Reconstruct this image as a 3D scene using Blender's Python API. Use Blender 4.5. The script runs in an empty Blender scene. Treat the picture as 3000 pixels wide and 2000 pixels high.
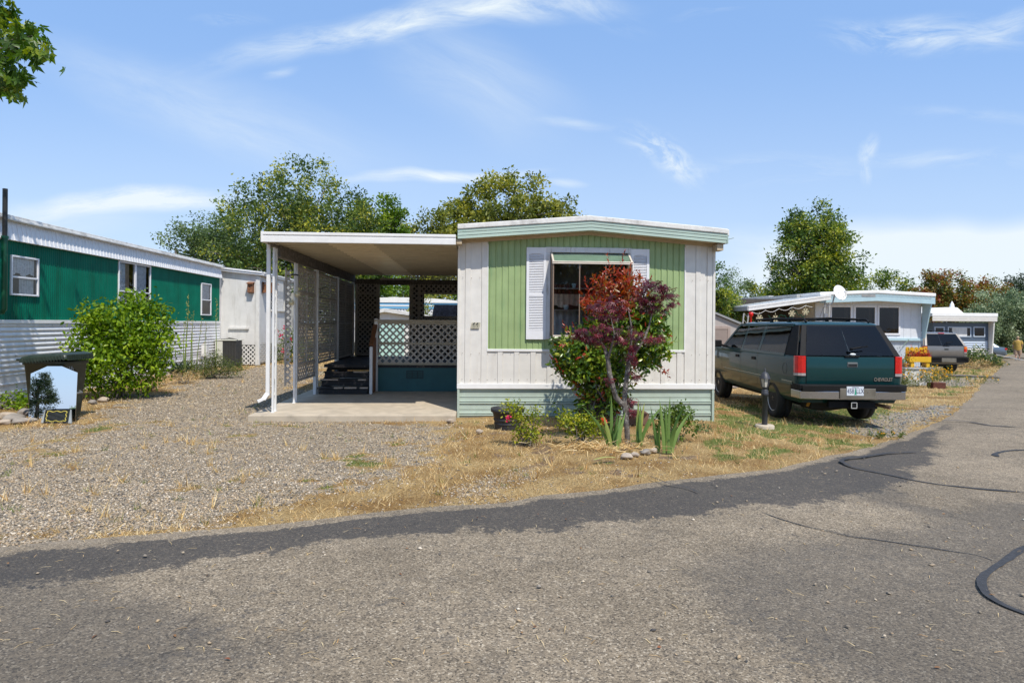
EXPO = 0.0; SKYHAZE = .42; SKYTINT = (1, 1, 1, 1); CLOUDC = (6.6, 7.3, 7.7); VEIL = .56; VEILC = (2.85, 5.05, 9.3)
import bpy, bmesh, math, random
import numpy as np
from mathutils import Vector, Matrix, Quaternion
R = math.radians
random.seed(7)
S = bpy.context.scene
COL = S.collection

# ------------------------------------------------------------------ camera geometry (photo 3000 x 2000)
H = 1.58; F = 1850.0; CU, CV = 1500.0, 947.0; ROLL = R(0.45)
cR, sR = math.cos(ROLL), math.sin(ROLL)
def ray(u, v):
    du, dv = u-CU, v-CV
    a, b = du*cR+dv*sR, -du*sR+dv*cR
    return a/F, -b/F                       # X/Y , (Z-H)/Y
def at(u, v, Y):
    a, b = ray(u, v); return Vector((a*Y, Y, H+b*Y))
def smooth(t):
    t = np.clip(t, 0, 1); return t*t*(3-2*t)
def g(x, y):                               # height of the ground
    x = np.asarray(x, float); y = np.asarray(y, float)
    s = smooth((x-1.0)/6.0)
    far = np.clip((x-2.0)/6.0, 0, 1)
    yy = np.minimum(np.maximum(y-14.0, 0), 60.0)
    return -0.225*s - 0.02*yy*far
def gz(x, y): return float(g(x, y))
def ground(u, v, dz=0.0):                  # pixel -> point on the ground
    a, b = ray(u, v); Y = 5.0
    for _ in range(60):
        z = gz(a*Y, Y)+dz
        Yn = (H-z)/max(-b, 1e-4); Y = 0.5*Y+0.5*min(Yn, 300)
    return Vector((a*Y, Y, gz(a*Y, Y)))

# ------------------------------------------------------------------ value noise
_rng = np.random.default_rng(11)
_tab = _rng.random((256, 256))
def vnoise(x, y, s=1.0, o=0.0):
    x = np.asarray(x, float)*s+o*17.3+300; y = np.asarray(y, float)*s+o*9.1+300
    xi, yi = np.floor(x).astype(int), np.floor(y).astype(int)
    fx, fy = x-xi, y-yi; fx = fx*fx*(3-2*fx); fy = fy*fy*(3-2*fy)
    t = lambda a, b: _tab[a & 255, b & 255]
    return (t(xi, yi)*(1-fx)+t(xi+1, yi)*fx)*(1-fy)+(t(xi, yi+1)*(1-fx)+t(xi+1, yi+1)*fx)*fy
def fbm(x, y, s, o=0):
    return .55*vnoise(x, y, s, o)+.28*vnoise(x, y, s*2.1, o+3)+.17*vnoise(x, y, s*4.3, o+5)

# ------------------------------------------------------------------ naming
def tag(o, label=None, cat=None, group=None, kind=None):
    if label: o['label'] = label
    if cat: o['category'] = cat
    if group: o['group'] = group
    if kind: o['kind'] = kind
    return o
def thing(name, label, cat, loc=(0, 0, 0), rz=0.0, group=None):
    o = bpy.data.objects.new(name, None); COL.objects.link(o)
    o.empty_display_size = .2
    o.location = loc; o.rotation_euler = (0, 0, rz)
    return tag(o, label, cat, group)
def kids(o): return [c for c in bpy.data.objects if c.parent == o]
def dup(o, loc, rz=None, label=None, scale=None):
    tree_ = {}
    r = o.copy(); COL.objects.link(r); r.location = loc
    if rz is not None: r.rotation_euler = (r.rotation_euler[0], r.rotation_euler[1], rz)
    if label: r['label'] = label
    if scale: r.scale = (scale,)*3
    for ch in kids(o):
        c = ch.copy(); COL.objects.link(c); c.parent = r
        for gch in kids(ch):
            d = gch.copy(); COL.objects.link(d); d.parent = c
    return r

# ------------------------------------------------------------------ mesh builder
class MB:
    def __init__(s): s.v = []; s.f = []; s.sm = []; s.mi = []; s.cur = 0
    def add(s, vs, fs, smooth=False):
        o = len(s.v); s.v += [tuple(p) for p in vs]
        for f in fs: s.f.append(tuple(i+o for i in f)); s.sm.append(smooth); s.mi.append(s.cur)
    def box(s, x0, x1, y0, y1, z0, z1, M=None):
        vs = [Vector(p) for p in ((x0,y0,z0),(x1,y0,z0),(x1,y1,z0),(x0,y1,z0),(x0,y0,z1),(x1,y0,z1),(x1,y1,z1),(x0,y1,z1))]
        if M is not None: vs = [M @ p for p in vs]
        s.add(vs, [(0,3,2,1),(4,5,6,7),(0,1,5,4),(1,2,6,5),(2,3,7,6),(3,0,4,7)])
    def bar(s, p, q, w, h, up=(0, 0, 1)):          # box from p to q, w across, h along up
        p, q, up = Vector(p), Vector(q), Vector(up)
        d = (q-p).normalized(); a = d.cross(up)
        if a.length < 1e-5: a = d.cross(Vector((1, 0, 0)))
        a.normalize(); b = a.cross(d)
        a *= w/2; b *= h/2
        vs = [p-a-b, p+a-b, p+a+b, p-a+b, q-a-b, q+a-b, q+a+b, q-a+b]
        s.add(vs, [(0,1,2,3),(4,7,6,5),(0,4,5,1),(1,5,6,2),(2,6,7,3),(3,7,4,0)])
    def tube(s, pts, r, n=8, caps=True, smooth=True):
        pts = [Vector(p) for p in pts]
        rs = r if isinstance(r, (list, tuple)) else [r]*len(pts)
        vs = []; up = Vector((.13, .31, .94))
        for i, p in enumerate(pts):
            d = (pts[min(i+1, len(pts)-1)]-pts[max(i-1, 0)])
            if d.length < 1e-7: d = Vector((0, 0, 1))
            d.normalize(); a = d.cross(up)
            if a.length < .05: a = d.cross(Vector((1, 0, 0)))
            a.normalize(); b = d.cross(a)
            for k in range(n):
                t = 2*math.pi*k/n; vs.append(p+(a*math.cos(t)+b*math.sin(t))*rs[i])
        fs = []
        for i in range(len(pts)-1):
            for k in range(n):
                k2 = (k+1) % n; fs.append((i*n+k, i*n+k2, (i+1)*n+k2, (i+1)*n+k))
        s.add(vs, fs, smooth)
        if caps:
            s.add(vs[:n], [tuple(range(n-1, -1, -1))]); s.add(vs[-n:], [tuple(range(n))])
    def lathe(s, prof, n=16, M=None, smooth=True):   # prof: (r, z) bottom to top
        vs = []
        for r, z in prof:
            for k in range(n):
                t = 2*math.pi*k/n; vs.append(Vector((r*math.cos(t), r*math.sin(t), z)))
        if M is not None: vs = [M @ p for p in vs]
        fs = []
        for i in range(len(prof)-1):
            for k in range(n):
                k2 = (k+1) % n; fs.append((i*n+k, i*n+k2, (i+1)*n+k2, (i+1)*n+k))
        s.add(vs, fs, smooth)
        for i, rev in ((0, True), (len(prof)-1, False)):
            if prof[i][0] > 1e-4:
                ring = vs[i*n:(i+1)*n]; s.add(ring, [tuple(range(n-1, -1, -1)) if rev else tuple(range(n))])
    def prism(s, poly, fn, d0, d1, smooth=False):     # fn(a, b, d) -> point
        n = len(poly)
        vs = [fn(a, b, d0) for a, b in poly]+[fn(a, b, d1) for a, b in poly]
        s.add(vs, [tuple(range(n-1, -1, -1)), tuple(range(n, 2*n))]+[(k, (k+1) % n, n+(k+1) % n, n+k) for k in range(n)], smooth)
    def sheet(s, prof, fn, c0, c1, smooth=False):     # open profile (a,b) swept from c0(a) to c1(a)
        z0 = c0 if callable(c0) else (lambda a: c0); z1 = c1 if callable(c1) else (lambda a: c1)
        n = len(prof); vs = []
        for a, b in prof: vs += [fn(a, b, z0(a)), fn(a, b, z1(a))]
        s.add(vs, [(2*i, 2*i+2, 2*i+3, 2*i+1) for i in range(n-1)], smooth)
    def loft(s, rings, caps=True, smooth=True):
        n = len(rings[0]); vs = [p for r in rings for p in r]; fs = []
        for i in range(len(rings)-1):
            for k in range(n):
                k2 = (k+1) % n; fs.append((i*n+k, i*n+k2, (i+1)*n+k2, (i+1)*n+k))
        s.add(vs, fs, smooth)
        if caps: s.add(rings[0], [tuple(range(n-1, -1, -1))], False); s.add(rings[-1], [tuple(range(n))], False)
    def quad(s, a, b, c, d): s.add([a, b, c, d], [(0, 1, 2, 3)])
    def build(s, name, mat, parent=None, bevel=0, label=None, loc=None, auto=None):
        me = bpy.data.meshes.new(name); me.from_pydata(s.v, [], s.f)
        mats = mat if isinstance(mat, (list, tuple)) else [mat]
        for m in mats: me.materials.append(m)
        me.polygons.foreach_set('use_smooth', s.sm)
        if len(mats) > 1: me.polygons.foreach_set('material_index', s.mi)
        me.update()
        bm = bmesh.new(); bm.from_mesh(me); bmesh.ops.recalc_face_normals(bm, faces=bm.faces); bm.to_mesh(me); bm.free()
        o = bpy.data.objects.new(name, me); COL.objects.link(o)
        if parent: o.parent = parent
        if loc: o.location = loc
        if bevel:
            b = o.modifiers.new('bevel', 'BEVEL'); b.width = bevel; b.segments = 2; b.limit_method = 'ANGLE'; b.angle_limit = R(40)
        if label: o['label'] = label
        return o
def bx(name, mat, parent, x0, x1, y0, y1, z0, z1, bevel=0, label=None):
    m = MB(); m.box(x0, x1, y0, y1, z0, z1); return m.build(name, mat, parent, bevel, label)

def text(name, s, size, mat, parent, M, extr=.002, label=None, ax='CENTER', bold=0.0):
    c = bpy.data.curves.new(name, 'FONT'); c.body = s; c.size = size; c.extrude = extr; c.align_x = ax; c.align_y = 'CENTER'; c.offset = bold
    c.materials.append(mat); o = bpy.data.objects.new(name, c); COL.objects.link(o); o.parent = parent
    o.matrix_local = M
    if label: o['label'] = label
    return o
FRONT = Matrix.Rotation(R(90), 4, 'X')      # text facing -Y

# ------------------------------------------------------------------ materials
MATS = {}
def nt(m): return m.node_tree.nodes, m.node_tree.links
def pm(name, col, rough=.6, metal=0., var=.12, scale=6., bump=0., bscale=60., stain=None, samt=.5, sscale=3., streak=False, spec=.5, coat=0., isl=0., sthr=.55):
    m = bpy.data.materials.new(name); m.use_nodes = True; N, L = nt(m)
    b = N['Principled BSDF']; b.inputs['Roughness'].default_value = rough; b.inputs['Metallic'].default_value = metal
    b.inputs['Specular IOR Level'].default_value = spec
    if coat: b.inputs['Coat Weight'].default_value = coat; b.inputs['Coat Roughness'].default_value = .03
    tc = N.new('ShaderNodeTexCoord')
    nz = N.new('ShaderNodeTexNoise'); nz.inputs['Scale'].default_value = scale; nz.inputs['Detail'].default_value = 5
    L.new(tc.outputs['Object'], nz.inputs['Vector'])
    mx = N.new('ShaderNodeMix'); mx.data_type = 'RGBA'
    mx.inputs['A'].default_value = (*[max(0, c*(1-var)) for c in col], 1); mx.inputs['B'].default_value = (*[min(1, c*(1+var)) for c in col], 1)
    rp = N.new('ShaderNodeMapRange'); rp.inputs['From Min'].default_value = .3; rp.inputs['From Max'].default_value = .7
    L.new(nz.outputs['Fac'], rp.inputs['Value']); L.new(rp.outputs['Result'], mx.inputs['Factor'])
    out = mx.outputs['Result']
    if isl:
        gi = N.new('ShaderNodeNewGeometry'); hs = N.new('ShaderNodeHueSaturation')
        mr = N.new('ShaderNodeMapRange'); mr.inputs['To Min'].default_value = 1-isl; mr.inputs['To Max'].default_value = 1+isl
        L.new(gi.outputs['Random Per Island'], mr.inputs['Value']); L.new(mr.outputs['Result'], hs.inputs['Value'])
        L.new(out, hs.inputs['Color']); out = hs.outputs['Color']
    if stain:
        n2 = N.new('ShaderNodeTexNoise'); n2.inputs['Scale'].default_value = sscale; n2.inputs['Detail'].default_value = 8; n2.inputs['Roughness'].default_value = .7
        if streak:
            mp = N.new('ShaderNodeMapping'); mp.inputs['Scale'].default_value = (3, 3, .35); L.new(tc.outputs['Object'], mp.inputs['Vector']); L.new(mp.outputs['Vector'], n2.inputs['Vector'])
        else: L.new(tc.outputs['Object'], n2.inputs['Vector'])
        r2 = N.new('ShaderNodeMapRange'); r2.inputs['From Min'].default_value = sthr; r2.inputs['From Max'].default_value = sthr+.17; r2.inputs['To Max'].default_value = samt
        L.new(n2.outputs['Fac'], r2.inputs['Value'])
        m2 = N.new('ShaderNodeMix'); m2.data_type = 'RGBA'; L.new(r2.outputs['Result'], m2.inputs['Factor']); L.new(out, m2.inputs['A']); m2.inputs['B'].default_value = (*stain, 1)
        out = m2.outputs['Result']
    L.new(out, b.inputs['Base Color'])
    if bump:
        n3 = N.new('ShaderNodeTexNoise'); n3.inputs['Scale'].default_value = bscale; n3.inputs['Detail'].default_value = 4; L.new(tc.outputs['Object'], n3.inputs['Vector'])
        bp = N.new('ShaderNodeBump'); bp.inputs['Strength'].default_value = bump; bp.inputs['Distance'].default_value = .01
        L.new(n3.outputs['Fac'], bp.inputs['Height']); L.new(bp.outputs['Normal'], b.inputs['Normal'])
    MATS[name] = m; return m
def glass(name, tint=(.6, .65, .65), trans=.75, rough=.01):
    m = bpy.data.materials.new(name); m.use_nodes = True; N, L = nt(m); N.remove(N['Principled BSDF'])
    out = N['Material Output']; tr = N.new('ShaderNodeBsdfTransparent'); tr.inputs['Color'].default_value = (*[t*trans for t in tint], 1)
    gl = N.new('ShaderNodeBsdfGlossy'); gl.inputs['Roughness'].default_value = rough
    fr = N.new('ShaderNodeFresnel'); fr.inputs['IOR'].default_value = 1.55
    tc = N.new('ShaderNodeTexCoord'); nz = N.new('ShaderNodeTexNoise'); nz.inputs['Scale'].default_value = 1.7; L.new(tc.outputs['Object'], nz.inputs['Vector'])
    bp = N.new('ShaderNodeBump'); bp.inputs['Strength'].default_value = .08; bp.inputs['Distance'].default_value = .02
    L.new(nz.outputs['Fac'], bp.inputs['Height']); L.new(bp.outputs['Normal'], gl.inputs['Normal'])
    mr = N.new('ShaderNodeMath'); mr.operation = 'MULTIPLY_ADD'; mr.inputs[1].default_value = 1.0; mr.inputs[2].default_value = .0
    L.new(fr.outputs['Fac'], mr.inputs[0])
    mx = N.new('ShaderNodeMixShader'); L.new(mr.outputs[0], mx.inputs['Fac']); L.new(tr.outputs[0], mx.inputs[1]); L.new(gl.outputs[0], mx.inputs[2])
    L.new(mx.outputs[0], out.inputs['Surface']); return m
def leafmat(name, cols, rough=.45, trans=.3, gloss=.35):
    """cols: ramp of leaf colours, chosen per leaf by tint attribute + random per leaf"""
    m = bpy.data.materials.new(name); m.use_nodes = True; N, L = nt(m)
    b = N['Principled BSDF']; b.inputs['Roughness'].default_value = rough; b.inputs['Specular IOR Level'].default_value = gloss
    at_ = N.new('ShaderNodeAttribute'); at_.attribute_name = 'tint'
    gi = N.new('ShaderNodeNewGeometry')
    ma = N.new('ShaderNodeMath'); ma.operation = 'MULTIPLY_ADD'; ma.inputs[1].default_value = .45; L.new(gi.outputs['Random Per Island'], ma.inputs[0]); 
    mb = N.new('ShaderNodeMath'); mb.operation = 'MULTIPLY'; mb.inputs[1].default_value = .55; L.new(at_.outputs['Fac'], mb.inputs[0]); L.new(mb.outputs[0], ma.inputs[2])
    cr = N.new('ShaderNodeValToRGB'); e = cr.color_ramp.elements
    k = len(cols)
    while len(e) < k: e.new(.5)
    for i, c in enumerate(cols): e[i].position = .15+.7*i/(k-1); e[i].color = (*c, 1)
    L.new(ma.outputs[0], cr.inputs['Fac']); L.new(cr.outputs['Color'], b.inputs['Base Color'])
    tl = N.new('ShaderNodeBsdfTranslucent'); hs = N.new('ShaderNodeHueSaturation'); hs.inputs['Value'].default_value = 1.5; hs.inputs['Saturation'].default_value = 1.1
    L.new(cr.outputs['Color'], hs.inputs['Color']); L.new(hs.outputs['Color'], tl.inputs['Color'])
    mx = N.new('ShaderNodeMixShader'); mx.inputs['Fac'].default_value = trans
    L.new(b.outputs[0], mx.inputs[1]); L.new(tl.outputs[0], mx.inputs[2]); L.new(mx.outputs[0], N['Material Output'].inputs['Surface'])
    return m

# ------------------------------------------------------------------ fast meshes of many small pieces
def fast_mesh(name, V, Fc, mat, parent=None, tint=None, smooth=False):
    """V (n,3); Fc (m,k) faces all of k corners"""
    me = bpy.data.meshes.new(name); n = len(V); m, k = Fc.shape
    me.vertices.add(n); me.vertices.foreach_set('co', np.ascontiguousarray(V, np.float32).ravel())
    me.loops.add(m*k); me.loops.foreach_set('vertex_index', np.ascontiguousarray(Fc, np.int32).ravel())
    me.polygons.add(m); me.polygons.foreach_set('loop_start', np.arange(0, m*k, k, dtype=np.int32))
    if smooth: me.polygons.foreach_set('use_smooth', np.ones(m, bool))
    me.update(calc_edges=True)
    if tint is not None:
        a = me.attributes.new('tint', 'FLOAT', 'POINT'); a.data.foreach_set('value', np.ascontiguousarray(tint, np.float32))
    me.materials.append(mat)
    o = bpy.data.objects.new(name, me); COL.objects.link(o)
    if parent: o.parent = parent
    return o
LEAF = {
 'diamond': (np.array([(0,0,0),(.42,.5,.07),(1,0,-.06),(.42,-.5,.07)], float), np.array([(0,1,2),(0,2,3)])),
 'oval': (np.array([(0,0,0),(.22,.38,.05),(.6,.48,.06),(1,0,-.08),(.6,-.48,.06),(.22,-.38,.05),(.5,0,0)], float), np.array([(0,6,1),(1,6,2),(2,6,3),(3,6,4),(4,6,5),(5,6,0)])),
 'blade': (np.array([(0,-.5,0),(0,.5,0),(.55,.4,.05),(.55,-.4,.05),(1,0,-.1)], float), np.array([(0,1,2),(0,2,3),(3,2,4)])),
 'tri': (np.array([(0,-.5,0),(0,.5,0),(1,0,0)], float), np.array([(0,1,2)])),
}
def _lobes(angs, lens, w, mid=.5):
    vs = [(0, 0, 0)]; fs = []
    for a, l in zip(angs, lens):
        c, s = math.cos(R(a)), math.sin(R(a)); k = len(vs)
        p = lambda x, y: (x*c-y*s, x*s+y*c, -.25*(x*x))
        vs += [p(l*mid, w), p(l, 0), p(l*mid, -w)]; fs += [(0, k+2, k+1), (0, k+1, k)]
    return np.array(vs, float), np.array(fs)
LEAF['palm'] = _lobes([0, 38, -38, 75, -75], [1, .9, .9, .6, .6], .085)
LEAF['star'] = _lobes([0, 62, -62, 120, -120], [1, .85, .85, .55, .55], .2, .42)
def unit(a): return a/np.maximum(np.linalg.norm(a, axis=1, keepdims=True), 1e-9)
def leaves(name, P, D, Nn, Ln, Wd, mat, parent=None, tint=None, shape='diamond'):
    T, Fc = LEAF[shape]; n = len(P); D = unit(D)
    Sd = unit(np.cross(Nn, D)); Nn = np.cross(D, Sd)
    Ln = np.broadcast_to(Ln, (n,)); Wd = np.broadcast_to(Wd, (n,))
    V = P[:, None, :]+T[None, :, 0, None]*(D*Ln[:, None])[:, None, :]+T[None, :, 1, None]*(Sd*Wd[:, None])[:, None, :]+T[None, :, 2, None]*(Nn*Ln[:, None])[:, None, :]
    k = len(T); FF = Fc[None]+(np.arange(n)*k)[:, None, None]
    tt = np.repeat(np.zeros(n)+.5 if tint is None else tint, k)
    return fast_mesh(name, V.reshape(-1, 3), FF.reshape(-1, 3), mat, parent, tt)
def rdirs(rng, n):
    v = rng.normal(size=(n, 3)); return unit(v)
def in_lobes(rng, lobes, n, shell=.55):
    """points in a union of ellipsoids (cx,cy,cz,rx,ry,rz[,w]), pushed toward the surface"""
    w = np.array([l[6] if len(l) > 6 else (l[3]*l[4]*l[5])**.67 for l in lobes]); w = w/w.sum()
    idx = rng.choice(len(lobes), n, p=w); Lb = np.array([l[:6] for l in lobes])[idx]
    d = rdirs(rng, n); r = shell+(1-shell)*rng.random(n)**.6; r = np.where(rng.random(n) < .2, r*rng.random(n), r)
    return Lb[:, :3]+d*r[:, None]*Lb[:, 3:], d
def foliage(rng, C, Cd, per, cr, L0, flat=.8, up=.35, droop=0., LW=.55, ctint=None, out=.5):
    n = len(C)*per; idx = np.repeat(np.arange(len(C)), per)
    off = rng.normal(size=(n, 3))*cr*np.array([1, 1, flat]); P = C[idx]+off
    D = unit(rdirs(rng, n)+out*unit(off)+np.array([0, 0, -droop])); Nn = unit(rdirs(rng, n)*.9+Cd[idx]*.4+np.array([0, 0, up]))
    Ln = L0*(.6+.8*rng.random(n)); t = (rng.random(len(C)) if ctint is None else ctint)[idx]
    return P, D, Nn, Ln, Ln*LW, np.clip(t+rng.normal(size=n)*.12, 0, 1)
def limb(mb, a, b, r0, r1, rng, bend=.12, n=6, seg=5):
    a, b = Vector(a), Vector(b); L = (b-a).length; o1 = Vector(rng.normal(size=3))*L*bend; o1.z = abs(o1.z)*.4+L*.05
    pts = []; rs = []
    for i in range(seg+1):
        t = i/seg; pts.append(a.lerp(b, t)+o1*(4*t*(1-t))*.6+Vector(rng.normal(size=3))*L*.012*(1 if 0 < i < seg else 0)); rs.append(r0*(1-t)+r1*t)
    mb.tube(pts, rs, n, caps=True); return pts
def tree(name, label, cat, base, lobes, ncl, per, cr, L0, mat, bark, tr, seed, group=None, shell=.5, shape='diamond', LW=.55, nlimb=26, fork=.35, droop=.15, leaf_label=None):
    """lobes are relative to base"""
    rng = np.random.default_rng(seed); root = thing(name, label, cat, base, 0, group); ncl = int(ncl*1.7); per = int(per*1.45); L0 *= .86; cr *= .72; lobes = [(l[0]*1.1, l[1]*1.1, l[2]-.02*l[5], l[3]*1.2, l[4]*1.2, l[5]*1.1)+tuple(l[6:]) for l in lobes]
    C, Cd = in_lobes(rng, lobes, ncl, shell)
    P, D, Nn, Ln, Wd, t = foliage(rng, C, Cd, per, cr, L0, droop=droop, LW=LW)
    k = P[:, 2] > .1
    leaves('crown', P[k], D[k], Nn[k], Ln[k], Wd[k], mat, root, t[k], shape)
    m = MB(); top = max(l[2]+l[5] for l in lobes); cx = np.average([l[0] for l in lobes]); cy = np.average([l[1] for l in lobes])
    fz = top*fork
    tp = [Vector((0, 0, -.15)), Vector((0, 0, .15)), Vector((cx*.15+.03, cy*.1, fz*.5)), Vector((cx*.3, cy*.3, fz)), Vector((cx*.7, cy*.7, top*.72))]
    m.tube(tp, [tr*1.35, tr*1.1, tr*.9, tr*.75, tr*.2], 9)
    sel = rng.choice(ncl, min(nlimb, ncl), replace=False)
    for i in sel:
        c = Vector(C[i]); t0 = min(max((c.z*.55-fz)/(top*.72-fz+1e-6), 0), .85); s = tp[3].lerp(tp[4], t0)
        pts = limb(m, s, c, tr*.32*(1-.5*t0), tr*.05, rng)
        for _ in range(2):
            j = rng.integers(ncl); q = Vector(C[j])
            if (q-c).length < cr*9: limb(m, pts[3], q, tr*.1, tr*.03, rng, seg=4, n=5)
    m.build('trunk', bark, root); return root
# ================================================================== camera, light, sky
cam = bpy.data.cameras.new('camera'); cam.sensor_width = 36; cam.lens = F/3000*36; cam.shift_y = -53/3000
cam.clip_start = .05; cam.clip_end = 3000
co = bpy.data.objects.new('camera', cam); COL.objects.link(co)
co.matrix_world = Matrix.Translation((0, 0, H)) @ Matrix.Rotation(R(90), 4, 'X') @ Matrix.Rotation(ROLL, 4, 'Z')
S.camera = co
SUNDIR = Vector((.57, -1.0, 1.83)).normalized()
sl = bpy.data.lights.new('sun', 'SUN'); sl.energy = 4.9; sl.angle = R(.53); sl.color = (1, .94, .84)
so = bpy.data.objects.new('sun', sl); COL.objects.link(so); so.rotation_euler = SUNDIR.to_track_quat('Z', 'Y').to_euler(); so.location = (10, -20, 40)
S.view_settings.view_transform = 'Standard'; S.view_settings.look = 'None'; S.view_settings.gamma = 1; S.view_settings.exposure = EXPO if 'EXPO' in globals() else 0.0
S.cycles.max_bounces = 8; S.cycles.diffuse_bounces = 4; S.cycles.transparent_max_bounces = 16; S.cycles.sample_clamp_indirect = 6

W = bpy.data.worlds.new('World'); S.world = W; W.use_nodes = True
N, L = W.node_tree.nodes, W.node_tree.links
bg = N['Background']; bg.inputs['Strength'].default_value = .13
sky = N.new('ShaderNodeTexSky'); sky.sky_type = 'NISHITA'; sky.sun_disc = False
sky.sun_elevation = math.asin(SUNDIR.z); sky.sun_rotation = math.atan2(SUNDIR.x, SUNDIR.y); sky.air_density = 1.0; sky.dust_density = .6; sky.ozone_density = 1.6
def M_(op, a, b=None, c=None):
    n = N.new('ShaderNodeMath'); n.operation = op
    for i, x in enumerate((a, b, c)):
        if x is None: continue
        if isinstance(x, (int, float)): n.inputs[i].default_value = x
        else: L.new(x, n.inputs[i])
    return n.outputs[0]
tc = N.new('ShaderNodeTexCoord'); sp = N.new('ShaderNodeSeparateXYZ'); L.new(tc.outputs['Generated'], sp.inputs[0])
ay = M_('MAXIMUM', M_('ABSOLUTE', sp.outputs['Y']), .08)
px = M_('DIVIDE', sp.outputs['X'], ay); pz = M_('DIVIDE', sp.outputs['Z'], ay)
cv = N.new('ShaderNodeCombineXYZ'); L.new(px, cv.inputs[0]); L.new(pz, cv.inputs[1])
wn = N.new('ShaderNodeTexNoise'); wn.inputs['Scale'].default_value = 3.2; wn.inputs['Detail'].default_value = 3; L.new(cv.outputs[0], wn.inputs['Vector'])
wv = N.new('ShaderNodeVectorMath'); wv.operation = 'MULTIPLY_ADD'; wv.inputs[1].default_value = (.09, .09, 0); L.new(wn.outputs['Color'], wv.inputs[0]); L.new(cv.outputs[0], wv.inputs[2])
wo = N.new('ShaderNodeVectorMath'); wo.operation = 'SUBTRACT'; wo.inputs[1].default_value = (.045, .045, 0); L.new(wv.outputs[0], wo.inputs[0])
warped = wo.outputs[0]
def cloud(u, v, ang, length, width, amp, fine=7., seed=0., soft=.95, lo=.42, hi=.72, stretch=4.):
    """a cloud streak round one direction of the sky; ang in degrees, anticlockwise"""
    a, b = ray(u, v)
    mp = N.new('ShaderNodeMapping'); mp.vector_type = 'TEXTURE'; mp.inputs['Location'].default_value = (a, b, 0); mp.inputs['Rotation'].default_value = (0, 0, R(ang)); mp.inputs['Scale'].default_value = (length/F, width/F, 1)
    L.new(warped, mp.inputs['Vector'])
    ln = N.new('ShaderNodeVectorMath'); ln.operation = 'LENGTH'; L.new(mp.outputs[0], ln.inputs[0])
    f = N.new('ShaderNodeMapRange'); f.interpolation_type = 'SMOOTHSTEP'; f.inputs['From Min'].default_value = 1; f.inputs['From Max'].default_value = 1-soft; L.new(ln.outputs['Value'], f.inputs['Value'])
    m2 = N.new('ShaderNodeMapping'); m2.vector_type = 'TEXTURE'; m2.inputs['Rotation'].default_value = (0, 0, R(ang)); m2.inputs['Location'].default_value = (seed, seed*.7, 0); m2.inputs['Scale'].default_value = (stretch/fine, 1/fine, 1)
    L.new(warped, m2.inputs['Vector'])
    n = N.new('ShaderNodeTexNoise'); n.inputs['Scale'].default_value = 2.6; n.inputs['Detail'].default_value = 11; n.inputs['Roughness'].default_value = .68; n.inputs['Distortion'].default_value = .5; L.new(m2.outputs[0], n.inputs['Vector'])
    r = N.new('ShaderNodeMapRange'); r.inputs['From Min'].default_value = lo; r.inputs['From Max'].default_value = hi; L.new(n.outputs['Fac'], r.inputs['Value'])
    return M_('MULTIPLY', M_('MULTIPLY', f.outputs[0], r.outputs[0]), amp)
cl = [cloud(1100, 85, 14, 700, 70, 1.15, 9, 1., lo=.36), cloud(1500, 0, -2, 430, 75, 1.2, 8, 2., lo=.36), cloud(1750, 30, -22, 200, 60, .4, 9, 2.6),
      cloud(400, 585, 3, 470, 52, 1.1, 5, 3., lo=.28, hi=.58), cloud(120, 640, 0, 420, 90, .45, 4, 3.5, lo=.2, hi=.6), cloud(1290, 522, 3, 370, 24, 1.1, 6, 4., lo=.28, hi=.58), cloud(1660, 535, 0, 80, 14, .5, 5, 4.3, lo=.2, hi=.6),
      cloud(1950, 455, -28, 200, 62, 1.1, 12, 5., stretch=2.), cloud(2260, 505, 2, 400, 60, .38, 9, 6.), cloud(2535, 430, 58, 70, 34, .9, 12, 7., stretch=2.), cloud(2520, 500, 98, 60, 26, .8, 12, 7.4, stretch=2.),
      cloud(2720, 105, -3, 420, 75, .9, 10, 8.), cloud(2960, 85, 30, 160, 60, .7, 10, 8.6), cloud(2950, 760, 4, 1100, 170, 1.25, 3, 9., lo=.15, hi=.5, soft=.8), cloud(2200, 700, -6, 260, 60, .5, 6, 9.5, lo=.3),
      cloud(600, 330, -17, 800, 140, .42, 6, 10., lo=.2, hi=.75), cloud(1400, 240, -25, 420, 200, .42, 6, 11., lo=.2, hi=.75), cloud(800, 232, 10, 70, 22, .5, 9, 12.), cloud(2750, 460, 0, 420, 40, .35, 9, 13.), cloud(1700, 380, -4, 200, 24, .4, 9, 14.),
      cloud(660, 75, -4, 130, 30, .5, 9, 15.), cloud(2050, 35, 6, 130, 20, .4, 9, 16.), cloud(2850, 340, -8, 300, 30, .25, 9, 17.),
      cloud(-1500, 700, 2, 1500, 200, .8, 4, 20.), cloud(4500, 500, 5, 1500, 200, .8, 4, 21.)]
tot = cl[0]
for c in cl[1:]: tot = M_('ADD', tot, c)
haze_ = N.new('ShaderNodeMapRange'); haze_.interpolation_type = 'SMOOTHSTEP'; haze_.inputs['From Min'].default_value = .5; haze_.inputs['From Max'].default_value = -.03; haze_.inputs['To Max'].default_value = SKYHAZE; L.new(pz, haze_.inputs['Value'])
tot = M_('ADD', tot, haze_.outputs[0]); tot = M_('MULTIPLY', M_('MINIMUM', tot, .97), M_('MINIMUM', M_('MAXIMUM', M_('MULTIPLY_ADD', sp.outputs['Y'], 2.5, .6), .12), 1.0))
veil = N.new('ShaderNodeMix'); veil.data_type = 'RGBA'; veil.inputs['Factor'].default_value = VEIL; veil.inputs['B'].default_value = (*VEILC, 1)
mx = N.new('ShaderNodeMix'); mx.data_type = 'RGBA'; L.new(tot, mx.inputs['Factor'])
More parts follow.
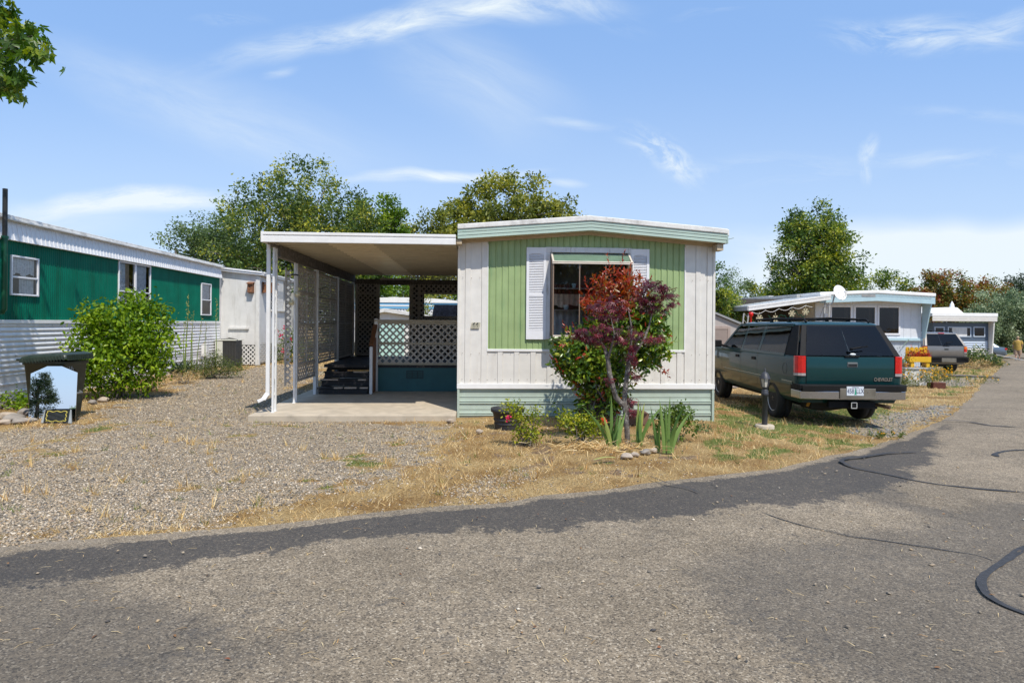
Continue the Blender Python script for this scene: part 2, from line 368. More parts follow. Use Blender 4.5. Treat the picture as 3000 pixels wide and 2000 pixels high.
tintn = N.new('ShaderNodeMix'); tintn.data_type = 'RGBA'; tintn.blend_type = 'MULTIPLY'; tintn.inputs['Factor'].default_value = 1; tintn.inputs['B'].default_value = SKYTINT
L.new(sky.outputs[0], tintn.inputs['A']); L.new(tintn.outputs['Result'], veil.inputs['A']); L.new(veil.outputs['Result'], mx.inputs['A']); mx.inputs['B'].default_value = (*CLOUDC, 1)
L.new(mx.outputs['Result'], bg.inputs['Color'])

# ================================================================== materials
M_white = pm('white_paint_metal', (.74, .73, .70), .5, var=.05, stain=(.42, .38, .32), samt=.35, sscale=2., streak=True, bump=.05, bscale=3)
M_offwhite = pm('cream_metal_siding', (.70, .672, .62), .5, var=.06, stain=(.50, .43, .34), samt=.28, sscale=1.8, streak=True, bump=.5, bscale=3.5, sthr=.55)
M_belt = pm('white_belt_metal', (.80, .79, .77), .45, var=.04, stain=(.5, .45, .4), samt=.3)
M_green = pm('faded_green_siding', (.30, .40, .18), .5, var=.12, scale=3, stain=(.10, .27, .14), samt=.6, sscale=2.0, streak=True, bump=.3, bscale=5)
M_skirt = pm('pale_mint_skirting', (.40, .475, .405), .5, var=.06, stain=(.26, .34, .27), samt=.4, streak=False, sscale=5, bump=.15, bscale=4)
M_fascia = pm('mint_fascia', (.44, .55, .475), .45, var=.07, scale=2, stain=(.20, .42, .32), samt=.4, sscale=4)
M_tan = pm('tan_trim', (.50, .40, .27), .6, var=.08, stain=(.25, .18, .11), samt=.4, sscale=6)
M_roofw = pm('white_roof_coating', (.70, .69, .66), .8, var=.08, scale=9, stain=(.30, .28, .25), samt=.6, sscale=3.2, bump=.5, bscale=14, sthr=.5)
M_roofclean = pm('bright_white_roof', (.82, .81, .78), .7, var=.04, stain=(.55, .5, .45), samt=.3, sscale=1.5, bump=.2, bscale=6)
M_alu = pm('bronze_aluminium', (.34, .24, .17), .4, .5, var=.1)
M_palealu = pm('pale_aluminium', (.70, .62, .52), .4, .2, var=.08)
M_peel = pm('peeling_white_paint', (.62, .62, .62), .7, var=.06, stain=(.17, .11, .07), samt=.9, sscale=5, streak=True, bump=.3, bscale=30, sthr=.56)
M_shutter = pm('white_plastic_shutter', (.78, .78, .80), .45, var=.03, stain=(.5, .48, .45), samt=.25)
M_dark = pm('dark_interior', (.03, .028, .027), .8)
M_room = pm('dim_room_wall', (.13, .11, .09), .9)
M_curt = pm('beige_curtain', (.58, .42, .30), .9, var=.2, scale=14)
M_lace = pm('lace_curtain', (.88, .89, .91), .95, var=.22, scale=22)
M_plaq = pm('beige_number_plate', (.48, .45, .34), .5, var=.05)
M_black = pm('black_paint', (.012, .012, .012), .45)
M_glass = glass('window_glass', (.8, .82, .82), .95); M_gclear = glass('clear_window_glass', (1, 1, 1), .96)
M_glassd = glass('dim_window_glass', (.5, .52, .53), .45)
M_car = pm('carport_white', (.76, .75, .73), .45, var=.04, stain=(.5, .46, .4), samt=.3, sscale=2.5)
M_ceil = pm('carport_ceiling', (.44, .39, .29), .5, var=.08, stain=(.28, .22, .15), samt=.4, sscale=2)
M_latt = pm('weathered_lattice', (.40, .37, .33), .8, var=.16, scale=12, stain=(.2, .17, .14), samt=.5, sscale=8)
M_wlatt = pm('white_lattice', (.70, .69, .66), .7, var=.08, scale=12, stain=(.3, .27, .22), samt=.5, sscale=8)
M_oldw = pm('old_beam_wood', (.13, .115, .10), .85, var=.35, scale=18, stain=(.4, .38, .35), samt=.6, sscale=12)
M_postw = pm('white_post', (.72, .72, .71), .5, var=.06, stain=(.4, .37, .33), samt=.4, sscale=6)
M_rail = pm('brown_stained_wood', (.16, .065, .025), .55, var=.3, scale=16)
M_step = pm('worn_black_step', (.012, .013, .016), .6, var=.3, scale=10, stain=(.34, .26, .20), samt=.85, sscale=4.5, sthr=.53)
M_teal = pm('teal_skirt_panel', (.030, .125, .135), .6, var=.08, scale=4, stain=(.02, .07, .07), samt=.4)
M_conc = pm('concrete', (.47, .40, .305), .85, var=.14, scale=4, stain=(.22, .185, .15), samt=.6, sscale=2.2, bump=.4, bscale=90)
M_emer = pm('emerald_siding', (.0005, .130, .078), .5, spec=.2, var=.14, scale=2.5, stain=(.003, .07, .035), samt=.7, sscale=1.3, streak=True, sthr=.5)
M_ribw = pm('white_ribbed_metal', (.73, .73, .74), .42, var=.05, stain=(.38, .35, .31), samt=.4, sscale=2.5, streak=True, sthr=.53)
M_ply = pm('white_painted_plywood', (.66, .65, .63), .7, var=.07, scale=3, stain=(.42, .40, .36), samt=.55, sscale=2.2, streak=True, sthr=.5)
M_ply2 = pm('white_post_peeling', (.66, .65, .62), .7, var=.07, stain=(.22, .17, .12), samt=.8, sscale=5, streak=True, sthr=.57)
M_wood = pm('red_brown_cedar', (.22, .095, .045), .7, var=.35, scale=12)
M_ac = pm('cream_metal_cabinet', (.60, .60, .52), .5, var=.05)
M_grille = pm('dark_wire_grille', (.035, .035, .035), .6)
M_bin = pm('dark_green_plastic', (.022, .034, .024), .42, var=.15, stain=(.10, .10, .08), samt=.35, sscale=6)
M_mirror = pm('mirror', (.92, .93, .93), .008, 1.0, var=0)
M_stone = pm('stone', (.26, .23, .20), .85, var=.25, scale=9, bump=.4, bscale=30)
M_stone2 = pm('pale_stone', (.40, .33, .26), .85, var=.25, scale=9, bump=.4, bscale=30)
M_bark = pm('grey_bark', (.16, .14, .12), .9, var=.35, scale=14, bump=.8, bscale=24)
M_mbark = pm('mottled_bark', (.13, .11, .095), .9, var=.3, scale=20, stain=(.44, .41, .37), samt=.9, sscale=18, bump=.6, bscale=40, sthr=.5)
M_pot = pm('black_plastic_pot', (.03, .032, .037), .55, var=.2, stain=(.12, .11, .1), samt=.4, sscale=7)
M_barrel = pm('weathered_barrel_wood', (.075, .06, .052), .85, var=.45, scale=10, stain=(.22, .19, .17), samt=.5, sscale=9, bump=.5, bscale=30)
M_soil = pm('soil', (.06, .045, .03), 1)

# ================================================================== ground
def PG(pts): return np.array([ground(u, v)[:2] for u, v in pts])
EDGE_PX = [(-900, 1660), (-400, 1618), (0, 1587), (383, 1558), (574, 1547), (765, 1534), (957, 1513), (1212, 1491), (1500, 1469), (1691, 1437), (1883, 1415), (2074, 1396), (2265, 1367), (2457, 1329), (2552, 1306), (2640, 1278), (2725, 1247), (2802, 1203), (2856, 1152), (2882, 1117), (2920, 1088), (2949, 1058)]
EDGE = PG(EDGE_PX)
EDGE = np.vstack([EDGE, [[EDGE[-1][0]+4, EDGE[-1][1]+6], [60, 75]]])
# densify with gentle wobble
def dens(P, step=.25):
    out = []
    for a, b in zip(P[:-1], P[1:]):
        n = max(1, int(np.linalg.norm(b-a)/step))
        for i in range(n): out.append(a+(b-a)*i/n)
    out.append(P[-1]); return np.array(out)
ED = dens(EDGE); 
tn = np.gradient(ED, axis=0); tn = unit(tn); nr = np.stack([-tn[:, 1], tn[:, 0]], 1)
wob = (fbm(ED[:, 0], ED[:, 1], 1.5, 2)-.5)*.18+(vnoise(ED[:, 0], ED[:, 1], 6, 4)-.5)*.06
ED = ED+nr*wob[:, None]
ROADPOLY = np.vstack([ED, [[120, 75], [120, -60], [-90, -60], [-90, ED[0][1]]]])
def inpoly(P, x, y):
    ins = np.zeros(x.shape, bool); n = len(P)
    for i in range(n):
        x1, y1 = P[i]; x2, y2 = P[(i+1) % n]
        if y1 == y2: continue
        c = ((y1 > y) != (y2 > y)) & (x < (x2-x1)*(y-y1)/(y2-y1)+x1); ins ^= c
    return ins
def pdist(P, x, y, closed=True):
    d = np.full(x.shape, 1e9); n = len(P)
    for i in range(n if closed else n-1):
        a = P[i]; b = P[(i+1) % n]; ab = b-a; l2 = max(ab@ab, 1e-9)
        t = np.clip(((x-a[0])*ab[0]+(y-a[1])*ab[1])/l2, 0, 1)
        d = np.minimum(d, np.hypot(x-a[0]-t*ab[0], y-a[1]-t*ab[1]))
    return d
def sdist(P, x, y): return np.where(inpoly(P, x, y), 1, -1)*pdist(P, x, y)
GRAVEL = PG([(-900, 1700), (-400, 1640), (0, 1600), (383, 1575), (560, 1545), (800, 1470), (1030, 1420), (1250, 1330), (1255, 1245), (1040, 1228), (800, 1225), (900, 1110), (905, 1066), (800, 1066), (690, 1082), (520, 1130), (470, 1160), (330, 1185), (238, 1200), (235, 1238), (0, 1262), (-500, 1330)])
GRAV2 = PG([(2520, 1235), (2660, 1205), (2800, 1180), (2720, 1225), (2640, 1275), (2560, 1290), (2500, 1275)])
GRAV3 = PG([(2745, 1112), (2870, 1100), (2850, 1128), (2770, 1132)])
GRAV4 = PG([(1330, 1390), (1560, 1370), (1500, 1460), (1300, 1480)])
LAWN = PG([(2095, 1180), (2300, 1150), (2640, 1130), (2650, 1260), (2400, 1330), (2100, 1345), (2050, 1300)])
LAWN2 = PG([(2740, 1100), (2930, 1060), (2900, 1085), (2840, 1150), (2760, 1160)])
DIRT = PG([(1420, 1260), (1700, 1290), (2050, 1300), (2000, 1390), (1600, 1400), (1400, 1330)])
def zones(x, y):
    n1 = fbm(x, y, .9, 1)-.5; n2 = fbm(x, y, 3.1, 2)-.5; n3 = fbm(x, y, 9, 6)-.5
    sd = sdist(GRAVEL, x, y)
    gv = smooth((sd+n1*2.6+n2*1.6+n3*1.2)/1.3+.5)
    # weedy straw patches inside the gravel
    gv *= 1-.85*smooth((n1*1.2+n2*1.1+n3*.9-.13)/.3)*smooth((4.-sd)/2.5)*smooth((12.-y)/3)
    for P, k in ((GRAV2, .9), (GRAV3, .8), (GRAV4, .5)): gv = np.maximum(gv, k*smooth((sdist(P, x, y)+n1*.8+n2*.6+n3*.4)/.5+.5))
    gr = .95*smooth((sdist(LAWN, x, y)+n1*1.0)/.9+.5)*smooth((n2*1.4+n1*.8+n3*1.0+.20)/.35)
    gr = np.maximum(gr, .9*smooth((sdist(LAWN2, x, y)+n1)/.9+.5)*smooth((n2*1.3+.2)/.3))
    gr = np.maximum(gr, .75*smooth((n2*1.1+n1*.9+n3*.8-.30)/.2))
    far = smooth((y-20)/20); gr = np.maximum(gr, far*smooth((n1*1.6+n2+.05)/.3)*.8)
    dt = smooth((sdist(DIRT, x, y)+n1*1.2)/.8+.5)*smooth((n2*1.2+n3*.7+.06)/.25)
    return gv, gr, dt
def axis_(lo, hi, a, b, st, gr=1.22):
    out = list(np.arange(a, b+1e-6, st)); s = st
    while out[-1] < hi: s *= gr; out.append(out[-1]+s)
    s = st; L_ = []
    x = a
    while x > lo: s *= gr; x -= s; L_.append(x)
    return np.array(L_[::-1]+out)
def gridmesh(name, xs, ys, mat, zf, keep=None):
    X, Y = np.meshgrid(xs, ys); Z = zf(X, Y); nx, ny = len(xs), len(ys)
    V = np.stack([X, Y, Z], -1).reshape(-1, 3); i = np.arange(nx*ny).reshape(ny, nx)
    Fc = np.stack([i[:-1, :-1], i[:-1, 1:], i[1:, 1:], i[1:, :-1]], -1).reshape(-1, 4)
    o = fast_mesh(name, V, Fc, mat, smooth=True); return o, X, Y
def setcol(o, name, arrs):
    a = o.data.attributes.new(name, 'FLOAT_COLOR', 'POINT'); n = arrs[0].size
    A = np.ones((n, 4), np.float32)
    for k, q in enumerate(arrs): A[:, k] = q.ravel()
    a.data.foreach_set('color', A.ravel())

def ground_mat():
    m = bpy.data.materials.new('gravel_and_dry_grass'); m.use_nodes = True; N, L = nt(m); b = N['Principled BSDF']; b.inputs['Roughness'].default_value = .95; b.inputs['Specular IOR Level'].default_value = .2
    tc = N.new('ShaderNodeTexCoord'); P = tc.outputs['Object']
    at_ = N.new('ShaderNodeAttribute'); at_.attribute_name = 'zone'; sp = N.new('ShaderNodeSeparateColor'); L.new(at_.outputs['Color'], sp.inputs[0])
    def noise(s, d=6, r=.6):
        n = N.new('ShaderNodeTexNoise'); n.inputs['Scale'].default_value = s; n.inputs['Detail'].default_value = d; n.inputs['Roughness'].default_value = r; L.new(P, n.inputs['Vector']); return n
    def ramp(fac, cs):
        r = N.new('ShaderNodeValToRGB'); e = r.color_ramp.elements
        while len(e) < len(cs): e.new(.5)
        for i, (p, c) in enumerate(cs): e[i].position = p; e[i].color = (*c, 1)
        L.new(fac, r.inputs['Fac']); return r.outputs['Color']
    def mix(f, a, b_):
        x = N.new('ShaderNodeMix'); x.data_type = 'RGBA'; L.new(f, x.inputs['Factor']); L.new(a, x.inputs['A']); L.new(b_, x.inputs['B']); return x.outputs['Result']
    vo = N.new('ShaderNodeTexVoronoi'); vo.inputs['Scale'].default_value = 42; L.new(P, vo.inputs['Vector'])
    sc = N.new('ShaderNodeSeparateColor'); L.new(vo.outputs['Color'], sc.inputs[0])
    grav = ramp(sc.outputs[0], [(0, (.13, .108, .08)), (.3, (.245, .205, .15)), (.55, (.33, .265, .185)), (.8, (.41, .33, .235)), (1, (.54, .46, .35))])
    straw = ramp(noise(38, 8, .75).outputs['Fac'], [(.3, (.14, .088, .040)), (.45, (.33, .225, .10)), (.6, (.50, .36, .17)), (.75, (.68, .52, .28))])
    big = ramp(noise(1.3, 5).outputs['Fac'], [(.38, (.62, .52, .42)), (.60, (1, 1, 1))])
    mm = N.new('ShaderNodeMix'); mm.data_type = 'RGBA'; mm.blend_type = 'MULTIPLY'; mm.inputs['Factor'].default_value = 1; L.new(straw, mm.inputs['A']); L.new(big, mm.inputs['B']); straw = mm.outputs['Result']
    green = ramp(noise(30, 8, .75).outputs['Fac'], [(.3, (.045, .055, .012)), (.5, (.12, .15, .035)), (.7, (.28, .27, .09))])
    dirt = ramp(noise(22, 8, .7).outputs['Fac'], [(.3, (.10, .06, .035)), (.5, (.21, .14, .085)), (.75, (.38, .28, .18))])
    def thr(ch, ns, w=.35):
        n = noise(ns, 6, .7).outputs['Fac']; a = N.new('ShaderNodeMath'); a.operation = 'ADD'; L.new(ch, a.inputs[0]); L.new(n, a.inputs[1])
        r = N.new('ShaderNodeMapRange'); r.interpolation_type = 'SMOOTHSTEP'; r.inputs['From Min'].default_value = 1-w/2; r.inputs['From Max'].default_value = 1+w/2; L.new(a.outputs[0], r.inputs['Value']); return r.outputs[0]
    c = mix(thr(sp.outputs[2], 9), straw, dirt); c = mix(thr(sp.outputs[1], 13), c, green); c = mix(thr(sp.outputs[0], 18, .25), c, grav)
    L.new(c, b.inputs['Base Color'])
    hn = noise(55, 8, .8); ad = N.new('ShaderNodeMath'); ad.operation = 'SUBTRACT'; L.new(hn.outputs['Fac'], ad.inputs[0]); L.new(vo.outputs['Distance'], ad.inputs[1])
    bp = N.new('ShaderNodeBump'); bp.inputs['Strength'].default_value = .9; bp.inputs['Distance'].default_value = .02; L.new(ad.outputs[0], bp.inputs['Height']); L.new(bp.outputs['Normal'], b.inputs['Normal'])
    return m
xs = axis_(-400, 500, -13, 22, .14); ys = axis_(-200, 700, 3, 34, .13)
def gbase(x, y): return g(x, y)+(fbm(x, y, 1.6, 8)-.5)*.035*smooth((60-y)/20)
gnd, X, Y = gridmesh('ground', xs, ys, ground_mat(), lambda x, y: gbase(x, y)-.02-.07*smooth(sdist(ROADPOLY, x, y)/.35))
gv, gr, dt = zones(X, Y); setcol(gnd, 'zone', (gv, gr, dt)); tag(gnd, kind='structure')

# ------------------------------------------------------------------ road
def road_mat():
    m = bpy.data.materials.new('worn_asphalt'); m.use_nodes = True; N, L = nt(m); b = N['Principled BSDF']; b.inputs['Roughness'].default_value = .88; b.inputs['Specular IOR Level'].default_value = .3
    tc = N.new('ShaderNodeTexCoord'); P = tc.outputs['Object']
    at_ = N.new('ShaderNodeAttribute'); at_.attribute_name = 'wear'; sp = N.new('ShaderNodeSeparateColor'); L.new(at_.outputs['Color'], sp.inputs[0])
    def noise(s, d=6, r=.6, vec=None):
        n = N.new('ShaderNodeTexNoise'); n.inputs['Scale'].default_value = s; n.inputs['Detail'].default_value = d; n.inputs['Roughness'].default_value = r; L.new(vec or P, n.inputs['Vector']); return n.outputs['Fac']
    def ma(op, a, b_):
        n = N.new('ShaderNodeMath'); n.operation = op
        for i, x in enumerate((a, b_)):
            if isinstance(x, (int, float)): n.inputs[i].default_value = x
            else: L.new(x, n.inputs[i])
        return n.outputs[0]
    def mr(v, a, b_, lo=0, hi=1):
        r = N.new('ShaderNodeMapRange'); r.inputs['From Min'].default_value = a; r.inputs['From Max'].default_value = b_; r.inputs['To Min'].default_value = lo; r.inputs['To Max'].default_value = hi; L.new(v, r.inputs['Value']); return r.outputs[0]
    def mix(f, a, b_, bt='MIX'):
        x = N.new('ShaderNodeMix'); x.data_type = 'RGBA'; x.blend_type = bt
        for k, q in (('Factor', f), ('A', a), ('B', b_)):
            if isinstance(q, (int, float)): x.inputs[k].default_value = q
            elif isinstance(q, tuple): x.inputs[k].default_value = (*q, 1)
            else: L.new(q, x.inputs[k])
        return x.outputs['Result']
    vo = N.new('ShaderNodeTexVoronoi'); vo.inputs['Scale'].default_value = 115; L.new(P, vo.inputs['Vector']); sc = N.new('ShaderNodeSeparateColor'); L.new(vo.outputs['Color'], sc.inputs[0])
    cr = N.new('ShaderNodeValToRGB'); e = cr.color_ramp.elements
    for _ in range(3): e.new(.5)
    for i, (p, c) in enumerate([(0, (.076, .062, .046)), (.2, (.165, .132, .093)), (.5, (.240, .190, .131)), (.85, (.305, .242, .165)), (1, (.48, .405, .30))]): e[i].position = p; e[i].color = (*c, 1)
    L.new(sc.outputs[0], cr.inputs['Fac'])
    big = ma('MULTIPLY', mr(noise(.55, 6, .65), .32, .68, .76, 1.16), mr(noise(3.0, 9, .75), .32, .68, .80, 1.16)); agg = mix(1., cr.outputs['Color'], (1, 1, 1), 'MULTIPLY')
    hv = N.new('ShaderNodeHueSaturation'); L.new(agg, hv.inputs['Color']); L.new(big, hv.inputs['Value']); agg = hv.outputs['Color']
    # darker, more binder: grey patch zones
    zone = mr(ma('ADD', ma('MULTIPLY', sp.outputs[1], 1.0), ma('MULTIPLY', noise(42, 7, .85), 2.0)), 1.32, 1.72)
    agg = mix(zone, agg, mix(.55, (.052, .050, .048), agg))
    # sealed dark band beside the edge, ragged, speckled through
    rag = ma('ADD', ma('MULTIPLY', noise(2.4, 10, .75), 2.1), ma('MULTIPLY', noise(30, 5, .75), 1.0))
    band = mr(ma('ADD', sp.outputs[0], rag), 2.10, 2.22)
    # binder showing as clustered dark mottling between the worn stones
    mot = ma('MULTIPLY', mr(noise(1.1, 5, .6), .42, .62), mr(ma('ADD', noise(11, 8, .8), ma('MULTIPLY', noise(70, 4, .7), .5)), .76, .88))
    agg = mix(ma('MULTIPLY', mot, .75), agg, (.070, .065, .060))
    agg = mix(ma('MULTIPLY', band, mr(noise(34, 6, .8), .66, .54, .25, .96)), agg, mix(.16, (.040, .039, .040), agg))
    # hair cracks
    vc = N.new('ShaderNodeTexVoronoi'); vc.feature = 'DISTANCE_TO_EDGE'; vc.inputs['Scale'].default_value = .55; mw = N.new('ShaderNodeTexNoise'); mw.inputs['Scale'].default_value = 2.2; mw.inputs['Detail'].default_value = 6; L.new(P, mw.inputs['Vector'])
    va = N.new('ShaderNodeVectorMath'); va.operation = 'MULTIPLY_ADD'; va.inputs[1].default_value = (.55, .55, .55); L.new(mw.outputs['Color'], va.inputs[0]); L.new(P, va.inputs[2]); L.new(va.outputs[0], vc.inputs['Vector'])
    crk = ma('MULTIPLY', mr(vc.outputs['Distance'], .0028, .0006), mr(noise(.8, 4, .6), .48, .58))
    agg = mix(ma('MULTIPLY', crk, .6), agg, (.035, .031, .026))
    # dusty light rim
    agg = mix(ma('MULTIPLY', sp.outputs[2], mr(noise(14, 6, .7), .35, .6)), agg, (.24, .20, .155))
    L.new(agg, b.inputs['Base Color'])
    hh = ma('SUBTRACT', noise(130, 4, .7), vo.outputs['Distance'])
    bp = N.new('ShaderNodeBump'); bp.inputs['Strength'].default_value = .5; bp.inputs['Distance'].default_value = .006; L.new(hh, bp.inputs['Height']); L.new(bp.outputs['Normal'], b.inputs['Normal'])
    return m
# strip mesh following the edge, then out to the far side
OFF = np.array([0, .08, .2, .35, .5, .7, .95, 1.25, 1.6, 2.1, 2.7, 3.5, 4.6, 6.2, 8.5, 12, 18])
# direction of strips: perpendicular to the smoothed edge
es = EDGE[:]; 
def smoothdir(P):
    t = np.gradient(P, axis=0)
    for _ in range(120): t[1:-1] = (t[:-2]+t[1:-1]*2+t[2:])/4
    t = unit(t); return np.stack([t[:, 1], -t[:, 0]], 1)
dirs = smoothdir(ED)
RV = (ED[:, None, :]+dirs[:, None, :]*OFF[None, :, None])
ne, no = len(ED), len(OFF)
rx, ry = RV[..., 0], RV[..., 1]
rz = gbase(rx, ry)-.012+.03*smooth(OFF/.9)[None, :]*1.0
V = np.stack([rx, ry, rz], -1).reshape(-1, 3); ii = np.arange(ne*no).reshape(ne, no)
Fc = np.stack([ii[:-1, :-1], ii[:-1, 1:], ii[1:, 1:], ii[1:, :-1]], -1).reshape(-1, 4)
road = fast_mesh('road', V, Fc, road_mat(), smooth=True); tag(road, kind='structure')
offs = np.broadcast_to(OFF[None, :], rx.shape)
# wear: width of the dark band varies along the edge
bw = np.interp(ED[:, 0], [-8, -4.5, -3, -1.5, 0, 2, 3.5, 5, 7, 10], [.85, 1.05, 1.0, .75, 1.0, 1.3, 1.25, .95, .5, .2])[:, None]
start = np.interp(ED[:, 0], [-8, -4, -2, 0, 2], [.20, .12, .04, 0, 0])[:, None]
band = smooth((offs-start)/.2)*smooth((bw+.25-offs)/.6)*np.interp(ED[:, 0], [-7, -3, 6, 9, 14], [.9, 1, .95, .4, .1])[:, None]
PATCH = PG([(1840, 1700), (2000, 1615), (2400, 1540), (2900, 1465), (3400, 1500), (3600, 2150), (2050, 2150), (1960, 1850)])
PATCH2 = PG([(2500, 1480), (2620, 1500), (2850, 1560), (2950, 1540), (2700, 1470), (2560, 1430)])
PATCH3 = PG([(-600, 1700), (300, 1720), (1000, 1830), (900, 2000), (200, 2100), (-700, 2100)])
pt = .95*smooth((sdist(PATCH, rx, ry)+(fbm(rx, ry, 1.2, 3)-.5)*1.2)/.9+.4)
pt = np.maximum(pt, .95*smooth((sdist(PATCH2, rx, ry)+(fbm(rx, ry, 1.5, 3)-.5)*.8)/.5+.4)); pt = np.maximum(pt, .88*smooth((sdist(PATCH3, rx, ry)+(fbm(rx, ry, 1.2, 4)-.5)*1.4)/.9+.3))
rim = smooth((.14-offs)/.12)*np.interp(ED[:, 0], [-5, -2.5, -1], [.9, .5, .15])[:, None]
setcol(road, 'wear', (band, pt, rim))
def roadz(x, y): return gbase(x, y)+.018
# crack sealing: strips of tar lying on the asphalt
M_tar = pm('tar_sealant', (.034, .034, .036), .8, var=.3, scale=30, bump=.2)
def tar(name, px, w):
    P = [ground(u, v) for u, v in px]; Q = []
    for i in range(len(P)-1):                         # catmull-rom
        p0, p1, p2, p3 = P[max(i-1, 0)], P[i], P[i+1], P[min(i+2, len(P)-1)]
        for k in range(8):
            t = k/8; Q.append(.5*((2*p1)+(p2-p0)*t+(2*p0-5*p1+4*p2-p3)*t*t+(3*p1-p0-3*p2+p3)*t**3))
    Q.append(P[-1]); m = MB(); vs = []
    for i, q in enumerate(Q):
        d = (Q[min(i+1, len(Q)-1)]-Q[max(i-1, 0)]); d.z = 0; d.normalize(); n = Vector((-d.y, d.x, 0)); e = min(1, i/4+.15, (len(Q)-1-i)/4+.15)
        ww = w*e*(.8+.5*float(vnoise(q.x, q.y, 5, 3)))
        for s in (-1, 1): p = q+n*s*ww/2*(1+.3*(float(vnoise(q.x, q.y, 14, 5+s))-.5)); vs.append((p.x, p.y, float(roadz(p.x, p.y))+.006))
    m.add(vs, [(2*i, 2*i+2, 2*i+3, 2*i+1) for i in range(len(Q)-1)])
    return tag(m.build(name, M_tar), kind='structure')
tar('road_tar_line', [(3060, 1590), (3000, 1609), (2960, 1636), (2922, 1663), (2888, 1690), (2876, 1715), (2884, 1746), (2915, 1772), (2954, 1791), (3000, 1808), (3060, 1830)], .045)
tar('road_tar_line', [(2690, 1329), (2610, 1331), (2546, 1338), (2490, 1346), (2466, 1355), (2478, 1366), (2520, 1380), (2622, 1402), (2712, 1418), (2839, 1434), (3010, 1448)], .045)
tar('road_tar_line', [(3040, 1322), (2970, 1324), (2935, 1328), (2914, 1337), (2925, 1344)], .06)
tar('road_tar_line', [(2230, 1510), (2300, 1534), (2370, 1553), (2430, 1565), (2500, 1580), (2560, 1586), (2680, 1604), (2780, 1620), (2860, 1632), (2915, 1650)], .012)
tar('road_tar_line', [(1900, 1400), (1960, 1420), (2010, 1432), (2050, 1452)], .014)
tar('road_tar_line', [(2690, 1226), (2760, 1232), (2830, 1236), (2900, 1250), (2990, 1256)], .05)

# ------------------------------------------------------------------ loose stone, grass (countless)
rng = np.random.default_rng(3)
def scatter(n, x0, x1, y0, y1):                       # denser towards the camera
    y = y0*(y1/y0)**rng.random(n); x = (x0+(x1-x0)*rng.random(n))*y/1.0
    return x, y
OCT = np.array([(1,0,0),(-1,0,0),(0,1,0),(0,-1,0),(0,0,1),(0,0,-.6),(.62,.62,.35),(-.62,.62,.35),(.62,-.62,.35),(-.62,-.62,.35)], float)
OF = np.array([(4,0,6),(0,2,6),(2,4,6),(4,2,7),(2,1,7),(1,4,7),(4,1,9),(1,3,9),(3,4,9),(4,3,8),(3,0,8),(0,4,8),(5,2,0),(5,1,2),(5,3,1),(5,0,3)])
def stones(name, x, y, z, r, mat, label=None, **kw):
    n = len(x); T = OCT[None]*(1+.35*(rng.random((n, 10, 1))-.5)); ang = rng.random(n)*6.28
    sx = r*(.8+.5*rng.random(n)); sy = r*(.55+.4*rng.random(n)); sz = r*(.35+.35*rng.random(n))
    a = T[..., 0]*sx[:, None]; b = T[..., 1]*sy[:, None]; tilt = (rng.random(n)-.5)*.7
    c = T[..., 2]*sz[:, None]+a*tilt[:, None]
    Vx = x[:, None]+a*np.cos(ang)[:, None]-b*np.sin(ang)[:, None]; Vy = y[:, None]+a*np.sin(ang)[:, None]+b*np.cos(ang)[:, None]
    V = np.stack([Vx, Vy, z[:, None]+c], -1).reshape(-1, 3); Fc = (OF[None]+(np.arange(n)*10)[:, None, None]).reshape(-1, 3)
    o = fast_mesh(name, V, Fc, mat, tint=np.repeat(rng.random(n), 10)); tag(o, label, **kw); return o
def stonemat(name, cols):
    m = leafmat(name, cols, .8, 0.0, .3); return m
M_grav = stonemat('loose_gravel', [(.075, .069, .065), (.20, .175, .145), (.33, .265, .185), (.43, .31, .185), (.27, .238, .20), (.47, .375, .26), (.65, .56, .44)])
xx, yy = scatter(300000, -.86, .30, 4.3, 24)
gvv, grr, dtt = zones(xx, yy); inr = inpoly(ROADPOLY, xx, yy)
k = (rng.random(len(xx)) < gvv**1.2*.95+.03) & (~inr | (rng.random(len(xx)) < .0)) & ~((xx > -4.05) & (xx < .1) & (yy > 10.3)) & ~((xx > -.9) & (yy > 10.6)) & (xx > -10.6)
xx, yy = xx[k], yy[k]
keepn = 95000
if len(xx) > keepn: xx, yy = xx[:keepn], yy[:keepn]
rr = (.005+.0115*rng.random(len(xx))**2)*(1+.06*np.maximum(yy-8, 0))
stones('gravel', xx, yy, gbase(xx, yy)-.02+rr*.15, rr, M_grav, kind='stuff')
xx, yy = scatter(30000, .35, .92, 8, 30); gvv, _, _ = zones(xx, yy); k = (rng.random(len(xx)) < gvv*.7) & ~inpoly(ROADPOLY, xx, yy); xx, yy = xx[k], yy[k]
M_grav2 = stonemat('blue_gravel', [(.12, .13, .14), (.20, .215, .23), (.28, .29, .30), (.36, .36, .35)])
rr = (.008+.014*rng.random(len(xx))**2)*(1+.05*np.maximum(yy-8, 0)); stones('blue_gravel', xx, yy, gbase(xx, yy)-.015, rr, M_grav2, kind='stuff')

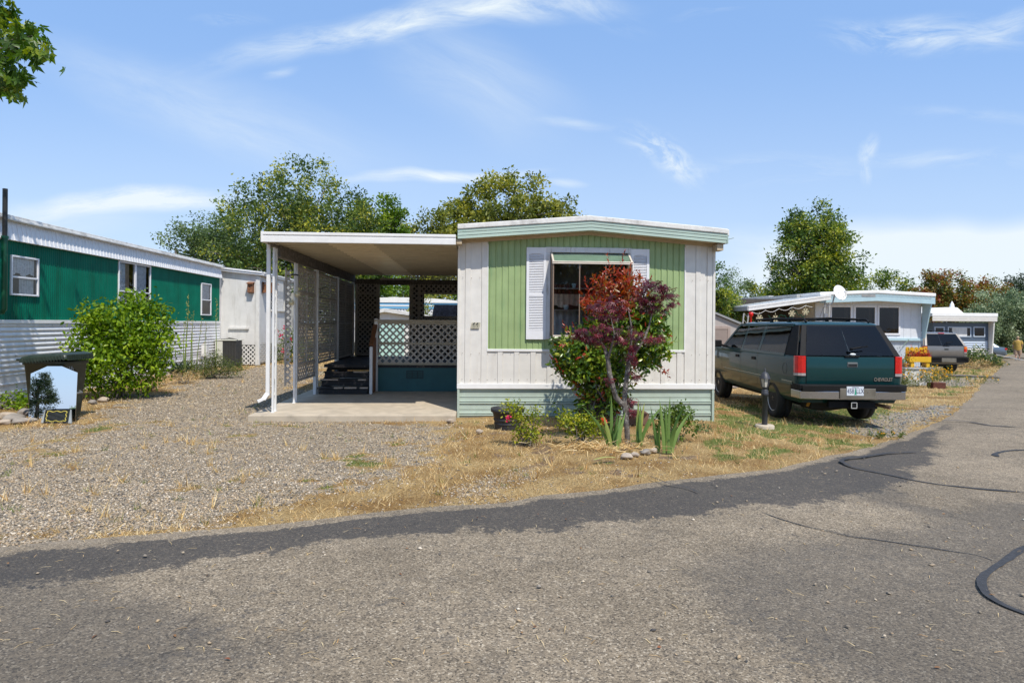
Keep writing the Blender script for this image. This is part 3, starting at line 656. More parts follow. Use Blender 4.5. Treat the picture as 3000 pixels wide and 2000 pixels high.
M_straw = leafmat('straw_blades', [(.28, .165, .07), (.52, .35, .145), (.70, .505, .23), (.82, .66, .38), (.58, .33, .12)], .7, .25, .2)
M_gblade = leafmat('green_blades', [(.05, .075, .015), (.11, .16, .03), (.20, .25, .06), (.36, .34, .12)], .6, .3, .2)
def blades(name, n, sel, L0, mat, x0=-.9, x1=.95, y0=4.6, y1=32, flat=.45, w=.09):
    x, y = scatter(n, x0, x1, y0, y1); gv, gr, dt = zones(x, y); p = sel(gv, gr, dt, x, y)
    rd = sdist(ROADPOLY, x, y)
    k = (rng.random(n) < p) & (rd < .04) & ~((x > -4.05) & (x < .0) & (y > 10.3) & (y < 19)) & ~((x > -.85) & (x < 3.4) & (y > 10.95) & (y < 25)) & (x > -.072*(y-11.9)-9.6)
    x, y = x[k], y[k]; m = len(x); P = np.stack([x, y, gbase(x, y)-.025], 1)
    D = unit(np.stack([rng.normal(size=m), rng.normal(size=m), flat+np.abs(rng.normal(size=m))*flat], 1)); Ln = L0*(.4+1.1*rng.random(m)**1.5)*(1+.03*np.maximum(y-8, 0))
    t = np.clip(fbm(x, y, 2.2, 9)*1.3-.15+rng.normal(size=m)*.15, 0, 1)
    o = leaves(name, P, D, rdirs(rng, m), Ln, Ln*w*(1+.08*np.maximum(y-6, 0)), mat, None, t, 'tri'); return tag(o, kind='stuff')
blades('dry_grass', 190000, lambda gv, gr, dt, x, y: np.clip(1.15-gv*1.1-dt*.7, .02, 1)*(.35+.65*smooth((fbm(x, y, 1.8, 21)-.36)/.2)), .060, M_straw, flat=.62)
blades('green_grass', 120000, lambda gv, gr, dt, x, y: np.clip(gr*1.0-.08, 0.0, 1)*(1-gv*.6), .07, M_gblade, flat=.9)
# taller straw in weedy clumps
def tufts(name, n, L0, mat, per, sel, flat=1.1):
    x, y = scatter(n, -.85, .9, 5, 24); gv, gr, dt = zones(x, y); k = (rng.random(n) < sel(gv, gr, dt, x, y)) & (sdist(ROADPOLY, x, y) < -.03) & ~((x > -4.05) & (x < .0) & (y > 10.2)) & ~((x > -.85) & (x < 3.4) & (y > 10.9)) & (x > -.072*(y-11.9)-9.5)
    x, y = np.repeat(x[k], per), np.repeat(y[k], per); m = len(x); P = np.stack([x+rng.normal(size=m)*.02, y+rng.normal(size=m)*.02, gbase(x, y)-.02], 1)
    D = unit(np.stack([rng.normal(size=m)*.6, rng.normal(size=m)*.6, flat+rng.random(m)*.5], 1)); Ln = L0*(.4+rng.random(m))
    return tag(leaves(name, P, D, rdirs(rng, m), Ln, Ln*.05+.002, mat, None, rng.random(m), 'tri'), kind='stuff')
tufts('straw_tufts', 900, .13, M_straw, 14, lambda gv, gr, dt, x, y: .2+.5*(1-gv)*(vnoise(x, y, 1.3, 7) > .55))
tufts('weed_tufts', 700, .07, M_gblade, 12, lambda gv, gr, dt, x, y: .25+.4*(vnoise(x, y, 1.1, 4) > .6), .7)
# bits of straw, leaf and grit on the road
n = 900; x, y = scatter(n, -.85, .85, 2.9, 11); k = sdist(ROADPOLY, x, y) > .02; x, y = x[k], y[k]; w_ = vnoise(x, y, .6, 5); k = rng.random(len(x)) < w_*1.1; x, y = x[k], y[k]; m = len(x)
P = np.stack([x, y, roadz(x, y)+.006], 1); D = np.stack([rng.normal(size=m), rng.normal(size=m), np.zeros(m)+.01], 1)
tag(leaves('straw_litter', P, D, np.tile([0, 0, 1.], (m, 1))+rng.normal(size=(m, 3))*.1, .03+.05*rng.random(m), .0035, M_straw, None, rng.random(m)*.7+.3, 'blade'), kind='stuff')
n = 420; x, y = scatter(n, -.85, .85, 2.9, 11); k = sdist(ROADPOLY, x, y) > .02; x, y = x[k], y[k]
stones('road_grit', x, y, roadz(x, y)+.004, .005+.014*rng.random(len(x))**2.2, M_grav, kind='stuff')
M_dead = leafmat('dead_leaves', [(.08, .04, .025), (.17, .08, .035), (.28, .16, .07), (.22, .07, .03)], .7, .1)
n = 70; x, y = scatter(n, -.85, .85, 2.9, 11); m = n; P = np.stack([x, y, np.where(inpoly(ROADPOLY, x, y), roadz(x, y)+.008, gbase(x, y)+.005)], 1)
tag(leaves('dead_leaf_litter', P, np.stack([rng.normal(size=m), rng.normal(size=m), .15*rng.random(m)], 1), np.tile([0, 0, 1.], (m, 1))+rng.normal(size=(m, 3))*.3, .018+.024*rng.random(m), .014, M_dead, None, rng.random(m), 'oval'), kind='stuff')
# ================================================================== main mobile home (66)
RZ = math.atan(106/1850)
o_ = at(1340, 1215, 10.75); HO = Vector((o_.x, 10.75, 0))
class Frame:
    def __init__(s, O, rz): s.O = O; s.rz = rz; s.c, s.s = math.cos(rz), math.sin(rz)
    def w(s, x, y, z=0): return Vector((s.O.x+x*s.c-y*s.s, s.O.y+x*s.s+y*s.c, s.O.z+z))
    def loc(s, p): d = p-s.O; return Vector((d.x*s.c+d.y*s.s, -d.x*s.s+d.y*s.c, d.z))
    def on_y(s, u, v, yl=0.):
        a, b = ray(u, v); o = s.loc(Vector((0, 0, H))); d = Vector((a*s.c+s.s, -a*s.s+s.c, b)); t = (yl-o.y)/d.y; return (o.x+t*d.x, o.z+t*d.z)
    def on_x(s, u, v, xl=0.):
        a, b = ray(u, v); o = s.loc(Vector((0, 0, H))); d = Vector((a*s.c+s.s, -a*s.s+s.c, b)); t = (xl-o.x)/d.x; return (o.y+t*d.y, o.z+t*d.z)
HF = Frame(HO, RZ); hp = HF.on_y
WW = hp(2090, 1232)[0]; GX = WW/2; LEN = 13.0
EAVE = 2.95; RISE = .185
def gable(x, base): return base+RISE*(1-abs(x-GX)/GX)
fxz = lambda a, b, c: (a, b, c)
home = thing('mobile_home', 'cream and green mobile home with number 66 and a louvre shuttered bay window', 'mobile home', HO, RZ)
# window positions
wx0, wz1 = hp(1612, 741); wx1, wz0 = hp(1841, 985)
px0 = hp(1428, 1022)[0]; px1 = hp(2004, 1029)[0]; pz0 = 1.135
# battened metal wall
def batten(x0, x1, per=.283, bw=.097, d=.011, ph=0.):
    pts = [(x0, 0)]; x = x0+ph
    while x < x1-.01:
        if x > x0+.004: pts += [(x, 0), (x+.003, .006), (x+.006, -d)]
        e = min(x+bw, x1)
        if e < x1: pts += [(e, -d), (e+.012, 0)]
        else: pts += [(e, -d)]
        x += per
    if pts[-1][0] < x1: pts.append((x1, 0))
    return [(a, b) for a, b in pts if x0 <= a <= x1+1e-6]
def cx(*us): return [hp(u, 900)[0] for u in us]
m = MB()
top = lambda a: gable(a, EAVE)+.02
l1, l2, l3 = cx(1362, 1379, 1410)
def strips(x0, x1, marks):            # marks: (left edge, right edge) of raised battens
    p = [(x0, 0)]
    for a, b in marks: p += [(a, 0), (a+.003, .005), (a+.006, -.012), (b-.006, -.012), (b, 0)]
    p.append((x1, 0)); return p
m.sheet(strips(0, px0, [(l1, l2), (l3, px0-.001)]), fxz, .555, top)
r1, r2, r3 = cx(2037, 2052, 2070)
m.sheet(strips(px1, WW, [(px1+.001, px1+.012), (r1, r2), (r3, r3+.012)]), fxz, .555, top)
bm_ = []; x = px0+.17
while x < px1-.1: bm_.append((x, x+.095)); x += .283
m.sheet(strips(px0, px1, bm_), fxz, .555, pz0+.005)
m.build('front_wall', M_offwhite, home)
# green ribbed panel with the window cut out
def ribs(x0, x1, per=.106):
    p = [(x0, -.004)]; k = math.floor(x0/per)+1
    while k*per < x1-.02:
        q = k*per
        if q > x0+.02: p += [(q-.012, -.004), (q-.004, .004), (q+.004, .004), (q+.008, -.010), (q+.02, -.010), (q+.026, -.004)]
        k += 1
    p.append((x1, -.004)); return p
m = MB()
for a, b, lo, hi in ((px0, wx0, pz0, top), (wx1, px1, pz0, top), (wx0, wx1, pz0, wz0), (wx0, wx1, wz1, top)): m.sheet(ribs(a, b), fxz, lo, hi)
m.build('siding_panel', M_green, home)
m = MB(); m.box(px0-.01, px1+.01, -.02, .004, pz0-.035, pz0+.006); m.box(px0-.012, px0+.006, -.018, .004, pz0+.007, 2.93); m.box(px1-.006, px1+.012, -.018, .004, pz0+.007, 2.93)
m.build('panel_trim', M_belt, home, .004)
bx('belt_strip', M_belt, home, -.012, WW+.012, -.03, .02, .462, .553, .006)
# skirting with horizontal beads
def skirtprof(z0, z1):
    p = [(z1, 0)]; z = z1
    for k in (.05, .135, .21, .245, .345, .415, .45): 
        q = z1-k
        if q < z0: break
        if k in (.05, .135, .345): p += [(q+.006, 0), (q, -.007), (q-.004, .002)]
        else: p += [(q+.016, 0), (q+.010, -.014), (q-.006, -.016), (q-.014, .004)]
    p.append((z0, 0)); return p
m = MB(); sp_ = skirtprof(-.16, .462)
m.sheet([(z, y) for z, y in sp_], lambda a, b, c: (c, b+.012, a), .03, WW-.03)
m.build('skirting', M_skirt, home)
m = MB(); m.box(-.006, .034, -.022, .03, -.12, .46); m.box(WW-.036, WW+.006, -.022, .03, -.2, .46); m.build('skirting_post', M_skirt, home, .004)
m = MB(); m.box(-.012, .03, -.016, .03, .556, EAVE-.02); m.box(WW-.03, WW+.012, -.016, .03, .556, EAVE-.02); m.build('corner_trim', M_offwhite, home, .004)
# sides, back, floor
m = MB(); m.box(0, .03, .03, LEN, .3, EAVE); m.box(WW-.03, WW, .03, LEN, .3, EAVE); m.box(.03, WW-.03, LEN-.03, LEN, .3, EAVE+.05); m.build('side_wall', M_offwhite, home)
m = MB(); m.box(0.004, .02, .04, LEN, -.1, .3); m.box(WW-.02, WW-.004, .04, LEN, -.3, .3); m.build('side_skirting', M_skirt, home)
# roof: deck, rolled white edge, fascia, soffit, trim
OV = .29; XL, XR = -.01, WW+.1
def gz2(x, base): return base+RISE*(1-abs(x-GX)/(XR-GX))
def slope_box(m, y0, y1, h0, h1, wob=0.0):
    xs_ = [XL, XL+.3, GX*.5, GX-.02, GX+.02, GX*1.5, XR-.3, XR]; rings = []
    for i, x in enumerate(xs_):
        dz = (random.random()-.5)*wob; a = gz2(x, h0); b = gz2(x, h1)+dz
        rings.append([Vector((x, y0, a)), Vector((x, y1, a)), Vector((x, y1, b)), Vector((x, y0, b))])
    m.loft(rings, smooth=False)
ZF = 2.965
m = MB(); slope_box(m, -OV, -OV+.02, ZF, ZF+.05); slope_box(m, -OV-.006, -OV+.018, ZF+.053, ZF+.105); slope_box(m, -OV-.012, -OV+.018, ZF+.108, ZF+.155)
m.box(XR, XR+.02, -OV-.014, -OV+.05, ZF-.004, ZF+.16); m.box(XR, XR+.012, -OV+.05, LEN, ZF, ZF+.15)
m.build('fascia', M_fascia, home, .003)
m = MB(); slope_box(m, -OV-.03, LEN+.1, ZF+.158, ZF+.245, .012); m.box(XR+.001, XR+.035, -OV-.02, LEN, ZF+.12, ZF+.235)
m.lathe([(.17, 0), (.17, .04), (.10, .10), (0, .115)], 10, Matrix.Translation((XL+.22, .55, ZF+.25))); m.build('roof', M_roofw, home, .012)
m = MB(); slope_box(m, -OV+.022, .0, ZF+.004, ZF+.02); m.build('soffit', M_tan, home)
m = MB(); slope_box(m, -.030, -.016, ZF-.045, ZF+.003); m.build('eave_trim', M_tan, home)
m = MB(); m.box(-.03, .06, -OV+.03, -.03, EAVE-.06, EAVE+.012); m.box(WW-.05, WW+.06, -OV+.05, -.03, EAVE-.10, EAVE+.012); m.build('eave_bracket', M_tan, home, .004)
m = MB(); m.bar((XR+.02, -OV, ZF+.07), (XR+.10, -OV-.05, ZF+.085), .02, .008); m.build('drip_tip', M_fascia, home)
# bay (greenhouse) window
win = bx('window', M_peel, home, 0, .001, 0, .001, 1.2, 1.201); bpy.data.objects.remove(win)
fx0, fz1 = hp(1598.5, 724); fx1, fz0 = hp(1846, 995)
m = MB(); m.box(fx0, wx0, -.035, .01, fz0+.001, fz1-.09); m.box(wx1, fx1, -.035, .01, fz0+.001, fz1-.09); m.box(fx0-.004, fx1+.004, -.038, .01, fz1-.09, fz1); m.box(wx0, wx1, -.035, .01, fz0+.001, wz0)
win = m.build('window', M_peel, home, .004)
PR = .29; gx0, gx1 = wx0+.02, wx1-.02; gz0, gz1, gzt = wz0+.01, wz1-.18, wz1-.015
m = MB(); t = .022
for a in (gx0, gx1): m.bar((a, -PR, gz0), (a, -PR, gz1), t, t); m.bar((a, -.04, gz0), (a, -.04, gzt), t, t)
for k in (1/3, 2/3): a = gx0+(gx1-gx0)*k; m.bar((a, -PR, gz0), (a, -PR, gz1), .018, .018)
m.build('window_frame', M_alu, win, .002)
m = MB()
for a in (gx0, gx1): m.bar((a, -PR-.012, gz1), (a, -.045, gzt), .03, .03)
m.bar((gx0-.02, -PR-.014, gz1+.004), (gx1+.02, -PR-.014, gz1+.004), .04, .02); m.bar((gx0-.02, -PR-.018, gz1-.022), (gx1+.02, -PR-.018, gz1-.022), .03, .018); m.bar((gx0, -PR, gz0-.006), (gx1, -PR, gz0-.006), .03, .03); m.box(gx0, gx1, -PR, -.04, gz0-.03, gz0-.021)
m.build('vent_frame', M_palealu, win, .002)
m = MB(); e = .002; m.quad((gx0+.012, -PR, gz0+.012), (gx1-.012, -PR, gz0+.012), (gx1-.012, -PR, gz1-.03), (gx0+.012, -PR, gz1-.03))
for a in (gx0, gx1): m.quad((a, -PR+.012, gz0), (a, -.05, gz0), (a, -.05, gzt-.01), (a, -PR+.012, gz1))
m.quad((gx0+.016, -PR-.006, gz1+.02), (gx1-.016, -PR-.006, gz1+.02), (gx1-.016, -.05, gzt+.012), (gx0+.016, -.05, gzt+.012))
m.build('pane', M_glass, win)
gl2 = pm('frosted_vent_film', (.25, .36, .28), .35, var=.1)
m = MB(); m.quad((gx0+.016, -PR+.006, gz1+.012), (gx1-.016, -PR+.006, gz1+.012), (gx1-.016, -.05, gzt+.002), (gx0+.016, -.05, gzt+.002)); m.build('vent_film', gl2, win)
m = MB()
for zz in (hp(1700, 846, -PR/2)[1], hp(1700, 909, -PR/2)[1]): m.box(gx0+.02, gx1-.02, -PR+.03, -.03, zz-.008, zz+.008)
m.build('shelf', pm('wire_shelf', (.30, .27, .25), .5, var=.2), win)
def cloth(m, x0, x1, z0, z1, y, amp=.02, per=.09, scallop=0.):
    n = int((x1-x0)/per*6); vs = []
    for i in range(n+1):
        x = x0+(x1-x0)*i/n; yy = y+amp*math.sin(x/per*2*math.pi+.8*math.sin(x*7))
        vs += [(x, yy, z0+scallop*(.5+.5*math.sin(x*17)+.3*math.sin(x*31))), (x, yy, z1)]
    m.add(vs, [(2*i, 2*i+2, 2*i+3, 2*i+1) for i in range(n)], True)
m = MB(); cz0 = hp(1640, 900, .05)[1]; cz1 = hp(1640, 862, .05)[1]; cloth(m, gx0, gx1, cz0, cz1, -.06, .014, .10, .04); m.build('curtain', M_curt, win)
m = MB(); cloth(m, gx0, gx1, hp(1640, 862, .1)[1], hp(1640, 835, .1)[1], -.045, .012, .08); m.build('valance', pm('dark_red_valance', (.10, .025, .02), .9, var=.3), win)
m = MB(); cloth(m, gx0, gx1, gz0, hp(1640, 908, -.05)[1], -.05, .012, .12); m.build('reflection_cloth', pm('grey_reflection_tone', (.30, .32, .35), .9, var=.2, scale=10), win)  # cloth added so its grey-blue colour imitates the reflection in the lower pane
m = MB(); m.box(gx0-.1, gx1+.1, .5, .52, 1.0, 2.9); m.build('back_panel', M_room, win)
m = MB()
for (fx, fz, r) in ((.18, 0, .05), (.28, 1, .04), (.55, 0, .055), (.8, 1, .045)):
    zz = hp(1700, 846 if fz else 909, -PR/2)[1]+.008; m.lathe([(r*.6, 0), (r*.75, .02), (r, .075), (r*.95, .08)], 10, Matrix.Translation((gx0+(gx1-gx0)*fx, -PR*.5, zz)))
m.build('glass_dish', pm('pale_blue_china', (.45, .6, .62), .2, var=.1), win)
# rows of fixing screws on the siding
m = MB()
for zz in (.62, 1.06, 2.35):
    for xx in np.arange(.06, WW-.04, .143):
        if zz > pz0 and px0-.02 < xx < px1+.02: continue
        m.lathe([(.006, 0), (.005, .004), (0, .005)], 6, Matrix.Translation((xx+.02*math.sin(xx*40), -.012, zz+.006*math.sin(xx*23))) @ Matrix.Rotation(R(90), 4, 'X'))
sc_ = m.build('screw', pm('rusty_screw', (.12, .07, .045), .8, var=.3), home); sc_['kind'] = 'stuff'
# shutters
def shutter(u0, u1, v0, v1):
    a, zt = hp(u0, v0); b, zb = hp(u1, v1); m = MB(); w = b-a; st = .045 if w > .25 else .04
    y0, y1 = -.042, -.012
    m.box(a, a+st, y0, y1, zb, zt); m.box(b-st, b, y0, y1, zb, zt)
    zmid = zb+(zt-zb)*.485
    for lo, hi in ((zb, zb+.145), (zmid-.028, zmid+.028), (zt-.105, zt)): m.box(a+st, b-st, y0, y1, lo, hi)
    m.prism([(a+st, zt-.105)]+[(a+st+(w-2*st)*i/10, zt-.105-.02*(1-math.sin(math.pi*i/10))) for i in range(11)]+[(b-st, zt-.105)], lambda p, q, d: (p, d, q), y0+.002, y1)
    m.box(a+st, b-st, y1-.006, y1+.002, zb, zt)
    for lo, hi in ((zb+.145, zmid-.028), (zmid+.028, zt-.108)):
        n = int((hi-lo)/.027)
        for i in range(n):
            z = lo+(hi-lo)*(i+.5)/n; m.add([(a+st, y0+.003, z-.010), (b-st, y0+.003, z-.010), (b-st, y1-.006, z+.013), (a+st, y1-.006, z+.013), (a+st, y0+.003, z-.006), (b-st, y0+.003, z-.006)], [(0, 1, 5, 4), (4, 5, 2, 3), (0, 3, 2, 1)])
    return m.build('shutter', M_shutter, home, .0015)
shutter(1542.5, 1597.7, 725, 994); shutter(1847.5, 1899, 730, 998)
# number plate
na, nz = hp(1379, 962); nb, nzt = hp(1407, 944.5)
m = MB(); m.prism([(na, nz), (nb-.018, nz), (nb+.004, nzt), (na+.02, nzt)], lambda p, q, d: (p, d, q), -.022, -.012); pl = m.build('number_plate', M_plaq, home, .001)
text('digits', '66', .115, M_black, pl, Matrix.Translation(((na+nb)/2+.003, -.0225, (nz+nzt)/2)) @ FRONT @ Matrix.Scale(1.0, 4), .002, bold=.004)

# ================================================================== concrete pad
def padz(x, y): return .08
p = [HF.loc(ground(u, v)) for u, v in ((757, 1224), (1336, 1226))]
m = MB(); y0 = HF.loc(Vector((0, 10.28, 0))).y
m.box(-3.33, -.012, -.47, 6.9, -.15, .08); pad = m.build('concrete_pad', M_conc, None, .015); pad.location = HO; pad.rotation_euler = (0, 0, RZ); tag(pad, kind='structure')

# ================================================================== carport
cp = thing('carport', 'white metal carport roof on posts with lattice screens beside the green home', 'carport', HO, RZ)
YF, YB, ZC = -.46, 6.75, 2.85; CXL, CXR = -3.13, -.035
m = MB(); m.box(CXL, CXR, YF-.02, YF+.03, ZC, ZC+.10); m.box(CXL, CXR, YF-.006, YF+.03, ZC+.101, ZC+.118); m.box(CXL, CXR, YF-.02, YF+.03, ZC+.119, ZC+.165)
m.box(CXL-.012, CXL+.02, YF-.03, YF+.05, ZC-.004, ZC+.17); m.box(CXL-.01, CXL+.012, YF+.05, YB, ZC+.0, ZC+.16); m.build('gutter', M_car, cp, .006)
def panprof(y0, y1, per=.30):
    p = []; y = y0
    while y < y1: p += [(y, .028), (y+.012, -.025), (y+.055, -.025), (y+.067, .028), (y+.15, .028), (y+.155, .012), (y+.175, .012), (y+.18, .028)]; y += per
    p = [q for q in p if q[0] < y1]; return p
m = MB(); pp = panprof(YF+.04, YB)
SKX0, SKX1 = HF.loc(at(1110, 800, 16)).x, HF.loc(at(1197, 800, 16)).x
fn = lambda a, b, c: (c, a, ZC+.03+b)
m.sheet(pp, fn, CXL, SKX0); m.sheet(pp, fn, SKX1, CXR); m.box(CXL, CXR, YF, YB, ZC+.12, ZC+.135)
m.build('roof', M_ceil, cp)
ml = MB(); pp = [(a, b+.003) for a, b in pp]; ml.sheet(pp, fn, SKX0+.004, SKX1-.004); ml.build('roof_panel', pm('glossier_ceiling_panel', (.60, .52, .38), .3, var=.06), cp)
bm2 = MB(); bm2.box(-3.03-.05, -3.03+.05, .02, YB-.1, ZC-.19, ZC+.005); bm2.box(-3.03-.03, -3.03+.03, -.25, .02, ZC-.05, ZC+.0); bm2.box(-3.0, CXR-.02, YB-.12, YB-.06, 2.60, 2.76); bm2.build('beam', M_oldw, cp, .006)
def post(x, y, z0, z1, sp=.13, orn=True, w=.032):
    m = MB()
    for s in (-1, 1): m.box(x-w/2, x+w/2, y+s*sp/2-w*.5, y+s*sp/2+w*.5, z0, z1)
    if orn:
        z = z0+.15; k = 0
        while z < z1-.2:
            pts = [Vector((x, y+(sp/2-.02)*math.cos(t*math.pi)*(1 if k % 2 else -1), z+.26*t+.03*math.sin(t*2*math.pi))) for t in [i/8 for i in range(9)]]
            m.tube(pts, .0075, 6); z += .27; k += 1
        for zz in (z0+.006, z1-.012): m.box(x-w*.8, x+w*.8, y-sp/2-.03, y+sp/2+.03, zz-.006, zz+.006)
    return m.build('post', M_postw, cp)
PX = -3.03
post(PX, -.10, .08, ZC+.02); post(PX, 1.12, .08, ZC-.17); post(PX+.0, 2.62, .08, ZC-.17, orn=False, w=.06); post(PX, 4.6, .3, ZC-.17, orn=False, w=.06); post(PX, 6.55, .3, ZC-.17, orn=False, w=.06)
m = MB(); dsx, dsy = PX-.082, -.17
m.bar((dsx, dsy, .36), (dsx, dsy, ZC), .058, .05, (0, 1, 0)); m.bar((dsx, dsy, .40), (dsx-.06, dsy-.03, .30), .07, .05, (0, 1, 0)); m.bar((dsx-.05, dsy-.025, .315), (dsx-.14, dsy-.07, .27), .06, .045, (0, 0, 1)); m.build('downspout', M_car, cp, .004)
# lattice maker: strips at +-45 degrees in the rectangle a0..a1, b0..b1 minus holes
def lattice(m, a0, a1, b0, b1, fn, per=.149, w=.037, th=.006, holes=()):
    def clip(k, s):
        # line b = s*a + k inside the rectangle
        seg = []
        lo, hi = a0, a1
        if s > 0: lo = max(lo, b0-k); hi = min(hi, b1-k)
        else: lo = max(lo, k-b1); hi = min(hi, k-b0)
        if hi-lo < .015: return []
        seg = [(lo, hi)]
        for (ha0, ha1, hb0, hb1) in holes:
            if s > 0: l2, h2 = max(ha0, hb0-k), min(ha1, hb1-k)
            else: l2, h2 = max(ha0, k-hb1), min(ha1, k-hb0)
            if h2 <= l2: continue
            ns = []
            for l, h in seg:
                if h2 <= l or l2 >= h: ns.append((l, h)); continue
                if l2 > l: ns.append((l, l2))
                if h2 < h: ns.append((h2, h))
            seg = ns
        return seg
    for s, lay in ((1, 0), (-1, 1)):
        kmin = (b0-a1) if s > 0 else (b0+a0); kmax = (b1-a0) if s > 0 else (b1+a1)
        k = math.floor(kmin/per)*per
        while k < kmax:
            for l, h in clip(k, s):
                if h-l < .02: continue
                dx = w/2*.7071*(1 if s > 0 else 1)
                A = (l, s*l+k); B = (h, s*h+k); nx, nb = (-.7071*s*w/2, .7071*w/2)
                q = [(A[0]-nx, A[1]-nb), (B[0]-nx, B[1]-nb), (B[0]+nx, B[1]+nb), (A[0]+nx, A[1]+nb)]
                d0, d1 = lay*th, lay*th+th-.0004
                m.prism(q, fn, d0, d1)
            k += per
def framebox(m, a0, a1, b0, b1, fn2, w=.05, th=.03):
    fn2(m, a0, a1, b0, b0+w, th); fn2(m, a0, a1, b1-w, b1, th); fn2(m, a0, a0+w, b0+w, b1-w, th); fn2(m, a1-w, a1, b0+w, b1-w, th)
# side screens along x = PX
def side_screen(y0, y1, z0, z1, mids=(), vmids=(), xo=0.):
    m = MB(); lattice(m, y0, y1, z0, z1, lambda a, b, d: (PX+xo-.008+d, a, b), .125, .036)
    f2 = lambda m_, a0, a1, b0, b1, th: m_.box(PX+xo-.022, PX+xo+.018, a0, a1, b0, b1)
    framebox(m, y0, y1, z0, z1, f2, .045)
    for z in mids: m.box(PX+xo-.02, PX+xo+.016, y0+.045, y1-.045, z-.022, z+.022)
    for y in vmids: m.box(PX+xo-.019, PX+xo+.015, y-.018, y+.018, z0+.045, z1-.045)
    return m.build('lattice_screen', M_latt, cp)
side_screen(1.22, 2.54, .46, 2.62, (.78, 1.53, 2.13), (1.9,))
side_screen(2.70, 4.52, .70, 2.62, (1.55, 2.1), (3.9,))
side_screen(4.66, 6.46, .70, 2.62, (1.55, 2.1), (5.6,))
m = MB(); lattice(m, -3.17, -3.085, .42, 2.55, lambda a, b, d: (a, 1.0+d, b), .11, .03); m.box(-3.19, -3.168, .985, 1.02, .40, 2.57); m.build('lattice_screen', M_latt, cp)
# back wall of lattice with a doorway and an opening
bl = lambda u, v: hp(u, v, YB-.15)
d0, dz1 = bl(1113, 820); d1, _ = bl(1199, 900); o0, oz1 = bl(1243, 860); o1, oz0 = bl(1330, 926)
m = MB(); lattice(m, -2.95, -.06, .68, 2.62, lambda a, b, d: (a, YB-.15+d, b), .132, .036, holes=((d0, d1, .6, dz1), (o0, o1+.2, oz0, oz1)))
f3 = lambda a0, a1, b0, b1: m.box(a0, a1, YB-.165, YB-.13, b0, b1)
f3(-2.98, -2.90, .68, 2.60); f3(d0-.09, d0, .68, 2.60); f3(d1, d1+.09, .68, 2.60); f3(d0, d1, dz1, dz1+.05); f3(-2.90, d0-.09, .68, .74); f3(-2.90, d0-.09, 1.60, 1.65); f3(-2.90, d0-.09, 2.33, 2.38)
xm = bl(1228, 900)[0]; f3(xm-.03, xm+.03, .68, 2.60); f3(d1+.09, xm-.03, 2.1, 2.15); f3(xm+.03, -.06, 2.36, 2.40); f3(o0, -.06, oz0-.06, oz0)
m.build('lattice_screen', M_latt, cp)
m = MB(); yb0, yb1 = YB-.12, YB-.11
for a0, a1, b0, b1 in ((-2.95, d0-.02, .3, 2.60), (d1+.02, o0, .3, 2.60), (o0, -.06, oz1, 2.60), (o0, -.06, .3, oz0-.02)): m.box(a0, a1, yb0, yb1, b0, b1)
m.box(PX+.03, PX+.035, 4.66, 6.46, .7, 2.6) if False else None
m.build('added_dark_sheet', M_dark, cp)  # near-black sheets added for the darkness seen through back and side lattice
bx('added_dark_sheet', M_dark, cp, PX-.06, PX-.05, 4.62, 6.6, .3, 2.62)
m = MB(); m.tube([(-1.6, YB-.2, 2.80), (-.06, YB-.2, 2.83)], .012, 6); m.tube([(-.9, YB-.3, 2.77), (-.06, YB-.3, 2.785)], .01, 6); m.build('conduit', M_car, cp)

# ================================================================== porch deck with steps
DZ = .66; DY = HF.loc(at(1220, 1069, 13.75)).y; 
SX0 = HF.loc(at(930, 1155, 13.1)).x; SX1 = HF.loc(at(1078, 1155, 13.1)).x; RX0 = HF.loc(at(1101, 1100, 13.75)).x
M_worn = pm('bare_worn_wood', (.58, .47, .37), .85, var=.3, scale=25, stain=(.78, .74, .68), samt=.7, sscale=14)
pr = thing('porch', 'raised porch with worn black steps, lattice railing and teal skirting under the carport', 'porch', HO, RZ)
m = MB(); n = 22
for i in range(n):
    y0 = DY+.02+(6.6-DY)*i/n; m.box(SX0-.0, -.04, y0, y0+(6.6-DY)/n-.006, DZ-.035, DZ)
m.build('deck', M_step, pr); bx('rim_board', M_step, pr, SX0, -.046, DY+.0, DY+.019, DZ-.06, DZ-.001)
SY = HF.loc(at(1000, 1155, 13.1)).y
for k in range(4):
    y0 = SY+k*.27; z1 = .08+(DZ-.085)*(k+1)/4; y1 = y0+.29 if k < 3 else DY+.02
    m = MB(); m.box(SX0+.02, SX1-.02, y0+.015, y0+.035, .085+(DZ-.085)*k/4, z1-.032); m.box(SX0, SX1, y0-.01, max(y1, y0+.2), z1-.03, z1)
    st_ = m.build('step', M_step, pr, .006); m = MB(); x = SX0+.03
    while x < SX1-.1:
        w_ = .05+.30*random.random(); h_ = .010+.018*random.random()
        if random.random() < .72: m.box(x, min(x+w_, SX1-.01), y0-.0125, y0+.03+.10*random.random(), z1-.012-h_*.5, z1+.0015)
        x += w_+.03+.12*random.random()
    m.build('worn_edge', M_worn, st_)
m = MB()
for x in (SX0+.01, SX1-.04): m.prism([(SY+.05, .085), (SY+1.15, .085), (SY+1.15, DZ-.05), (SY+.9, DZ-.05)], lambda a, b, d: (x+d, a, b), 0, .03)
m.build('stringer', M_step, pr)
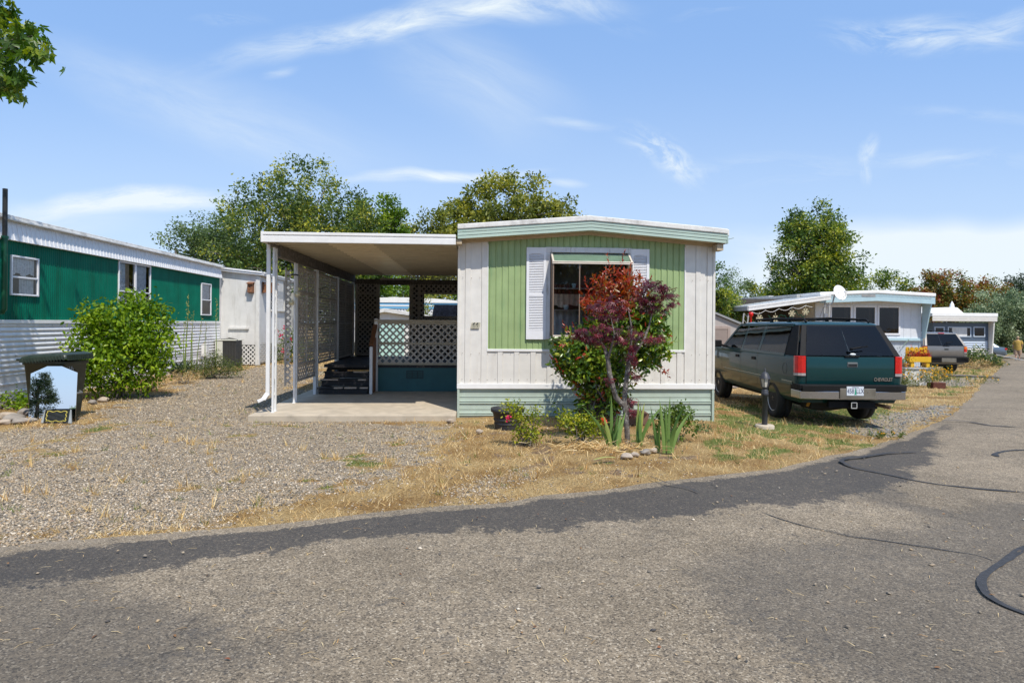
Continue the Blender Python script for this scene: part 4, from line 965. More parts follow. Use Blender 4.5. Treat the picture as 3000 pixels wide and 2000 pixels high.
# skirting and vent
m = MB(); m.box(RX0+.03, -.045, DY+.03, DY+.05, .085, DZ-.04); sk = m.build('skirting', M_teal, pr)
a, zt = HF.on_y(1190, 1085.5, DY); b, zb = HF.on_y(1240, 1109, DY)
m = MB(); m.box(a, b, DY+.018, DY+.029, zb, zb+.02); m.box(a, b, DY+.018, DY+.029, zt-.02, zt); 
for k in range(4): x = a+(b-a-.02)*k/3; m.box(x, x+.02, DY+.018, DY+.029, zb+.02, zt-.02)
for k in range(3):
    for j in range(6): x = a+(b-a-.02)*k/3+.02; z = zb+.03+(zt-zb-.06)*j/6; m.box(x, x+(b-a)/3-.03, DY+.021, DY+.028, z, z+.008)
m.build('vent', pm('dark_teal_vent', (.012, .05, .055), .5), sk); 
# railing
m = MB(); lattice(m, RX0+.05, -.045, DZ+.04, 1.60, lambda p, q, d: (p, DY-.006+d, q), holes=())
m.build('lattice_panel', pm('pale_lattice', (.50, .47, .42), .75, var=.1, scale=12, stain=(.3, .26, .2), samt=.4, sscale=8), pr)
m = MB(); m.box(RX0-.02, -.045, DY-.05, DY+.07, 1.60, 1.64); m.box(RX0+.04, -.045, DY-.03, DY+.0065-.008, 1.545, 1.60); m.box(RX0+.04, -.045, DY-.025, DY-.002-.006, 1.10, 1.15); m.box(RX0+.04, -.045, DY-.03, DY-.007, DZ, DZ+.05)
m.build('rail', M_ceil, pr, .003)
m = MB(); m.box(RX0-.03, RX0+.05, DY-.03, DY+.05, .085, 1.66); m.build('railing_post', M_postw, pr, .004)
# handrail going down the right side of the steps
hx = SX1+.05; m = MB(); m.bar((hx, SY+.02, 1.02+.08), (hx, DY-.02, 1.52), .09, .04); m.build('handrail', M_rail, pr, .005)
m = MB(); m.box(hx-.03, hx+.03, SY+.0, SY+.06, .085, 1.07); m.build('newel_post', M_postw, pr, .004)
m = MB(); m.box(hx-.02, hx+.02, SY+.30, SY+.36, .085, 1.16); m.box(hx-.02, hx+.02, SY+.5, SY+.54, .085, 1.25); m.build('baluster', M_rail, pr)

# ornaments on the carport posts
M_cream = pm('cream_ceramic', (.62, .55, .36), .55, var=.12)
def sunflower_orn(loc, label, r=.085):
    o = thing('sun_ornament', label, 'ornament', loc, 0, 'sun ornaments on the carport posts'); m = MB(); n = 14
    for i in range(n):
        t = 2*math.pi*i/n; rr = r*(1 if i % 2 else .85); c, s = math.cos(t), math.sin(t)
        m.add([(c*r*.35-s*r*.13, 0, s*r*.35+c*r*.13), (c*r*.35+s*r*.13, 0, s*r*.35-c*r*.13), (c*rr, -.006, s*rr), (c*r*.4, -.02, s*r*.4), (c*r*.4, .008, s*r*.4)], [(0, 2, 3), (3, 2, 1), (0, 4, 2), (4, 1, 2), (0, 3, 1, 4)])
    m.build('ray_petals', M_cream, o); m = MB(); m.lathe([(r*.42, 0), (r*.40, .015), (r*.25, .03), (0, .035)], 12, Matrix.Translation((0, .008, 0)) @ Matrix.Rotation(R(90), 4, 'X')); m.build('face', M_cream, o)
    return o
p1_ = at(871, 862, 11.55); p2_ = at(854.5, 886, 11.50)
for p, lb in ((p1_, 'cream sun ornament with a curled top hanging on the second carport post'), (p2_, 'cream sun ornament hanging lower left beside the second carport post')):
    o = sunflower_orn(p, lb)
    if p is p1_:
        m = MB(); m.tube([(.02*math.cos(t), 0, .10+.03*math.sin(t)) for t in [R(-60+30*i) for i in range(9)]], [.012*(1-i/10) for i in range(9)], 6); m.build('crescent', M_cream, o)
m = MB(); hk = at(862, 806.5, 11.6); m.tube([Vector((-.08, 0, 0)), Vector((-.03, -.02, .012)), Vector((.04, -.02, .010)), Vector((.08, 0, 0))], .014, 6); o = m.build('wire_hook', M_black); o.location = hk; tag(o, 'black curved iron hook fixed on the carport post above the sun ornaments', 'hook')
m = MB(); hk = at(938, 846, 13.25)
for s, e in (((0, 0, 0), (.14, -.02, .06)), ((0, 0, 0), (-.1, -.02, .05)), ((0, 0, 0), (.01, -.03, -.09)), ((.02, 0, .01), (.07, -.03, .03))): m.tube([s, (Vector(s)+Vector(e))/2+Vector((0, 0, -.02)), e], .006, 5)
o = m.build('wire_bracket', M_black); o.location = hk; tag(o, 'black branching wire bracket on the third carport post', 'bracket')
m = MB(); m.lathe([(.001, 0), (.018, .01), (.022, .05), (.001, .07)], 8); o = m.build('small_hook', M_black); o.location = at(934, 916, 13.2); o.rotation_euler = (0, R(70), 0); tag(o, 'short dark clamp low on the third carport post', 'clamp')
# ================================================================== green neighbour on the left
LRZ = R(4.0); lp = ground(0, 1180); LF = Frame(Vector((lp.x, lp.y, 0)), LRZ); lw = LF.on_x
lh = thing('mobile_home', 'long emerald green mobile home with white ribbed skirting at left edge', 'mobile home', LF.O, LRZ)
Y1 = lw(643, 900)[0]; Y0 = -6.0; ZJ = lw(300, 940)[1]; ZFB = 3.10; ZFT = 3.47; LWD = 3.7
w1 = [lw(28, 746), lw(109, 869)]; w2 = [lw(345, 763), lw(438, 880)]; w3 = [lw(588, 828), lw(616, 924)]
WINS = []
for (a, b) in (w1, w2, w3): WINS.append((a[0], b[0], b[1], a[1]))
WINS[1] = (WINS[1][0], WINS[1][1], 2.0, WINS[1][3])
def sine(y0, y1, per, amp, n=6):
    k = int((y1-y0)/per*n); return [(y0+(y1-y0)*i/k, amp*math.sin(2*math.pi*(y0+(y1-y0)*i/k)/per)) for i in range(k+1)]
fv = lambda a, b, c: (b, a, c)
m = MB(); edges = [Y0]+[e for w in WINS for e in (w[0], w[1])]+[Y1]
for i in range(len(edges)-1):
    a, b = edges[i], edges[i+1]
    if i % 2 == 0: m.sheet(sine(a, b, .066, .008), fv, ZJ, ZFB+.25, True)
    else:
        w = WINS[i//2]; m.sheet(sine(a, b, .066, .008), fv, ZJ, w[2], True); m.sheet(sine(a, b, .066, .008), fv, w[3], ZFB+.25, True)
m.build('siding', M_emer, lh)
m = MB()
per = .098
def hsine(z0, z1, per, amp, n=8):
    k = int((z1-z0)/per*n); return [(z0+(z1-z0)*i/k, amp*(.5+.5*math.cos(2*math.pi*(z0+(z1-z0)*i/k)/per))**.6) for i in range(k+1)]
m.sheet(hsine(.52, ZJ-.06, per, .024), lambda a, b, c: (b+.004, c, a), Y0, Y1, True)
m.sheet([(.52, .012), (.50, .012), (.50, .0), (.36, .0), (.345, .018), (.325, .018), (.31, 0), (.20, 0), (.185, .018), (.165, .018), (.15, 0), (-.1, 0)], lambda a, b, c: (b+.004, c, a), Y0, Y1)
sk = m.build('skirting', M_ribw, lh)
m = MB()
for i in range(70):
    y = Y0+6+random.random()*14; z = .56+per*random.randint(0, 9)+.02; m.lathe([(.008, 0), (.006, .006), (0, .007)], 6, Matrix.Translation((.03, y, z)) @ Matrix.Rotation(R(90), 4, 'Y'))
m.build('screw', M_grille, sk)['kind'] = 'stuff'
bx('belt_strip', M_belt, lh, 0, .045, Y0, Y1, ZJ-.06, ZJ+.012, .005)
m = MB()
pf = [] ; y = Y0
while y < Y1-.1: pf += [(y, 0), (y+.085, 0), (y+.093, .012), (y+.115, .012), (y+.123, 0)]; y += .13
fnn = lambda a, b, c: (.10-.07*(c-ZFB)/(ZFT-ZFB)+b, a, c)
m.sheet(pf, fnn, ZFB, ZFT); m.box(0, .10, Y0, Y1, ZFB-.004, ZFB+.004); m.build('awning_fascia', M_ribw, lh)
m = MB(); m.box(-.3, .15, Y0, Y1+.05, ZFT-.005, ZFT+.035); m.box(-.3, .11, Y0, Y1+.05, ZFT+.038, ZFT+.10); m.build('roof_edge', M_roofw, lh, .008)
m = MB(); n = 10
rr = [[Vector((-LWD*i/n, yy, ZFT+.09+.16*math.sin(math.pi*i/n))) for i in range(n+1)] for yy in (Y0, Y1+10)]
m.add(rr[0]+rr[1], [(i, i+1, n+2+i, n+1+i) for i in range(n)], True); m.build('roof', M_roofw, lh)
m = MB(); m.box(-LWD, -.03, Y1+9.9, Y1+10, -.2, ZFT+.1); m.box(-LWD, -.03, Y0, Y0+.05, -.1, ZFT+.1); m.box(-LWD, -LWD+.05, Y0, Y1+10, -.1, ZFT+.1); m.box(-.06, -.05, Y1, Y1+9.9, -.1, ZFT+.05); m.build('rear_wall', M_ply, lh)
bx('floor', M_room, lh, -LWD, -.05, Y0, Y1, .9, .95)
bx('inner_partition', M_room, lh, -1.2, -1.15, Y0, Y1, .95, ZFT)
def lwindow(w, double=False, midf=.5):
    y0, y1, z0, z1 = w; m = MB(); t = .035
    def fr(a, b):
        m.box(-.01, .04, a, a+t, z0, z1); m.box(-.01, .04, b-t, b, z0, z1); m.box(-.01, .042, a+t, b-t, z1-t, z1); m.box(-.01, .042, a+t, b-t, z0, z0+t)
        zm = z0+(z1-z0)*midf; m.box(-.008, .036, a+t, b-t, zm-.017, zm+.017)
    if double: ym = (y0+y1)/2; fr(y0, ym-.004); fr(ym+.004, y1)
    else: fr(y0, y1)
    wo = m.build('window', M_shutter, lh, .004)
    m = MB(); m.quad((.012, y0+.02, z0+.02), (.012, y1-.02, z0+.02), (.012, y1-.02, z1-.02), (.012, y0+.02, z1-.02)); m.build('pane', M_gclear, wo)
    return wo
wo = lwindow(WINS[0], midf=.46)
def lcloth(parent, y0, y1, z0, z1, x, mat, amp=.02, per=.08, scal=0.):
    m = MB(); n = int((y1-y0)/per*6)+4; vs = []
    for i in range(n+1):
        y = y0+(y1-y0)*i/n; xx = x+amp*math.sin(y/per*6.283+math.sin(y*9)); vs += [(xx, y, z0+scal*abs(math.sin(y*9))), (xx, y, z1)]
    m.add(vs, [(2*i, 2*i+2, 2*i+3, 2*i+1) for i in range(n)], True); m.build('curtain', mat, parent)
y0, y1, z0, z1 = WINS[0]; lcloth(wo, y0, y1, z0+(z1-z0)*.45, z1, -.06, M_lace, scal=.1); lcloth(wo, y0+(y1-y0)*.45, y1, z0, z0+(z1-z0)*.5, -.07, M_lace)
wo = lwindow(WINS[1], True, .30); y0, y1, z0, z1 = WINS[1]; lcloth(wo, y0, y0+(y1-y0)*.28, z0, z1, -.06, M_lace); lcloth(wo, y0+(y1-y0)*.55, y1-.1, z0, z1, -.06, M_lace); lcloth(wo, y0+(y1-y0)*.33, y0+(y1-y0)*.46, z0, z1, -.1, M_curt)
wo = lwindow(WINS[2], False, .48); y0, y1, z0, z1 = WINS[2]; lcloth(wo, y0, y1, z0+(z1-z0)*.5, z1, -.05, M_lace)
# vent pipe in front of the wall
M_pipe = pm('black_iron_pipe', (.02, .02, .02), .5, var=.2); M_pipeg = pm('green_painted_pipe', (.004, .09, .045), .4, var=.1)
pa = LF.loc(at(14, 700, 11.75)); 
m = MB(); m.tube([(pa.x, pa.y, lw(14, 700)[1]-.02), (pa.x, pa.y, LF.loc(at(15, 553, 11.75)).z)], .042, 10); pp_ = m.build('vent_pipe', M_pipe, lh)
m = MB(); zc = LF.loc(at(8, 915, 11.75)).z; m.tube([(pa.x-.1, pa.y, zc), (pa.x-.03, pa.y, zc+.01), (pa.x, pa.y, zc+.06), (pa.x, pa.y, lw(14, 700)[1])], .048, 10); m.lathe([(.06, 0), (.06, .05)], 10, Matrix.Translation((pa.x, pa.y, lw(14, 700)[1]-.03))); m.build('pipe_sleeve', M_pipeg, pp_)

# ------------------------------------------------------------------ white enclosed porch behind it: its end wall faces the road
aY = 22.75; ap = at(643, 1069, aY); AF = Frame(Vector((ap.x, aY, 0)), LRZ); aq = AF.on_y
an = thing('enclosed_porch', 'white painted plywood lean-to porch beyond the green mobile home', 'porch', AF.O, LRZ)
AW = aq(757, 1000)[0]; AL = AF.on_x(838, 1000, AW)[0]; ZL = aq(720, 1010)[1]; ZT0 = aq(645, 793)[1]; ZT1 = aq(755, 806)[1]
zr = lambda x: ZT0+(ZT1-ZT0)*x/AW
m = MB(); m.prism([(.05, ZL), (AW-.06, ZL), (AW-.06, zr(AW)), (.05, zr(.05))], lambda a, b, d: (a, d, b), 0, .04); m.build('wall', M_ply, an)
m = MB(); m.box(-.06, .06, -.02, .05, 0, zr(0)-.02); m.build('post', M_ply2, an, .005)
m = MB(); m.box(AW-.10, AW+.04, -.04, .10, 0, zr(AW)-.02); m.build('post', M_ply2, an, .005)
m = MB(); m.box(AW-.08, AW+.02, AL*.36, AL*.36+.11, 0, zr(AW)-.02); m.build('post', M_ply2, an, .005)
m = MB(); m.box(AW-.08, AW+.03, AL-.14, AL, 0, zr(AW)-.02); m.build('post', M_ply2, an, .005)
m = MB(); m.box(AW-.06, AW-.02, .11, AL*.36-.01, ZL+.05, zr(AW)); m.build('side_panel', M_ply, an)
m = MB(); m.box(AW-.06, AW-.02, AL*.36+.12, AL-.15, ZL, 2.0); m.build('side_panel', M_ply, an)
m = MB()
for k, off in ((0, .0), (1, .03)): z = .07*k; m.prism([(-.05, zr(0)+z), (AW+.16, zr(AW+.16)+z), (AW+.16, zr(AW+.16)+z+.064), (-.05, zr(0)+z+.064)], lambda a, b, d: (a, d, b), -.14-off, .02)
m.build('rake_board', M_ribw, an, .01)
m = MB()
for k, off in ((0, .0), (1, .03)): z = .07*k; zz_ = zr(AW+.16)+z; m.box(AW+.06, AW+.17+off, .03, AL+.5, zz_, zz_+.064)
m.build('gutter', M_ribw, an, .01)
m = MB(); m.quad((-.05, -.1, zr(0)+.145), (AW+.16, -.1, zr(AW+.16)+.145), (AW+.16, AL+.5, zr(AW+.16)+.145), (-.05, AL+.5, zr(0)+.145)); m.build('roof', M_roofw, an)
m = MB(); fl = lambda a, b, d: (a, .012+d, b); lattice(m, .45, AW-.10, .02, ZL-.005, fl, .155, .045); m.build('lattice_skirt', M_wlatt, an)
fs_ = lambda a, b, d: (AW-.03+d, a, b)
m = MB(); lattice(m, .1, AL*.36, .05, ZL+.05, fs_, .155, .045); m.build('lattice_skirt', M_wlatt, an); m = MB(); lattice(m, AL*.36+.12, AL-.15, .05, ZL+.05, fs_, .155, .045); m.build('lattice_skirt', M_latt, an)
m = MB(); lattice(m, AL*.36+.3, AL-.3, 2.02, 2.8, fs_, .15, .03); m.build('lattice_window', M_wlatt, an); bx('window_sill', M_ply, an, AW-.06, AW+.05, AL*.36+.12, AL-.15, 1.98, 2.03)
a, z = aq(671, 957); b, z2 = aq(730, 964); bx('ledge_board', M_ply, an, a, b, -.07, 0, z2, z, .004)
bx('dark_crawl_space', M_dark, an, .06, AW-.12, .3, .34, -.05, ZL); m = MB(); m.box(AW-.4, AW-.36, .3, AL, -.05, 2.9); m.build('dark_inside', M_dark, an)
# bird houses
def birdhouse(x, y, z, label, rz=0.0):
    o = thing('birdhouse', label, 'birdhouse', AF.w(x, y, z), LRZ+rz-R(90), 'wooden birdhouses on the white porch'); m = MB()
    m.box(0, .02, -.10, .10, -.02, .38); m.box(.02, .18, -.09, .09, 0, .31); b = m.build('box', M_wood, o, .004)
    m = MB(); m.lathe([(.026, 0), (.026, .004)], 12, Matrix.Translation((.1805, 0, .2)) @ Matrix.Rotation(R(90), 4, 'Y')); m.build('entrance_hole', M_black, b)
    m = MB(); m.prism([(0, .39), (0, .36), (.24, .30), (.24, .33)], lambda a, b, d: (a, d, b), -.115, .115); m.build('roof', M_wood, o, .003)
    m = MB(); m.tube([(.18, 0, .12), (.24, 0, .12)], .006, 6); m.build('perch', M_wood, o); return o
x, z = aq(737, 857); b0 = birdhouse(x, -.01, z, 'lone cedar birdhouse on the flat white wall left of the porch corner post')
names = ['first birdhouse right of the porch corner post, nearest in the row', 'middle birdhouse in the row right of the corner post', 'farthest birdhouse in the row beside the small lattice window']
for u_, lb in zip((771, 784, 796), names): y, z = AF.on_x(u_, 857, AW); dup(b0, AF.w(AW-.0, y, z), rz=LRZ, label=lb)

# ------------------------------------------------------------------ air conditioner
a0 = at(641, 1066, 22.2); ac = thing('air_conditioner', 'cream outdoor air conditioner with dark grille beside the white porch wall', 'air conditioner', Vector((a0.x, 21.9, 0)), R(2))
aw_ = 60/1850*21.9; ah = .05+(1068-996)/1850*21.9; cx_ = aw_*.36
m = MB(); m.box(0, cx_, 0, .6, .34, ah); m.box(.02, cx_, .02, .6, .0, .34); m.box(-.02, aw_+.02, -.02, .66, ah, ah+.035); m.build('cabinet', M_ac, ac, .008)
m = MB(); m.box(cx_+.01, aw_-.02, .03, .6, 0, ah-.005); m.build('coil', M_grille, ac)
m = MB(); W_ = aw_-cx_
for i in range(26): z = .02+(ah-.04)*i/25; m.box(cx_+.01, aw_-.004, .005, .014, z, z+.009)
for i in range(9): x = cx_+.012+(W_-.024)*i/8; m.box(x, x+.007, .015, .022, 0, ah-.01)
for i in range(22): z = .02+(ah-.04)*i/21; m.box(aw_-.016, aw_-.004, .02, .6, z, z+.009)
m.build('grille', pm('grey_wire', (.12, .12, .115), .5, .3), ac)
m = MB()
for k in range(3): m.tube([(.15+.08*k, .1+.1*k, ah+.045), (.35, .2+.05*k, ah+.06+.015*k), (aw_-.12-.04*k, .2, ah+.055+.01*k), (aw_+.03, .1, ah+.03), (aw_+.02, .06, ah-.08)], .013, 6)
m.build('loose_cable', M_pipe, ac)
q = LF.w(.18, lw(602, 1040, .2)[0], 0)
ub = thing('utility_box', 'small white electric box on a stub post behind the yucca stalks', 'utility box', q, LRZ)
m = MB(); m.box(-.05, .05, -.05, .05, -.1, .45); m.build('post', M_ply2, ub, .004); m = MB(); m.box(-.07, .09, -.11, .11, .42, .80); m.box(-.075, .10, -.12, .12, .80, .83); m.build('box', M_white, ub, .01)

# ------------------------------------------------------------------ wheeled bin, mirror and small plaque
bp = ground(190, 1228); bp = Vector((-7.37, 10.22, 0))
bin_ = thing('wheelie_bin', 'dark green wheeled rubbish bin with raised ribbed lid behind the mirror', 'bin', bp, R(-3))
def rrect(hx, hy, r, z, cx=0, cy=0, n=4):
    out = []
    for sx, sy, a0 in ((1, 1, 0), (-1, 1, 90), (-1, -1, 180), (1, -1, 270)):
        for i in range(n+1):
            a = R(a0+90*i/n); out.append(Vector((cx+sx*(hx-r)+r*math.cos(a), cy+sy*(hy-r)+r*math.sin(a), z)))
    return out
m = MB(); m.loft([rrect(.27, .22, .05, .0+.03), rrect(.29, .235, .05, .25), rrect(.335, .275, .06, .86), rrect(.355, .295, .06, .87), rrect(.355, .295, .06, .92)]); m.build('body', M_bin, bin_)
# lid: slightly open, tilted, hinge on the left side (-x), rim curling down
LM = Matrix.Translation((-.36, 0, .95)) @ Matrix.Rotation(R(-5), 4, 'Y')
m = MB(); rings = []
for hx, hy, z, r in ((.40, .325, -.05, .07), (.40, .325, .0, .07), (.37, .295, .035, .07), (.30, .24, .055, .06), (.27, .21, .04, .06)): rings.append([LM @ v for v in rrect(hx, hy, r, z, .37, 0, 6)])
m.loft(rings); lid = m.build('lid', M_bin, bin_)
m = MB()
for i in range(12): y = -.285+i*.048; m.box(.765, .785, y, y+.026, -.075, .012, LM)
for i in range(14): x = .08+i*.05; m.box(x, x+.012, -.335, -.322, -.07, .01, LM)
m.build('ribbed_rim', M_bin, lid)
m = MB(); m.tube([LM @ Vector((-.06, -.28, .0)), LM @ Vector((-.06, .28, .0))], .018, 8); m.build('hinge_bar', M_bin, bin_)
m = MB(); m.tube([(.305, -.12, .42), (.365, -.09, .40), (.365, .09, .40), (.305, .12, .42)], .018, 8); m.build('grab_bar', pm('grey_metal_bar', (.3, .3, .29), .4, .6), bin_)
m = MB(); m.lathe([(.03, 0), (.11, .01), (.13, .035), (.11, .06), (.03, .07)], 18, Matrix.Translation((-.2, .24, .13)) @ Matrix.Rotation(R(90), 4, 'Y')); m.build('wheel', M_pipe, bin_)
m = MB(); m.prism([(.045*math.cos(t)+.0, .62+.16*math.sin(t)) for t in [2*math.pi*i/16 for i in range(16)]], lambda a, b, d: (.292+(b-.25)*.074+d, a-.02, b), 0, .004); m.build('side_recess', M_black, bin_)
Mx = Matrix.Translation((.3325, -.12, .80)) @ Matrix.Rotation(R(90), 4, 'Z') @ FRONT
text('painted_digits', '26', .14, pm('chalky_white_marking', (.35, .36, .34), .9), bin_, Mx, .001)
mr0 = ground(82, 1236); mr1 = ground(221, 1234)
mm = (mr0+mr1)/2; ww = (mr1-mr0).length; ang = math.atan2(mr1.y-mr0.y, mr1.x-mr0.x)
MHt = (1234-1070)/1850*mm.y
mi = thing('mirror', 'frameless mirror with a clipped top leaning on the bin', 'mirror', mm+Vector((0, 0, -.01)), ang+R(-1))
Mt = Matrix.Rotation(R(-4.05), 4, 'X')
out = [(-ww/2, 0), (ww/2, 0), (ww/2*1.0, MHt*.885), (ww*.155, MHt), (-ww*.155, MHt), (-ww/2, MHt*.87)]
m = MB(); m.prism(out, lambda a, b, d: Mt @ Vector((a, d, b)), 0, .003); m.build('glass', M_mirror, mi)
m = MB(); m.prism(out, lambda a, b, d: Mt @ Vector((a, d, b)), .0035, .010); m.build('backing', pm('brown_hardboard', (.16, .10, .06), .8), mi)
q0, q1 = ground(134, 1237), ground(207, 1237); pw = (q1-q0).length; pc = (q0+q1)/2+Vector((0, -.06, 0))
pq = thing('plaque', 'small dark glossy plaque with yellow scalloped border before the mirror', 'plaque', pc, R(0)); ph = 34/1850*pc.y*1.15
Pt = Matrix.Rotation(R(-12), 4, 'X')
m = MB(); m.prism([(-pw/2, 0), (pw/2, 0), (pw/2, ph), (-pw/2, ph)], lambda a, b, d: Pt @ Vector((a, d, b)), 0, .008); m.build('panel', pm('black_glossy_glass', (.008, .012, .010), .06, spec=.8), pq)
m = MB(); pts = []
for i in range(73):
    t = i/72*4; k = int(t) % 4; f = t-int(t); hw, hh = pw*.40, ph*.36
    c = [(-hw, -hh), (hw, -hh), (hw, hh), (-hw, hh), (-hw, -hh)]; a, b = c[k], c[k+1]
    w = .008*math.sin(f*math.pi*5); x = a[0]+(b[0]-a[0])*f; z = a[1]+(b[1]-a[1])*f
    pts.append(Pt @ Vector((x+(w if k % 2 else 0), -.003, ph/2+z+(0 if k % 2 else w))))
m.tube(pts, .0055, 5, smooth=False); m.build('border', pm('yellow_paint', (.62, .52, .10), .5), pq)
m = MB()
for s in (-1, 1): m.prism([(s*(pw/2+.002), 0), (s*(pw/2+.05), 0), (s*(pw/2+.012), ph*1.02), (s*(pw/2+.002), ph*1.02)], lambda a, b, d: Pt @ Vector((a, d+.01, b)), 0, .02)
m.build('stand', pm('clear_grey_stand', (.35, .38, .38), .15, var=.1), pq)
# stones
def rock(name, pos, r, mat, label, seed, sq=.6, group=None):
    rg = np.random.default_rng(seed); bm = bmesh.new(); bmesh.ops.create_icosphere(bm, subdivisions=3, radius=1)
    ax = np.array([1, .7+.25*rg.random(), sq]); off = rg.random(3)*10
    for v in bm.verts:
        n = 1+.16*math.sin(v.co.x*2.2+off[0])*math.sin(v.co.y*2.7+off[1])+.09*math.sin(v.co.z*4+off[2]+v.co.x*3); v.co = Vector((v.co.x*ax[0], v.co.y*ax[1], v.co.z*ax[2]))*n*r
    me = bpy.data.meshes.new(name); bm.to_mesh(me); bm.free(); me.polygons.foreach_set('use_smooth', np.ones(len(me.polygons), bool)); me.materials.append(mat)
    o = bpy.data.objects.new(name, me); COL.objects.link(o); o.location = Vector(pos)+Vector((0, 0, r*sq*.45)); o.rotation_euler = (0, 0, rg.random()*6)
    return tag(o, label, 'stone', group)
rk = [((1837, 1340), .075, M_stone2, 'pale grey oval stone at the foot of the maple, leftmost of its group'), ((1861, 1333), .05, M_stone2, 'small cream stone between the two larger stones under the maple'), ((1890, 1327), .07, M_stone, 'dark grey stone right of the cream pebble under the maple'), ((1912, 1322), .065, M_stone2, 'brownish stone at the right end of the stones under the maple'),
      ((20, 1222), .13, M_stone2, 'pale flat stone at the left edge below the white skirting'), ((40, 1232), .15, M_stone, 'brown stone lying left of the mirror in dry moss'), ((12, 1240), .10, M_stone2, 'tan stone nearest the left picture edge'), ((62, 1238), .12, M_stone, 'grey stone closest to the foot of the mirror'), ((72, 1212), .13, M_stone, 'dark grey stone behind the mirror foot'),
      ((303, 1174), .10, M_stone2, 'cream stone lying on gravel under the green shrub'), ((270, 1182), .10, M_stone, 'flat dark stone beside the bin and shrub'), ((1320, 1235), .07, M_stone2, 'brown stone at the right corner of the concrete pad'), ((1404, 1266), .06, M_stone2, 'tan stone in dry grass left of the black tub')]
for i, ((u, v), r, mt, lb) in enumerate(rk): rock('stone', ground(u, v), r, mt, lb, 50+i, .5)
# ================================================================== vehicles
M_paint = pm('dark_teal_car_paint', (.0005, .032, .034), .4, .0, var=.04, coat=.65, spec=.15)
M_carblk = pm('black_car_trim', (.012, .012, .013), .62, var=.15, spec=.12)
M_rubber = pm('tyre_rubber', (.018, .018, .018), .85, var=.2, bump=.3, bscale=40, stain=(.10, .09, .075), samt=.3)
M_chrome = pm('chrome', (.46, .46, .47), .14, 1.0, var=.06, scale=3)
M_alloy = pm('alloy_wheel', (.66, .65, .62), .35, .45, var=.1)
M_tail = pm('red_tail_lamp_plastic', (.55, .006, .006), .15, var=.15, scale=20, coat=.6)
M_rev = pm('clear_lamp_plastic', (.38, .33, .32), .15, var=.1)
M_tint = glass('tinted_car_glass', (.5, .55, .6), .3, .012)
M_seat = pm('grey_car_seat', (.34, .36, .36), .9)
M_under = pm('dark_underbody', (.016, .015, .014), .9)
M_platew = pm('pale_license_plate', (.62, .66, .70), .4, var=.04)
M_ink = pm('navy_plate_ink', (.015, .02, .08), .5, var=0)
M_fir = pm('plate_tree_green', (.03, .28, .17), .5, var=.1)
def to_mesh(o):
    dg = bpy.context.evaluated_depsgraph_get(); me = bpy.data.meshes.new_from_object(o.evaluated_get(dg)); return me
def boolcut(o, cut):
    md = o.modifiers.new('cut', 'BOOLEAN'); md.operation = 'DIFFERENCE'; md.object = cut; md.solver = 'EXACT'
    bpy.context.view_layer.update(); me = to_mesh(o); o.modifiers.clear(); old = o.data; o.data = me; bpy.data.meshes.remove(old)
    c = cut.data; bpy.data.objects.remove(cut); bpy.data.meshes.remove(c)
def arc_rect(x, y0, y1, z, r, n=5): return rrect(x, (y1-y0)/2, r, z, 0, (y0+y1)/2, n)
def wheel(parent, x, y, z, r, w, side, spokes=5, rim=.62):
    Mw = Matrix.Translation((x, y, z)) @ Matrix.Rotation(R(90)*side, 4, 'Y')
    m = MB(); h = w/2
    m.lathe([(r*.62, -h), (r*.86, -h), (r*.965, -h*.82), (r, -h*.55), (r*1.0, -h*.1), (r*.985, -h*.08), (r*.985, h*.08), (r*1.0, h*.1), (r, h*.55), (r*.965, h*.82), (r*.86, h), (r*.66, h), (r*.62, h*.8)], 36, Mw); ty = m.build('wheel', M_rubber, parent)
    m = MB(); m.lathe([(r*.64, -h*.9), (r*.64, h*.84), (r*.60, h*.86), (r*.57, h*.45), (r*.57, -h*.9)], 32, Mw)
    m.lathe([(r*.20, h*.25), (r*.20, h*.72), (r*.12, h*.80), (.0, h*.80)], 14, Mw)
    for k in range(spokes):
        for d in (-.13, .13):
            a = 2*math.pi*k/spokes; a1 = a+d
            m.bar(Mw @ Vector((r*.16*math.cos(a), r*.16*math.sin(a), h*.62)), Mw @ Vector((r*.585*math.cos(a1), r*.585*math.sin(a1), h*.70)), r*.085, r*.07, Mw.to_3x3() @ Vector((0, 0, 1)))
    m.build('rim', M_alloy, ty, .003); m = MB(); m.lathe([(0, h*.1), (r*.6, h*.1), (r*.6, h*.15), (0, h*.15)], 24, Mw); m.build('brake_disc', M_under, ty)
SIDEP = [(.42, .895), (.50, .95), (.72, .975), (.95, .985), (1.15, .975), (1.255, .95)]
def sidex(z):
    for (z0, x0), (z1, x1) in zip(SIDEP[:-1], SIDEP[1:]):
        if z <= z1: return x0+(x1-x0)*(z-z0)/(z1-z0)
    return .95+(.76-.95)*(z-1.255)/(1.80-1.255)
def reary(z): return .165 if z < 1.25 else .165+(z-1.25)*.62
